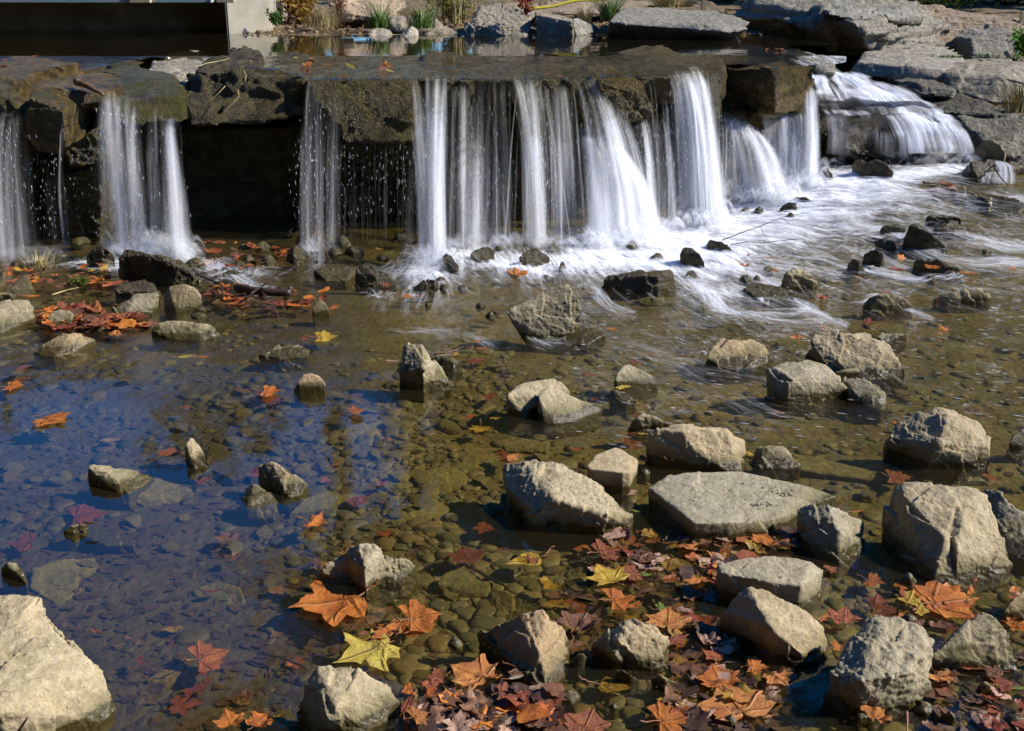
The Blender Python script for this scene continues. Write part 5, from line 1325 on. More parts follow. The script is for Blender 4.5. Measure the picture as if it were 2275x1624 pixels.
def grit():
    rr = random.Random(4); bpy.context.view_layer.update(); dg = bpy.context.evaluated_depsgraph_get()
    v0, f0 = ico(1); vs, fs = [], []
    for _ in range(70):
        cx, cy, sx_, sy_ = rr.choice([(2389, 1100, 60, 20), (2389, 1100, 60, 20), (2199, 1205, 50, 12), (1950, 1140, 260, 80)])
        q = W('C2', cx + rr.gauss(0, sx_), cy + rr.gauss(0, sy_), .055)
        ok, loc, n, i, o, m_ = scene.ray_cast(dg, q + Vector((0, 0, .2)), Vector((0, 0, -1)))
        if not ok or o.name.startswith('stream') or loc.z < .02: continue
        r = rr.uniform(.0015, .0045); k = len(vs)
        vs += [loc + Vector((float(x) * r * 1.3, float(y) * r, float(z) * r * .8 + r * .4)) for x, y, z in v0]; fs += [tuple(int(t) + k for t in f) for f in f0]
    tag(mesh_obj('grit', new_mesh('grit', vs, fs), M_GRIT), kind='stuff', label='crumbs of stone lying on the broad flat slab')
M_GRIT = simple('stone crumbs', (.22, .19, .14), .9)
grit()

def cobbles():
    protos = []
    for k in range(8):
        bm = bmesh.new()
        if k % 2: bmesh.ops.create_icosphere(bm, subdivisions=4, radius=1)
        else:
            q = random.Random(k)
            for _ in range(15):
                a = q.uniform(0, 6.3); r_ = q.uniform(.7, 1.15)
                bm.verts.new((math.cos(a) * r_, math.sin(a) * r_, q.choice([-.9, .9]) * q.uniform(.5, 1)))
            bmesh.ops.convex_hull(bm, input=bm.verts[:])
            bmesh.ops.triangulate(bm, faces=bm.faces[:]); bmesh.ops.subdivide_edges(bm, edges=bm.edges[:], cuts=5, use_grid_fill=True)
            for _ in range(3): bmesh.ops.smooth_vert(bm, verts=bm.verts[:], factor=.5)
        off = Vector((k * 7.1, 0, 0))
        for v in bm.verts:
            p = v.co.copy(); r = 1 + .22 * noise.noise(p * .9 + off) + .05 * noise.noise(p * 3 + off)
            ds, ps = noise.voronoi(p * 1.1 + off)
            r += 0.1 * hashv(ps[0]).dot(p * 1.1 + off - ps[0])
            v.co = Vector((p.x * r, p.y * r * .78, p.z * r * .42))
        me = D.meshes.new('cobble'); bm.to_mesh(me); bm.free()
        me.polygons.foreach_set('use_smooth', [True] * len(me.polygons)); me.materials.append(M_SUB)
        protos.append(me)
    rr = random.Random(11); n = 0
    zones = [('drowned cobbles of the middle stream', 'olive brown cobble lying under clear water in midstream', (560, 1400, 780, 1330), 120),
             ('drowned cobbles of the left pool', 'bluish drowned cobble lying under the sky reflection at left', (-20, 560, 830, 1250), 40),
             ('drowned cobbles under the leaves', 'olive cobble under the shallow leafy water at lower right', (850, 2260, 1230, 1640), 34),
             ('drowned cobbles of the right current', 'blurred cobble under the rippled current at right', (1420, 2290, 720, 1100), 48)]
    for grp, lab, (a, b, c, d), cnt in zones:
        for _ in range(cnt):
            u, v = rr.uniform(a, b), rr.uniform(c, d)
            p = at_w(u, v)
            s = rr.uniform(.016, .034) * (0.75 + 0.12 * p.y)
            o = mesh_obj('cobble', protos[rr.randrange(8)])
            o.location = (p.x, p.y + .05, bed_z(p.x, p.y + .05) + s * .2)
            o.scale = (s, s, s); o.rotation_euler = (rr.uniform(-.2, .2), rr.uniform(-.2, .2), rr.uniform(0, 6.3))
            o.color = (0, rr.uniform(0, .5), rr.uniform(.3, .72), 1)
            tag(o, lab, 'cobble', grp); n += 1
cobbles()

# ------------------------------------------------------------------ leaves
HALF = {
 'syc': [(0,0),(.12,-.10),(.34,-.15),(.48,-.06),(.70,.02),(.63,.13),(.57,.24),(.66,.33),(.82,.52),(.67,.58),(.52,.61),(.41,.66),(.33,.74),(.22,.86),(.12,.94),(0,1.1)],
 'map': [(0,0),(.08,-.07),(.30,-.13),(.34,-.04),(.60,.04),(.50,.15),(.44,.22),(.56,.34),(.80,.48),(.64,.54),(.55,.64),(.40,.58),(.30,.56),(.32,.70),(.22,.80),(.12,.88),(0,1.12)],
 'wide': [(0,0.05),(.12,-.03),(.34,-.06),(.60,-.12),(.70,.02),(.66,.14),(.86,.24),(.74,.36),(.58,.40),(.52,.54),(.40,.50),(.26,.52),(.24,.66),(.10,.74),(0,.9)],
 'pop': [(0,0),(.20,.02),(.36,.12),(.40,.28),(.34,.46),(.20,.66),(.08,.82),(0,.95)],
 'oval': [(0,0),(.10,.06),(.17,.22),(.19,.42),(.16,.62),(.08,.84),(0,1)],
}
TIPS = {'syc': [(.64,0),(.74,.62),(0,1.1)], 'map': [(.50,.05),(.76,.52),(0,1.12)], 'wide': [(.6,-.12),(.86,.24),(0,.9)], 'pop': [(.36,.25),(.30,.5),(0,.95)], 'oval': [(0,1)]}
def leaf_mesh(kind, seed, curl=0.12, fine=True):
    rr = random.Random(seed)
    half = HALF[kind]
    out = half[:-1] + [half[-1]] + [(-x, y) for x, y in reversed(half[1:-1])]
    jit = [(x * rr.uniform(.86, 1.06) + rr.uniform(-.035, .035), y + rr.uniform(-.045, .045)) for x, y in out]
    dens = []
    SUB = 3 if fine else 1
    for i, (x, y) in enumerate(jit):
        x2, y2 = jit[(i + 1) % len(jit)]
        for k in range(SUB):
            t = k / SUB; dens.append((x + (x2 - x) * t, y + (y2 - y) * t))
    c = (0.0, 0.16 if kind in ('syc', 'map', 'wide') else .35)
    rings = 6 if fine else 3
    tips = TIPS[kind]; tips = tips + [(-x, y) for x, y in tips if x]
    ox = rr.uniform(0, 99)
    verts, vein = [], []
    def zf(x, y):
        r = math.hypot(x, y - c[1])
        z = curl * (1.1 * r ** 2 * (0.5 + 0.9 * noise.noise(Vector((x * 1.6 + ox, y * 1.6, 1)))))
        z += curl * .55 * noise.noise(Vector((x * 3 + ox, y * 3, 7))) + curl * 0.25 * abs(x) 
        return z
    def vf(x, y):
        best = 9
        for tx, ty in tips:
            bx, by = (0, .05) if kind in ('syc', 'map', 'wide') else (0, max(0, ty - .3) if tx else 0)
            dx, dy = tx - bx, ty - by; L2 = dx * dx + dy * dy
            t = max(0, min(1, ((x - bx) * dx + (y - by) * dy) / L2))
            best = min(best, math.hypot(x - bx - t * dx, y - by - t * dy))
        return max(0.0, 1 - best / .035)
    verts.append((c[0], c[1], zf(*c))); vein.append(vf(*c))
    for r in range(1, rings + 1):
        t = (r / rings) ** .8
        for x, y in dens:
            X, Y = c[0] + (x - c[0]) * t, c[1] + (y - c[1]) * t
            verts.append((X, Y, zf(X, Y))); vein.append(vf(X, Y))
    n = len(dens); faces = []
    for i in range(n): faces.append((0, 1 + i, 1 + (i + 1) % n))
    for r in range(rings - 1):
        for i in range(n):
            a = 1 + r * n + i; b = 1 + r * n + (i + 1) % n
            faces.append((a, a + n, b + n, b))
    me = new_mesh('fallen_leaf', verts, faces)
    at = me.attributes.new('vein', 'FLOAT', 'POINT'); at.data.foreach_set('value', vein)
    me.materials.append(M_LEAF)
    return me

def tube(pts, radii, sides=5):
    vs, fs = [], []
    for i, p in enumerate(pts):
        d = (pts[min(i + 1, len(pts) - 1)] - pts[max(i - 1, 0)]).normalized()
        a = d.orthogonal().normalized(); b = d.cross(a)
        r = radii[i] if isinstance(radii, list) else radii
        for k in range(sides):
            t = 2 * PI * k / sides; vs.append(p + (a * math.cos(t) + b * math.sin(t)) * r)
    for i in range(len(pts) - 1):
        for k in range(sides):
            a = i * sides + k; b = i * sides + (k + 1) % sides
            fs.append((a, b, b + sides, a + sides))
    n = len(pts)
    vs.append(pts[0]); vs.append(pts[-1])
    for k in range(sides):
        fs.append((len(vs) - 2, (k + 1) % sides, k)); fs.append((len(vs) - 1, (n - 1) * sides + k, (n - 1) * sides + (k + 1) % sides))
    return vs, fs

LC = {'O': (.60,.19,.035), 'o': (.66,.26,.07), 'R': (.27,.070,.032), 'r': (.40,.13,.06), 'B': (.21,.10,.055), 'b': (.10,.055,.038), 'Y': (.72,.55,.10), 'y': (.62,.40,.05), 'T': (.55,.34,.24), 'G': (.20,.28,.04), 'M': (.35,.20,.03), 'P': (.60,.50,.36)}
def leaf(reg, x, y, w, kind, col, rot, label, z=.4, curl=.12, tilt=(0, 0), stem=True, fine=True, seed=None, me=None, group=None, name='fallen_leaf'):
    p = W(reg, x, y)
    if z < 0: p = at_w(*uv_of(reg, x, y), z / 100)
    else: p.z += z / 100
    s = F / (p - Vector((0, 0, CAM_H))).length
    size = w * .2604 / s / (1.35 if kind in ('syc', 'map') else 1.55 if kind == 'wide' else .95)
    sd = seed if seed is not None else int(x * 3 + y * 5)
    me = me or leaf_mesh(kind, sd, curl * (.75 if curl < .3 else 1), fine)
    o = mesh_obj(name, me)
    r = math.radians(rot - 90)
    o.rotation_euler = (math.radians(tilt[0]), math.radians(tilt[1]), r)
    o.scale = (size, size, size)
    cy = .45
    o.location = p - Matrix.Rotation(r, 3, 'Z') @ Vector((0, cy * size, 0))
    c = LC[col]; rr = random.Random(sd)
    j = rr.uniform(.85, 1.15)
    o.color = (c[0] * j, c[1] * j, c[2] * j, 1)
    tag(o, label, 'leaf', group)
    if stem:
        L_ = rr.uniform(.35, .6); up = rr.uniform(.0, .3)
        pts = [Vector((rr.uniform(-.02, .02) * k + .05 * k * k * .1, -L_ * k / 6, .01 + up * (k / 6) ** 1.6)) for k in range(7)]
        pts[0] = Vector((0, .05, .015))
        vs, fs = tube(pts, [.012 + .002 * k for k in range(7)])
        sm = new_mesh('stem', vs, fs); so = mesh_obj('stem', sm, M_STEM, o)
    return o

LV = [
 ('D1',640,540,670,'syc','O',200,'large orange red leaf with an upright stem, in front of the porous rock',.3,.16),
 ('D1',960,960,610,'map','Y',215,'yellow maple leaf floating alone, brightest in the foreground',.3,.13),
 ('D1',1130,760,350,'wide','O',140,'orange leaf folded against its neighbour right above the yellow maple leaf',.5,.2),
 ('D1',1480,660,540,'wide','O',20,'wide orange leaf with its right lobe raised and lit, above the yellow one',.5,.16),
 ('D1',880,700,340,'syc','B',250,'dull brown leaf sunk between the orange red and the folded leaf',-1.2,.1),
 ('D1',945,815,90,'oval','r',20,'small pink scrap of leaf on the upper edge of the yellow maple leaf',1.0,.1),
 ('D1',1340,790,260,'wide','O',260,'orange leaf tip half under the wide orange leaf',-.2,.12),
 ('D1',1810,120,330,'map','R',100,'dark red leaf under water below the narrow submerged stone',-1.2,.12),
 ('D1',1850,1150,420,'syc','o',150,'golden orange leaf with a red upright stem near the bottom drift',.8,.2),
 ('D1',1540,1170,230,'wide','r',190,'thin red leaf edge left of the golden orange one',.2,.2),
 ('D1',2080,1170,150,'oval','O',0,'narrow orange leaf tip right of the golden orange one',.4,.1),
 ('D0',1830,970,480,'wide','O',30,'orange leaf glowing through the shallow water, lower left',-.8,.12),
 ('D0',1180,1020,150,'wide','R',200,'squarish drowned red leaf piece, lower left',-2,.1),
 ('D0',1810,430,150,'oval','R',10,'small drowned red leaf near a pale submerged dome',-3,.1),
 ('D0',820,770,100,'oval','r',340,'tiny curled leaf with a straw coloured stem right of the corner boulder',0,.2),
 ('D0',1960,1600,230,'syc','O',120,'curled orange leaf at the bottom edge left of the faceted rock',2,.35),
 ('D0',2230,1600,220,'syc','O',60,'second curled orange leaf at the bottom edge, touching the faceted rock side',2,.35),
 ('C0',455,505,277,'syc','O',330,'lone orange leaf floating on still water at far left',.6,.13),
 ('C0',150,210,250,'wide','O',10,'bright orange leaf at the left edge above the lone one',.5,.15),
 ('C0',140,150,190,'wide','r',170,'faded red leaf just behind the bright orange one at the left edge',-.5,.1),
 ('C0',170,45,170,'wide','r',180,'pink brown leaf near the left edge at the pebbly shallows',-.3,.1),
 ('C0',1450,765,180,'syc','r',80,'pinkish red floating leaf left of the narrow upright rock',.2,.06),
 ('C0',1610,380,120,'wide','r',20,'small red leaf in the left riffle with a twig upright beside it',-.5,.08),
 ('C0',1710,1010,180,'wide','R',170,'red leaf under water right of the pale wedge rock',-2,.1),
 ('C0',780,1300,470,'wide','R',20,'large purple red leaf deep in the blue reflection',-3,.1),
 ('C0',170,1540,330,'wide','R',190,'drowned red leaf at the left edge in the blue reflection',-2.5,.1),
 ('C0',930,660,160,'oval','T',0,'pale oval leaf drowned under the blue reflection',-3,.05),
 ('C1',560,1395,300,'wide','O',345,'folded bright orange leaf floating above the porous rock',1.0,.28),
 ('C1',170,265,270,'wide','O',0,'orange leaf with raised points beside the whitish cone stone',.8,.22),
 ('C1',140,330,200,'wide','R',180,'brick red drowned leaf just below the orange leaf by the cone stone',-1,.1),
 ('C1',900,440,220,'wide','r',20,'red leaf draped over a flat stone in midstream',1.4,.15),
 ('C1',1930,570,200,'map','y',260,'mustard yellow leaf sunk near the centre of the stream',-1,.1),
 ('C1',2090,455,200,'wide','y',0,'thin yellow leaf at the shaded left side of the pale rock pair',-.3,.12),
 ('C1',2000,290,190,'wide','R',160,'deep red leaf clump under water left of the pale rock pair',-1.5,.2),
 ('C1',1990,1410,240,'map','R',330,'red brown leaf under water left of a stalked yellow leaf',-1.5,.1),
 ('C1',2180,800,260,'wide','R',10,'red leaf under water touching the top of the long pinkish boulder',-1,.1),
 ('C1',2210,845,140,'wide','o',0,'salmon orange leaf scrap on the top edge of the long pinkish boulder',1.2,.1),
 ('C1',700,870,110,'oval','r',40,'faint pink leaf under water left of centre',-2,.05),
 ('C2',50,820,150,'wide','o',180,'orange leaf lying at the left of the long pinkish boulder',.6,.1),
 ('C2',1010,215,190,'wide','Y',340,'lime yellow leaf caught at the foot of the tan humped rock',.6,.1),
 ('C2',1160,625,90,'oval','y',350,'bright yellow leaf strip beside the triangular grey rock',.8,.1),
 ('C2',1100,690,260,'wide','r',20,'brick red leaf left of the big two toned boulder',-.2,.12),
 ('C2',1060,600,160,'wide','R',170,'dark red leaf at the foot of the triangular grey rock',.1,.15),
 ('C2',1150,830,140,'wide','O',200,'orange leaf wedged right of the cube shaped block',.3,.2),
 ('C2',1340,870,130,'oval','O',110,'flame orange leaf standing on edge in the shade of the two toned boulder',2.5,.5),
 ('C2',1400,770,140,'oval','M',120,'curled brown leaf leaning on the shaded face of the two toned boulder',5,.5),
 ('C2',2090,790,110,'wide','y',0,'yellow leaf tip right of the two toned boulder',.3,.1),
 ('C2',1100,1275,80,'oval','G',330,'yellow green leaf at the pointed end of the long pinkish boulder',.4,.1),
 ('C2',1080,1100,150,'wide','T',10,'pale brown translucent leaf under the cube shaped block',.1,.12),
 ('C2',1300,1470,360,'syc','r',80,'big brick red leaf lying below the left end of the flat slab',-.5,.1),
 ('C2',1060,1530,230,'wide','r',200,'brick red leaf left of the bigger one under the flat slab',-.6,.1),
 ('C2',890,1600,380,'wide','r',20,'broad red brown leaf on the water, left of the leaf drift under the flat slab',.0,.1),
 ('C2',1820,1520,230,'oval','T',300,'pinkish pale leaf lying wet at the lower edge of the flat slab',1.2,.15),
 ('C2',2180,1500,220,'wide','O',20,'bright orange leaf with dark veins, right part of the drift under the slab',1.2,.12),
 ('D2',150,170,300,'pop','y',200,'mottled yellow green leaf with a long thin stalk',.1,.1),
 ('D2',230,160,160,'wide','r',20,'salmon leaf piece touching the mottled yellow green leaf',.2,.14),
 ('D2',850,330,330,'syc','y',120,'glossy yellow orange leaf with one raised point, centre right drift',1.2,.22),
 ('D2',1030,310,300,'wide','r',190,'pinkish orange leaf overlapping the glossy yellow orange one',1.0,.12),
 ('D2',1160,310,160,'oval','G',350,'olive yellow leaf end right of the overlapping pair',1.0,.1),
 ('D2',1000,525,390,'wide','O',10,'flat golden orange leaf like a bat wing, centre right drift',1.0,.14),
 ('D2',1240,180,230,'pop','B',340,'dark brown glistening leaf with a pointed tip',1.0,.12),
 ('D2',1290,230,170,'oval','T',45,'pale tan curled leaf like a shell on the drift',2.2,.3),
 ('D2',1380,680,350,'syc','o',80,'tan orange leaf with radiating dark veins above the notched rock',.6,.1),
 ('D2',1520,635,140,'oval','T',330,'small pink leaf lying on the tan orange veined one',1.6,.12),
 ('D2',1350,590,190,'wide','G',10,'yellow green leaf edge behind the tan orange veined one',.4,.15),
 ('D2',620,770,330,'syc','B',60,'crumpled brown leaf between the ridge backed and notched rocks',2.2,.35),
 ('D2',1450,890,260,'wide','R',300,'wine red wet leaf right of the notched whitish rock',.8,.12),
 ('D2',1470,1030,240,'oval','R',320,'long dark red leaf below the wine red one',.6,.12),
 ('D2',1720,920,180,'syc','T',60,'bleached curled leaf standing up in the dark gap',2.5,.5),
 ('D2',1800,1200,330,'syc','O',100,'crinkled orange leaf above the big flat orange one, lower right',1.2,.22),
 ('D2',1930,1400,560,'syc','o',110,'biggest flat orange leaf with its stalk hanging down, bottom right centre',1.0,.1),
 ('D2',920,1240,270,'pop','M',350,'brown heart shaped leaf with a yellow midrib and stalk',-.2,.08),
 ('D2',690,1560,370,'syc','r',70,'dark orange leaf cut by the bottom edge in the centre',.6,.1),
 ('D2',1430,1550,480,'wide','O',10,'fiery orange leaf with a pale curved stalk at the bottom edge',.8,.14),
 ('D2',2150,1100,280,'wide','O',350,'deep orange leaf in the shadow under the pebbly boulder',.8,.2),
 ('D2',170,1170,330,'wide','B',330,'brown leaf with a raised tip left of the ridge backed rock foot',2.0,.25),
 ('D2',80,1240,130,'oval','P',20,'narrow pale yellow leaf lying across brown ones in the bottom drift',2.4,.06),
 ('D2',270,1300,150,'wide','T',300,'rounded pale pink leaf at the tail of the ridge backed rock',1.5,.12),
 ('D2',90,1370,230,'wide','r',20,'smooth rust leaf in the bottom drift left',1.6,.1),
 ('D2',310,1450,140,'wide','r',300,'rust leaf with a dark looping stalk, bottom drift',1.6,.15),
 ('D1',1310,1350,190,'wide','O',200,'bright orange curled leaf at the top left of the bottom drift',2,.3),
 ('D1',1510,1290,150,'syc','r',100,'red orange leaf with raised points at the top of the bottom drift',2.4,.35),
 ('D1',1320,1480,230,'oval','R',80,'glossy pink red leaf standing on edge in the bottom drift',2.4,.3),
 ('D1',1440,1570,260,'wide','o',30,'tan orange leaf flat at the bottom edge of the drift',2.6,.12),
 ('D1',2180,1350,270,'wide','r',0,'long dull red leaf at the right of the bottom drift',1.6,.1),
 ('D1',1840,1400,300,'wide','B',60,'muddy brown wet leaf in the middle of the bottom drift',1.8,.15),
 ('D3',1020,350,240,'wide','O',330,'orange ribbed leaf lying alone under ripples, right',-.3,.14),
 ('D3',1110,590,400,'wide','R',350,'dark orange red leaf under water above the tall pitted boulder',-.3,.1),
 ('D3',1300,500,230,'pop','y',60,'round yellow leaf with a tall curved stalk',.6,.15),
 ('D3',1640,530,520,'syc','O',10,'large orange leaf fading to red at the far lobe, right of the stalked yellow one',.5,.12),
 ('D3',1420,620,190,'wide','y',340,'ochre leaf lobe below the large fading orange one',.8,.14),
 ('D3',1620,420,330,'wide','r',170,'thin red leaf behind the large fading orange one',-.2,.08),
 ('D3',740,690,240,'syc','r',70,'dusty pink leaf with two points left of the tall pitted boulder',1.5,.3),
 ('D3',590,710,150,'wide','O',320,'narrow orange leaf against the pebbly boulder',1.5,.25),
 ('D3',690,930,150,'wide','O',0,'square bright orange leaf between the pebbly and pitted boulders',1.0,.12),
 ('D3',640,270,150,'wide','r',20,'small rust leaf at the tip of the undercut slab',1.0,.25),
 ('D3',1860,350,90,'oval','r',60,'coral pink leaf against the foot of the huge blocky boulder',.6,.2),
 ('D3',1660,1050,190,'oval','b',100,'nearly black curled leaf leaning on the moss tinted rock',3.5,.5),
 ('D3',1780,1080,110,'oval','T',20,'small pink tan leaf right of the nearly black curled one',1.5,.25),
 ('D3',1560,1230,220,'syc','o',280,'tan orange folded leaf right of the tall pitted boulder',1.5,.35),
 ('D3',2110,1250,240,'wide','R',10,'brown red leaf with a bright upturned edge beside a pale pebble',1.0,.15),
 ('D3',2230,1280,110,'oval','G',5,'pale green leaf at the right edge',.8,.06),
 ('D3',2180,560,140,'oval','o',30,'curled tan leaf resting on the grey rock at the right edge',5.0,.4),
 ('D3',1030,1570,280,'wide','o',40,'pale orange leaf standing up at the bottom edge under the pitted boulder',2.5,.5),
 ('D3',180,1230,240,'syc','o',300,'peach coloured curled leaf in shade left of the tall pitted boulder',1.5,.3),
 ('D3',30,1450,120,'wide','O',20,'plain orange leaf at the bottom edge in blue shade',1.0,.12),
 ('D3',60,30,190,'syc','O',60,'orange leaf under the lower edge of the flat slab, rightmost of the drift',1.4,.18),
 ('D3',220,60,180,'wide','r',300,'pink red leaf hanging beside the shaded side of the rough pinkish boulder',1.2,.22),
 ('C3',150,780,10,'oval','r',0,None,0,.1),
 ('C3',1230,975,330,'wide','r',350,'rust leaf streaming under water in front of the angular peaked boulder',-.8,.1),
 ('C3',2000,975,150,'wide','r',20,'smaller rust leaf under water right of the streaming one',-.8,.1),
 ('C3',1160,565,70,'oval','O',100,'tiny orange leaf stuck to the left of the angular peaked boulder',2.5,.4),
 ('C3',190,425,110,'oval','o',330,'blurred orange leaf under water below the square cracked boulder',-1,.1),
 ('C3',850,1275,90,'oval','O',10,'thin orange leaf between the rough pinkish and the huge boulder',.3,.1),
 ('B3',330,1390,110,'syc','o',80,'pale salmon leaf standing against the long ridged boulder',3,.3),
 ('B3',950,1270,150,'wide','R',330,'dark red leaf leaning on the low grey slab',3,.35),
 ('B3',1490,790,120,'syc','O',60,'vivid orange leaf caught on a stone in the right current',3.5,.35),
 ('B3',1790,785,150,'oval','O',350,'orange leaf stretched in the ripples right of the vivid one',.3,.1),
 ('B3',780,690,60,'oval','B',80,'brown leaf plastered on the slim dark rock in the rapids',4.5,.3),
 ('B3',1225,465,60,'oval','o',70,'orange scrap between the round green and tall mossy rocks',3,.3),
 ('B3',1460,60,60,'oval','O',70,'orange leaf standing at the head of the right edge slab',3,.3),
 ('B3',120,690,110,'oval','O',330,'orange curl of leaf on the black foam washed twig rock',2,.4),
 ('B3',160,810,110,'wide','r',20,'wet brown red leaf left of the wet brown block',3,.3),
 ('B2',110,805,200,'syc','O',30,'orange leaf tipped with dark stem in the riffle left of the long black rock',1.5,.25),
 ('B2',2040,800,110,'wide','O',40,'orange leaf bent over a black cube of rock',5,.4),
 ('B2',2060,670,60,'oval','O',70,'small orange leaf spike at the end of the foam washed log',2.5,.4),
 ('B2',890,1265,110,'oval','O',335,'slim orange and yellow leaf in midstream right of the balanced rock',.4,.1),
 ('B2',1770,965,80,'oval','r',350,'salmon leaf scrap in the wash below the black egg shaped rock',.3,.1),
 ('B1',640,1335,300,'wide','y',10,'yellow centred orange leaf drifting left of centre',.4,.1),
 ('B1',430,1070,160,'wide','O',200,'orange leaf left of the upright oval stone',.6,.15),
 ('B1',700,1090,150,'wide','O',340,'orange leaf right of the upright oval stone',.6,.15),
 ('B1',1350,1000,150,'oval','O',355,'boat shaped salmon leaf in the shallow flow',1.0,.3),
 ('B1',1080,610,100,'wide','y',20,'yellow leaf on the dark stones by the splash',2,.15),
 ('B1',1150,900,130,'wide','r',10,'wet orange leaf at the foot of the sloping wet rock',.8,.2),
 ('B1',460,1395,90,'wide','R',60,'small brown leaf on the thin pitted plate of stone',2.5,.3),
 ('B1',1960,1440,130,'oval','r',10,'red leaf on the end of a thin stick in midstream',.8,.1),
 ('B1',1740,1480,110,'wide','y',350,'amber leaf below the thin stick in midstream',.3,.1),
 ('B1',1920,1390,90,'oval','O',40,'orange leaf on top of the thin stick in midstream',1.2,.15),
 ('B1',1180,1540,110,'oval','T',355,'flat tan leaf left of the peaked rock',.5,.05),
 ('B0',700,590,110,'wide','Y',20,'yellow leaf lying by the foam under the leftmost falls',2,.15),
 ('B0',545,660,70,'oval','Y',0,'small yellow leaf below the other yellow one at left',1.5,.1),
 ('B0',100,830,130,'wide','O',20,'orange leaf beside the dark pyramid stone at the left edge',2,.25),
 ('B0',265,800,100,'wide','O',60,'orange curled leaf above the dark pyramid stone',2.5,.3),
 ('B0',310,860,110,'wide','y',340,'golden leaf right of the dark pyramid stone',2,.25),
 ('B0',485,840,80,'wide','O',90,'orange leaf upright in the green weed at left',2.5,.3),
 ('B0',800,800,110,'wide','y',20,'golden leaf left of the big cratered boulder',2.5,.2),
 ('B0',880,770,90,'wide','o',80,'pale orange leaf propped beside the golden one',4,.3),
 ('B0',270,985,140,'oval','O',0,'orange leaf floating before the dark pyramid stone',.5,.1),
 ('B0',1000,1360,110,'syc','o',90,'tan starry leaf standing on the low grey plate at left',3,.4),
 ('B0',1940,930,150,'wide','O',60,'orange leaf heap beside the black twig, left one',2.5,.3),
 ('B0',2070,930,150,'wide','O',40,'orange leaf heap beside the black twig, right one',2.5,.3),
 ('B0',2010,1060,140,'oval','O',0,'flat orange leaf below the heap by the black twig',.8,.15),
 ('B0',1590,1500,140,'oval','Y',10,'yellow leaf floating in the pebbly shallows left of centre',.3,.06),
 ('B0',1740,1500,110,'oval','O',0,'small orange leaf right of the floating yellow one',.2,.06),
 ('A1',460,535,90,'wide','O',20,'orange leaf wet on the ledge above the thin curtain',96,.3),
]
def at_ledge(reg, x, y, z): return at_z(*uv_of(reg, x, y), z)
for e in LV:
    if e[7] is None or e[0][0] == 'A': continue
    reg, x, y, w, kd, col, rot, lab, z, curl = e
    far = reg[0] in 'AB'
    leaf(reg, x, y, w, kd, col, rot, lab, z, curl, fine=not far, stem=(z > -1.5))

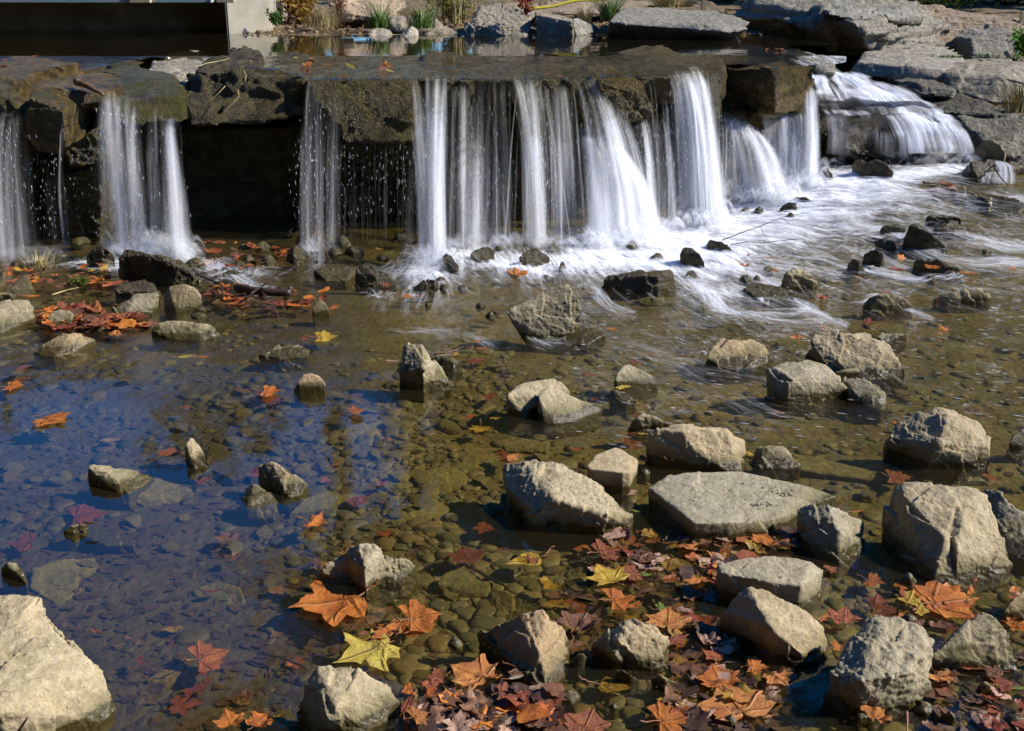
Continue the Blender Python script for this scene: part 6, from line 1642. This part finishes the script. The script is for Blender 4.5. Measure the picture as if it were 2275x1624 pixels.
# loose litter in drifts: groups of leaves nothing tells apart
SV, SF, SC = [], [], []
def litter():
    rr = random.Random(5)
    bank = {k: [leaf_mesh(k, 100 + i, c, False) for i, c in enumerate((.06, .1, .3, .08, .42, .2))] for k in ('syc', 'wide', 'oval', 'map', 'pop')}
    zones = [
     ('wet leaves heaped in the drift at the bottom edge', 'wet brown red leaf in the heaped drift at the bottom edge', 'D', 930, 1240, 1540, 1630, 60, (110, 230), 'RBBbbrObT', (-.4, 2.0)),
     ('brown leaves in the shade of the lower right boulders', 'dark sodden leaf in the shade between the lower right boulders', 'D', 1490, 1720, 1380, 1620, 34, (110, 260), 'RBBbbrMT', (-1.0, 1.0)),
     ('leaves in the drift under the flat slab', 'sodden brown leaf in the drift along the lower edge of the flat slab', 'D', 1330, 1760, 1180, 1300, 36, (110, 230), 'RBBbbrMTo', (-.8, 1.0)),
     ('leaves under water between the lower middle rocks', 'drowned rust leaf in the shallows of the lower middle', 'D', 1180, 1560, 1300, 1470, 16, (110, 240), 'RBBrM', (-1.0, .2)),
     ('leaves in the mud at the lower right corner', 'torn brown leaf on the mud near the lower right corner', 'D', 2060, 2290, 1440, 1630, 18, (70, 180), 'RBBTrO', (.2, 1.5)),
     ('leaves under water at the right edge', 'rust leaf under shallow water near the right edge below the huge boulder', 'D', 1960, 2290, 1300, 1420, 12, (90, 220), 'RrOB', (-.8, .3)),
     ('leaves trapped between the left bank stones', 'orange brown leaf trapped among the left stones', 'B', 60, 340, 690, 735, 44, (70, 150), 'OOrrRBo', (.3, 2.5)),
     ('leaves trapped under the left fall', 'small orange leaf trapped between wet stones below the left falls', 'B', 10, 270, 595, 640, 26, (60, 120), 'OrryRB', (.3, 2.5)),
     ('leaves beneath the dark recess', 'small orange leaf among cobbles below the dark recess', 'B', 450, 640, 545, 600, 22, (60, 110), 'OrrRoB', (.5, 2.5)),
     ('leaves by the black twig', 'orange leaf lying by the black twig and log', 'B', 460, 720, 640, 690, 20, (70, 140), 'OOrRB', (.2, 1.5)),
     ('drowned leaves of the middle stream', 'dim rust leaf lying on the bed of the middle stream', 'C', 400, 1500, 760, 1300, 22, (70, 170), 'RRBr', (-5, -1.5)),
     ('drowned leaves of the right current', 'orange leaf scrap carried in the right hand current', 'B', 1500, 2280, 560, 760, 16, (50, 100), 'rROo', (-1, .4)),
     ('leaf heap on the right edge slab', 'wet red brown leaf heaped on the broad brown slab at the right edge', 'B', 2045, 2130, 418, 446, 22, (50, 110), 'RRBrb', (1, 4)),
     ('drowned leaves at the lower left', 'faint drowned leaf on the silt at the lower left', 'D', 250, 900, 1220, 1620, 26, (90, 230), 'BBRM', (-8, -4)),
    ]
    for grp, lab, rg, u0, u1, v0, v1, n, ws, pal, zr in zones:
        for _ in range(int(n * 1.5)):
            u = rr.uniform(u0, u1); v = rr.uniform(v0, v1)
            kd = rr.choice(['syc', 'wide', 'wide', 'oval', 'map', 'pop'])
            x, y = (u - OX[0]) / .2604, (v - OY[rg]) / .2604
            w = rr.uniform(*ws) * 1.3 * (.6 if kd == 'oval' else 1)
            keep = rr.random() < .22
            o = leaf(rg + '0', x, y, w, kd, rr.choice(pal), rr.uniform(0, 360), lab, rr.uniform(*zr), stem=False, me=rr.choice(bank[kd]), seed=rr.randrange(9999), group=grp,
                     tilt=(rr.gauss(0, 8), rr.gauss(0, 8)) if zr[1] > 0 else (rr.gauss(0, 4), rr.gauss(0, 4)))
            if not keep:
                M = Matrix.LocRotScale(o.location, o.rotation_euler, o.scale); b = len(SV)
                SV.extend(M @ v.co for v in o.data.vertices); SF.extend(tuple(b + i for i in f.vertices) for f in o.data.polygons)
                SC.extend([tuple(o.color)] * len(o.data.vertices)); D.objects.remove(o)
    me = new_mesh('leaf_litter', SV, SF); ca = me.color_attributes.new('lcol', 'FLOAT_COLOR', 'POINT')
    ca.data.foreach_set('color', np.array(SC, 'f').ravel())
    tag(mesh_obj('leaf_litter', me, M_LITTER), kind='stuff', label='mass of loose autumn leaves in the shallows')
    # leaves on the ledge and its top, at ledge level
    spots = [('A0',60,510,60,'r'),('A0',20,575,60,'O'),('A0',240,570,130,'r'),('A0',330,560,100,'O'),('A0',610,545,110,'O'),('A0',500,580,80,'r'),('A0',690,612,80,'r'),('A0',300,483,60,'O'),('A0',800,530,60,'r'),
             ('A0',1810,525,60,'o'),('A0',2060,525,80,'r'),('A0',2150,530,90,'o'),('A0',1950,560,80,'P'),('A1',350,492,40,'Y'),('A1',445,540,90,'O'),('A1',525,508,60,'O'),('A1',600,500,60,'r'),('A1',815,490,80,'O'),
             ('A1',640,555,90,'r'),('A1',770,580,40,'r'),('A1',870,595,180,'Y'),('A1',1070,590,150,'r'),('A1',1180,570,120,'O'),('A1',1150,605,60,'Y'),('A1',450,605,80,'r'),('A1',790,655,60,'O'),('A2',340,640,60,'O'),('A2',470,645,50,'r'),
             ('A3',60,565,80,'r'),('A3',310,490,60,'r'),('A3',100,415,120,'r'),('A3',200,420,70,'O')]
    for reg, x, y, w, c in spots:
        u, v = uv_of(reg, x, y); p = at_z(u, v, PZ + .012)
        kd = rr.choice(['wide', 'oval', 'syc']); me = rr.choice(bank[kd])
        o = mesh_obj('fallen_leaf', me)
        s = F / (p - Vector((0, 0, CAM_H))).length; size = w * .2604 / s / 1.3
        o.scale = (size,) * 3; o.rotation_euler = (rr.gauss(0, .25), rr.gauss(0, .25), rr.uniform(0, 6.3)); o.location = p
        cc = LC[c]; o.color = (*cc, 1)
        tag(o, 'wet autumn leaf stuck on top of the ledge where the water slides over', 'leaf', 'leaves on top of the ledge')
litter()

# ------------------------------------------------------------------ twigs and logs
def stick(name, label, pts, r0, r1, m, branches=(), cat='twig'):
    def smooth(ps, n=5):
        out = []
        for i in range(len(ps) - 1):
            for k in range(n): out.append(ps[i].lerp(ps[i + 1], k / n) + Vector((random.gauss(0, min(r0, .006) * .15),) * 3))
        out.append(ps[-1]); return out
    p = smooth(pts)
    vs, fs = tube(p, [r0 + (r1 - r0) * i / (len(p) - 1) for i in range(len(p))], 7)
    o = mesh_obj(name, new_mesh(name, vs, fs), m); tag(o, label, cat)
    for b in branches:
        q = smooth(b)
        vs, fs = tube(q, [r0 * .55 + (r1 * .6 - r0 * .55) * i / (len(q) - 1) for i in range(len(q))], 5)
        mesh_obj('branch', new_mesh('branch', vs, fs), m, o)
    return o
def Z(reg, l): return [W(reg, x, y, z / 100) for x, y, z in l]
stick('twig', 'bare forked twig reaching out over the white foam', Z('B2', [(1840,500,3),(2000,440,7),(2160,385,10),(2275,335,13),(2380,300,15),(2590,262,18)]), .003, .001, M_TWIG,
      [Z('B2', [(2160,385,10),(2210,470,8),(2275,575,5)]), Z('B2', [(2360,320,14),(2420,370,12),(2560,390,10),(2540,480,8)])])
stick('twig', 'second bare twig lying lower across the foam', Z('B2', [(1910,540,3),(2060,515,5),(2200,525,6),(2350,505,7),(2520,490,7),(2600,570,4),(2690,615,2)]), .0025, .001, M_TWIG)
stick('log', 'dark wet log lying in the shallows by orange leaves', Z('B1', [(-140,900,2.5),(0,930,3),(150,945,3),(320,950,3)]), .021, .018, M_TWIG, [Z('B1', [(300,930,3),(330,900,4)])], 'log')
stick('twig', 'black forked twig rising over the dark wet log', Z('B0', [(1680,780,4),(1760,830,4),(1890,880,5),(1900,960,4)]), .007, .004, M_TWIG)
stick('twig', 'curved black twig with a raised tip above the log', Z('B1', [(-20,960,6),(60,900,6),(140,860,8),(180,790,10),(210,700,14)]), .005, .002, M_TWIG)
stick('twig', 'thin red stem hanging in the spray of the thin curtain', Z('B1', [(530,410,14),(570,470,10),(600,560,7),(640,640,4),(660,700,1)]), .003, .002, M_BROWN)
stick('twig', 'reddish branched sprig right of the curved black twig', Z('B1', [(80,950,6),(150,1010,5),(190,1090,4),(210,1140,2),(225,1210,0)]), .003, .001, M_BROWN, [Z('B1', [(150,1010,5),(60,1080,2)])])
stick('twig', 'long straw coloured stalk lying across the left shallows', Z('B0', [(440,970,1),(560,930,1.5),(670,905,2)]), .004, .002, M_DRYGR)
stick('twig', 'upright hair thin twig between the balanced and black rocks', Z('B2', [(660,915,4),(650,830,8),(640,790,10),(605,710,15)]), .002, .001, M_BROWN, [Z('B2', [(660,915,4),(590,920,3)]), Z('B2', [(660,915,4),(610,960,1)])])
stick('twig', 'red tinted stick ending in leaves in midstream', Z('B1', [(1540,1475,.5),(1640,1465,1),(1760,1430,1.5),(1880,1415,2)]), .004, .003, M_BROWN, [Z('B1', [(1810,1420,2),(1820,1385,4)])])
stick('twig', 'drooping black twig hanging over the right edge of the cascade', Z('A3', [(2020,1360,9),(2030,1450,7),(2080,1520,5),(2140,1580,4)]), .005, .003, M_TWIG)
stick('twig', 'twig tangle with brown leaves on the glinting cascade rock', Z('A3', [(1080,1380,10),(1120,1360,11),(1150,1440,8),(1225,1375,9)]), .003, .001, M_TWIG, [Z('A3', [(1120,1360,11),(1140,1260,17)]), Z('A3', [(1150,1370,10),(1230,1250,18)])])
stick('twig', 'pale branching twig on the corner boulder at the lower left', Z('D0', [(160,1620,8),(235,1510,11)]), .003, .002, M_TWIG)
stick('twig', 'thin grey twig lying on the mud in the lower right corner', Z('D3', [(1760,1220,1),(1870,1330,1),(2000,1380,1),(2110,1460,.5)]), .003, .002, M_TWIG)
stick('twig', 'white wet stalk rising at the bottom edge under the pitted boulder', Z('D3', [(1275,1450,3),(1280,1540,2),(1275,1640,1)]), .003, .002, M_STEM)
stick('twig', 'sunken dark stick below the alone standing tan pebble at lower middle', Z('D1', [(80,960,-3),(250,1000,-3),(480,1090,-3.5)]), .004, .003, M_TWIG)
stick('twig', 'sunken stick lying beside the long submerged slab', Z('D1', [(1770,180,-2),(1880,240,-2),(2000,310,-2),(2160,385,-2)]), .005, .004, M_TWIG)
stick('twig', 'dark bar like stick frozen on the low pale sliver of rock', Z('C0', [(710,1362,3.2),(770,1366,3.2),(820,1366,3)]), .003, .003, M_TWIG)
M_BARK = simple('curled bark', (.16, .09, .04), .6, nscale=30, var=.6, bump=.6)
# roots and twigs on the dark ledge
def ledge_twig(label, l, r=.006):
    pts = [at_y(*uv_of('A0', x, y), Y) for x, y, Y in l]
    stick('twig', label, pts, r * (.6 if r < .02 else 1), r * .4, M_DRYGR if r < .02 else M_BARK)
ledge_twig('long bleached grass stalk hanging in a curve down the dark ledge', [(2030,770,6.66),(2040,820,6.62),(1980,890,6.6),(1900,965,6.58)], .004)
ledge_twig('straight bleached stalk leaning on the dark ledge, left of the curved one', [(1920,735,6.72),(1860,800,6.68),(1790,860,6.66)], .004)
ledge_twig('pale curled piece of bark lodged on the lip of the left shelf', [(650,695,6.6),(720,720,6.55),(800,760,6.5),(880,805,6.45)], .021)
ledge_twig('thin root drooping from the crest onto the dark ledge', [(2080,600,6.85),(2100,650,6.75),(2090,700,6.72)], .005)
ledge_twig('bundle of thin dry stems lying on the crest by the pale hump', [(1650,580,6.95),(1760,540,7.1),(1880,520,7.3),(1960,500,7.5)], .005)

# green weed at the left
def tuft(name, label, base, h, n, m, lean=.4, w=.004, spread=.05, cat='grass tuft', group=None, drop=0.0):
    vs, fs = [], []
    for _ in range(n):
        a = random.uniform(0, 2 * PI); r = random.uniform(0, spread)
        p = base + Vector((math.cos(a) * r, math.sin(a) * r * .6, 0))
        dr = Vector((math.cos(a), math.sin(a), 0)) * random.uniform(.2, 1) * lean
        hh = h * random.uniform(.5, 1.1); ac = Vector((-math.sin(a + .6), math.cos(a + .6), 0))
        b = len(vs)
        for k in range(5):
            s = k / 4
            q = p + dr * hh * s * s + Vector((0, 0, hh * (s - drop * s * s * .7)))
            ww = w * (1 - s * .9)
            vs += [q - ac * ww, q + ac * ww]
            if k: i = b + 2 * (k - 1); fs.append((i, i + 1, i + 3, i + 2))
    o = mesh_obj(name, new_mesh(name, vs, fs), m); tag(o, label, cat, group); return o
tuft('water_weed', 'paler straggling weed left of the greener clump at left', W('B0', 340, 720), .06, 110, M_DRYGR, 1.4, .003, .12, 'plant')
def BY(reg, x, y, Y): return at_y(*uv_of(reg, x, y), Y)
tuft('grass_tuft', 'bright green grass tuft growing between grey blocks at the top', BY('A2', 870, 175, 10.25), .26, 240, M_GRASS, .85, .004, .07, drop=.3)
tuft('grass_tuft', 'short pale green grass clump left of the bright tuft', BY('A2', 670, 190, 10.2), .13, 110, M_DRYGR, .7, .004, .05)
tuft('grass_tuft', 'green grass spikes on the far bank in front of the cream boulder', BY('A1', 1080, 235, 10.3), .24, 130, M_GRASS, .7, .004, .12)
tuft('grass_tuft', 'pale green fluffy grass mound on the far bank near the abutment', BY('A1', 600, 230, 10.4), .22, 260, M_DRYGR, .8, .003, .18, drop=.4)
tuft('grass_tuft', 'tall straw coloured stalks above the lumpy boulder', BY('A1', 1740, 200, 10.6), .42, 60, M_DRYGR, .35, .004, .09)
tuft('grass_tuft', 'blue green feathery plant hanging over the far bank', BY('A1', 1440, 240, 10.2), .30, 200, M_GRASS, .8, .004, .12, drop=.6)
tuft('grass_tuft', 'yellow green grass strip behind the flat topped slab', BY('A2', 1420, 60, 11.2), .10, 420, M_DRYGR, 1.2, .005, .18)
tuft('grass_tuft', 'low grass at the right edge above the heavy block', BY('A3', 1950, 520, 9.95), .07, 160, M_GRASS, 1.0, .004, .3)
tuft('grass_tuft', 'long green and straw grass at the right edge below the heavy block', BY('A3', 2230, 960, 8.25), .20, 160, M_DRYGR, .9, .004, .12)
tuft('grass_tuft', 'green grass mixed in the straw at the right edge', BY('A3', 2260, 930, 8.3), .22, 70, M_GRASS, .8, .004, .08)
for i, x in enumerate((1090, 1160, 1250, 1340, 1440, 1580, 1690)):
    tuft('seedling', 'tiny green seedling in the row on the sloping tan slab', BY('A3', x, 492, 9.35 + .02 * i), .03, 26, M_GRASS, 1.5, .006, .05, 'seedling', 'seedlings on the sloping slab')

def shrub(name, label, base, R, H, n, cols, leafw=.02, cat='shrub'):
    root = D.objects.new(name, None); COL.objects.link(root); root.location = base; tag(root, label, cat)
    vs, fs = [], []
    tips = []
    for _ in range(14):
        a = random.uniform(0, 2 * PI); e = random.uniform(.3, 1)
        t = Vector((math.cos(a) * R * e, math.sin(a) * R * e * .7, H * random.uniform(.5, 1)))
        pts = [Vector((0, 0, 0)), t * .5 + Vector((0, 0, H * .12)), t]
        tips.append(pts)
        v2, f2 = tube(pts, [.005, .003, .0015], 4); b = len(vs)
        vs += v2; fs += [tuple(b + i for i in f) for f in f2]
    mesh_obj('stems', new_mesh('stems', vs, fs), M_BROWN, root)
    vs, fs = [], []
    for _ in range(n):
        P = random.choice(tips); s = random.uniform(.25, 1)
        q = P[0].lerp(P[2], s) + Vector((random.gauss(0, R * .16), random.gauss(0, R * .16), random.gauss(0, H * .12)))
        d = Vector((random.gauss(0, 1), random.gauss(0, 1), random.gauss(0, 1))).normalized(); e = d.orthogonal().normalized()
        L_ = leafw * random.uniform(.6, 1.3); b = len(vs)
        vs += [q - d * L_, q + e * L_ * .45, q + d * L_, q - e * L_ * .45]; fs.append((b, b + 1, b + 2, b + 3))
    o = mesh_obj('foliage', new_mesh('foliage', vs, fs, False), None, root)
    o.data.materials.append(M_FOL); c = cols; o.color = (*c, 1)
    return root
def make_fol():
    m = mat('foliage'); g = G(m)
    oi = g.n('ShaderNodeObjectInfo'); geo = g.n('ShaderNodeNewGeometry')
    hs = g.n('ShaderNodeHueSaturation'); g.l(oi.outputs['Color'], hs.inputs['Color'])
    g.l(g.math('ADD', .46, g.math('MULTIPLY', geo.outputs['Random Per Island'], .08)), hs.inputs['Hue'])
    g.l(g.math('ADD', .5, geo.outputs['Random Per Island']), hs.inputs['Value'])
    d = g.n('ShaderNodeBsdfDiffuse'); g.l(hs.outputs[0], d.inputs['Color'])
    t = g.n('ShaderNodeBsdfTranslucent'); g.l(hs.outputs[0], t.inputs['Color'])
    x = g.n('ShaderNodeMixShader'); x.inputs[0].default_value = .35; g.l(d.outputs[0], x.inputs[1]); g.l(t.outputs[0], x.inputs[2])
    g.out(x.outputs[0]); return m
M_FOL = make_fol()
shrub('water_weed', 'small green water weed with tiny leaves in front of the big cratered boulder', W('B0', 690, 890), .07, .06, 420, (.13, .17, .04), .006, 'plant')
shrub('shrub', 'golden brown shrub beside the concrete abutment', BY('A1', 400, 200, 10.9), .28, .42, 1500, (.26, .15, .04))
shrub('shrub', 'small green leafy plant between the abutment and the golden shrub', BY('A1', 190, 215, 10.25), .07, .12, 200, (.07, .14, .03), .018)
shrub('shrub', 'thin red stemmed bush left of the cream boulder', BY('A1', 740, 190, 10.5), .10, .4, 160, (.2, .07, .04), .014)
shrub('shrub', 'tangle of straw and olive leaves right of the feathery plant', BY('A1', 1700, 200, 10.7), .28, .35, 1000, (.22, .19, .06), .018)
shrub('shrub', 'red leaved sprig growing on the square grey block', BY('A2', 170, 130, 9.95), .12, .20, 90, (.30, .04, .02), .022)
shrub('shrub', 'bright green leafy plant at the right edge on the outcrop', BY('A3', 2260, 480, 9.9), .13, .3, 300, (.12, .24, .03), .025)
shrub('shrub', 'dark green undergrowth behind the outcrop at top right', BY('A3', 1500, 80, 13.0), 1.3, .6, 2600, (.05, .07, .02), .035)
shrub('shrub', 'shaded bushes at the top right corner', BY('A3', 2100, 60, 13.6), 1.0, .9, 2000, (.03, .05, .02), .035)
shrub('shrub', 'dry olive weeds behind the cream boulder', BY('A1', 500, -20, 11.3), .6, .4, 1200, (.16, .13, .05), .022)
shrub('shrub', 'weeds on the bank above the lumpy boulder', BY('A1', 1950, -10, 11.6), .5, .3, 900, (.22, .18, .06), .02)

# ------------------------------------------------------------------ far bank, bridge, stakes
def bank_z(x, y):
    e = 9.95 + .10 * noise.noise(Vector((x * 1.3, 0, 3))) + .04 * noise.noise(Vector((x * 6, 0, 3)))
    if x < -2.35: e = 10.7
    t = (y - e)
    if x > 2.2: e = 10.9
    t = y - e
    z = 0.86 + (0.05 * ss(t / .12) if t > 0 else t * .6) + .06 * ss((t - .15) / 1.2) + .10 * ss((t - 1.6) / 3)
    z = max(z, -.4)
    return z + .02 * noise.fractal(Vector((x * 5, y * 5, 1)), 1, 2, 4)
me = grid('far_bank', frange(-9, 9, .05), ys_var(9.7, 16.5, .03, .25), bank_z)
tag(mesh_obj('far_bank', me, M_SOIL), kind='structure', label='earthy far bank of the pool')
def bank_litter():
    vs, fs = [], []
    for _ in range(5200):
        x = random.uniform(-3.2, 4.5); y = random.uniform(9.9, 12.5)
        if x < -2.4 and y < 10.7: continue
        q = Vector((x, y, bank_z(x, y) + random.uniform(.0, .025))); L_ = random.uniform(.012, .035)
        d = Vector((random.gauss(0, 1), random.gauss(0, 1), random.gauss(0, .5))).normalized(); e = d.cross(Vector((random.gauss(0, .4), random.gauss(0, .4), 1))).normalized()
        b = len(vs); vs += [q - d * L_, q + e * L_ * .5, q + d * L_, q - e * L_ * .5]; fs.append((b, b + 1, b + 2, b + 3))
    o = mesh_obj('leaf_litter', new_mesh('leaf_litter', vs, fs, False), M_FOL); o.color = (.30, .19, .10, 1)
    tag(o, kind='stuff', label='dry leaf litter along the far bank')
bank_litter()

M_CONC2 = simple('stained beige wall', (0.36, 0.30, 0.20), .9, nscale=4, var=.35, bump=.2)
def box(name, lo, hi, m, parent=None, bev=.01):
    bm = bmesh.new(); bmesh.ops.create_cube(bm, size=1)
    lo, hi = Vector(lo), Vector(hi)
    off = parent.location if parent else Vector((0, 0, 0))
    for v in bm.verts: v.co = Vector([(lo[i] + hi[i]) / 2 + v.co[i] * (hi[i] - lo[i]) for i in range(3)]) - off
    bmesh.ops.bevel(bm, geom=bm.edges[:], offset=bev, segments=2, affect='EDGES')
    me = D.meshes.new(name); bm.to_mesh(me); bm.free()
    return mesh_obj(name, me, m, parent)
xa0 = at_y(505, 40, 10.2).x; xa1 = at_y(586, 40, 10.2).x
br = D.objects.new('footbridge', None); COL.objects.link(br); br.location = (xa0, 10.4, .9); tag(br, 'low footbridge over the pool at the top left, its concrete end sunlit', 'bridge')
ab = box('abutment', (xa0, 10.15, .5), (xa1, 11.4, 2.0), M_CONC, br, .015)
for v in ab.data.vertices:
    v.co.y += (v.co.x / (xa1 - xa0)) * .30
box('back_wall', (-8, 10.85, .5), (xa0 - .003, 11.1, 1.75), M_CONC2, br, .004)
box('deck', (-8, 9.8, 1.235), (xa0 - .01, 10.84, 1.36), M_PLANK, br, .004)
zb = at_y(300, 5.5, 9.74).z
box('beam', (-8, 9.68, zb), (xa0 + .0, 9.795, zb + .20), M_STEEL, br, .004)
x0 = at_y(290, 2, 9.65).x
box('timber_block', (x0, 9.62, zb - .002 + .003), (x0 + .16, 9.677, zb + .09), M_WOOD, br, .003)
x0 = at_y(482, 2, 9.65).x
box('timber_block', (x0, 9.62, zb + .003), (x0 + .14, 9.677, zb + .09), M_WOOD, br, .003)
def stake(label, x, y, Y, top, w=.035):
    p = BY('A3', x, y, Y); q = BY('A3', x, top, Y)
    o = box('stake', (p.x - w / 2, Y - w / 2, p.z - .25), (p.x + w / 2, Y + w / 2, q.z), M_WOOD, None, .003); tag(o, label, 'stake')
stake('new wooden stake standing behind the outcrop', 1535, 128, 11.2, 80)
stake('taller wooden stake at the right edge behind the grey wall', 2255, 190, 11.0, 95)
p = BY('A2', 1680, 30, 11.6); o = box('stake', (p.x - .02, 11.58, p.z - .2), (p.x + .02, 11.62, p.z + .3), M_WOOD, None, .003); tag(o, 'wooden stake cut by the top edge above the flat topped slab', 'stake')
pts = [BY('A2', x, y, 10.75) for x, y in ((90, 40), (130, 75), (240, 70), (340, 62), (420, 50), (520, 22), (620, 2), (760, 0), (900, -10))]
vs, fs = [], []
for i, q in enumerate(pts):
    vs += [q + Vector((0, .03, .011)), q - Vector((0, .0, .011)), q - Vector((0, -.012, .011)), q + Vector((0, .042, .011))]
    if i:
        a = 4 * (i - 1)
        for k in range(4): fs.append((a + k, a + (k + 1) % 4, a + 4 + (k + 1) % 4, a + 4 + k))
tag(mesh_obj('strap', new_mesh('strap', vs, fs), M_YEL), 'yellow flat strap lying over the rocks at the top', 'strap')

# woodland behind: only its reflection and shade reach the picture
def woods():
    rr = random.Random(21)
    vs, fs = [], []
    tv, tf = [], []
    trees = []
    for _ in range(46):
        x = rr.uniform(-3.4, 22); y = rr.uniform(15, 24)
        trees.append((x, y, rr.uniform(10, 17) * min(1, .75 + (x + 4) * .06)))
    for _ in range(16):
        trees.append((rr.uniform(-24, -5.5), rr.uniform(19, 26), rr.uniform(4.5, 6.5)))
    for (x, y, h) in trees:
        v2, f2 = tube([Vector((x, y, .8)), Vector((x + rr.gauss(0, .3), y, h * .5)), Vector((x + rr.gauss(0, .5), y, h * .95))], [.22, .15, .03], 7)
        b = len(tv); tv += v2; tf += [tuple(b + i for i in f) for f in f2]
        for _ in range(9):
            c = Vector((x + rr.gauss(0, 1.3), y + rr.gauss(0, 1.2), 1.2 + (h - 1.2) * rr.random()))
            R_ = rr.uniform(.7, 1.6)
            for _ in range(150):
                d = Vector((rr.gauss(0, 1), rr.gauss(0, 1), rr.gauss(0, .8))) * R_ * .5
                q = c + d; a = Vector((rr.gauss(0, 1), rr.gauss(0, 1), rr.gauss(0, 1))).normalized(); e = a.orthogonal().normalized(); L_ = rr.uniform(.14, .28)
                b = len(vs); vs += [q - a * L_, q + e * L_ * .6, q + a * L_, q - e * L_ * .6]; fs.append((b, b + 1, b + 2, b + 3))
    for (x, y, h) in [(rr.uniform(-20, 9), rr.uniform(-13, -5), rr.uniform(10, 15)) for _ in range(44)] + [(rr.uniform(-17, -7), rr.uniform(-5, 9), rr.uniform(8, 13)) for _ in range(20)]:  # unseen trees added behind the camera and at left to cut sky light
        v2, f2 = tube([Vector((x, y, .8)), Vector((x, y, h * .5)), Vector((x, y, h * .95))], [.22, .15, .03], 7)
        b = len(tv); tv += v2; tf += [tuple(b + i for i in f) for f in f2]
        for _ in range(9):
            c = Vector((x + rr.gauss(0, 1.6), y + rr.gauss(0, 1.6), 1.5 + (h - 1.2) * rr.random())); R_ = rr.uniform(1, 2)
            for _ in range(75):
                q = c + Vector((rr.gauss(0, 1), rr.gauss(0, 1), rr.gauss(0, .8))) * R_ * .5; a = Vector((rr.gauss(0, 1), rr.gauss(0, 1), rr.gauss(0, 1))).normalized(); e = a.orthogonal().normalized(); L_ = rr.uniform(.2, .4)
                b = len(vs); vs += [q - a * L_, q + e * L_ * .6, q + a * L_, q - e * L_ * .6]; fs.append((b, b + 1, b + 2, b + 3))
    o = mesh_obj('woodland', new_mesh('woodland', vs, fs, False), M_FOL); o.color = (.065, .060, .014, 1)
    tag(o, kind='stuff', label='autumn woodland behind the stream')
    o2 = mesh_obj('woodland_trunks', new_mesh('woodland_trunks', tv, tf), M_TWIG); tag(o2, kind='stuff', label='trunks of the woodland behind the stream')
woods()

# ------------------------------------------------------------------ light, sky, camera
SUN_EL, SUN_AZ = math.radians(38), math.radians(-6)     # azimuth from +X, negative leans towards the camera
sd = Vector((math.cos(SUN_EL) * math.cos(SUN_AZ), math.cos(SUN_EL) * math.sin(SUN_AZ), math.sin(SUN_EL)))
sl = D.lights.new('sun', 'SUN'); sl.energy = 5.0; sl.angle = math.radians(.5); sl.color = (1.0, .93, .82)
so = D.objects.new('sun', sl); COL.objects.link(so); so.rotation_euler = sd.to_track_quat('Z', 'Y').to_euler(); so.location = (8, 0, 8)
w = D.worlds.new('World'); scene.world = w; w.use_nodes = True
nt = w.node_tree; nt.nodes.clear()
sky = nt.nodes.new('ShaderNodeTexSky'); sky.sky_type = 'NISHITA'; sky.sun_disc = False; sky.sun_elevation = SUN_EL; sky.sun_rotation = math.radians(90) - SUN_AZ
sky.altitude = 200; sky.air_density = 1.0; sky.dust_density = .05; sky.ozone_density = 3.5
bg = nt.nodes.new('ShaderNodeBackground'); bg.inputs['Strength'].default_value = .15
ow = nt.nodes.new('ShaderNodeOutputWorld'); hs = nt.nodes.new('ShaderNodeHueSaturation'); hs.inputs['Saturation'].default_value = 1.45; nt.links.new(sky.outputs[0], hs.inputs['Color']); mt = nt.nodes.new('ShaderNodeMix'); mt.data_type = 'RGBA'; mt.blend_type = 'MULTIPLY'; mt.inputs[0].default_value = 1; mt.inputs[7].default_value = (.86, .90, 1.12, 1); nt.links.new(hs.outputs[0], mt.inputs[6]); nt.links.new(mt.outputs[2], bg.inputs[0]); nt.links.new(bg.outputs[0], ow.inputs[0])

cam = D.cameras.new('camera'); co = D.objects.new('camera', cam); COL.objects.link(co)
cam.sensor_width = 36; cam.lens = F / 2275 * 36; cam.clip_end = 800; cam.clip_start = .05
co.location = (0, 0, CAM_H); co.rotation_euler = (PI / 2 - PITCH, 0, 0)
scene.camera = co
scene.render.engine = 'CYCLES'
scene.cycles.transparent_max_bounces = 48
scene.cycles.max_bounces = 4; scene.cycles.diffuse_bounces = 2; scene.cycles.glossy_bounces = 2; scene.cycles.transmission_bounces = 2
scene.cycles.use_adaptive_sampling = True; scene.cycles.adaptive_threshold = 0.03
scene.cycles.caustics_reflective = False
scene.view_settings.view_transform = 'Standard'; scene.view_settings.look = 'None'
scene.view_settings.exposure = EXPO; scene.view_settings.gamma = 1
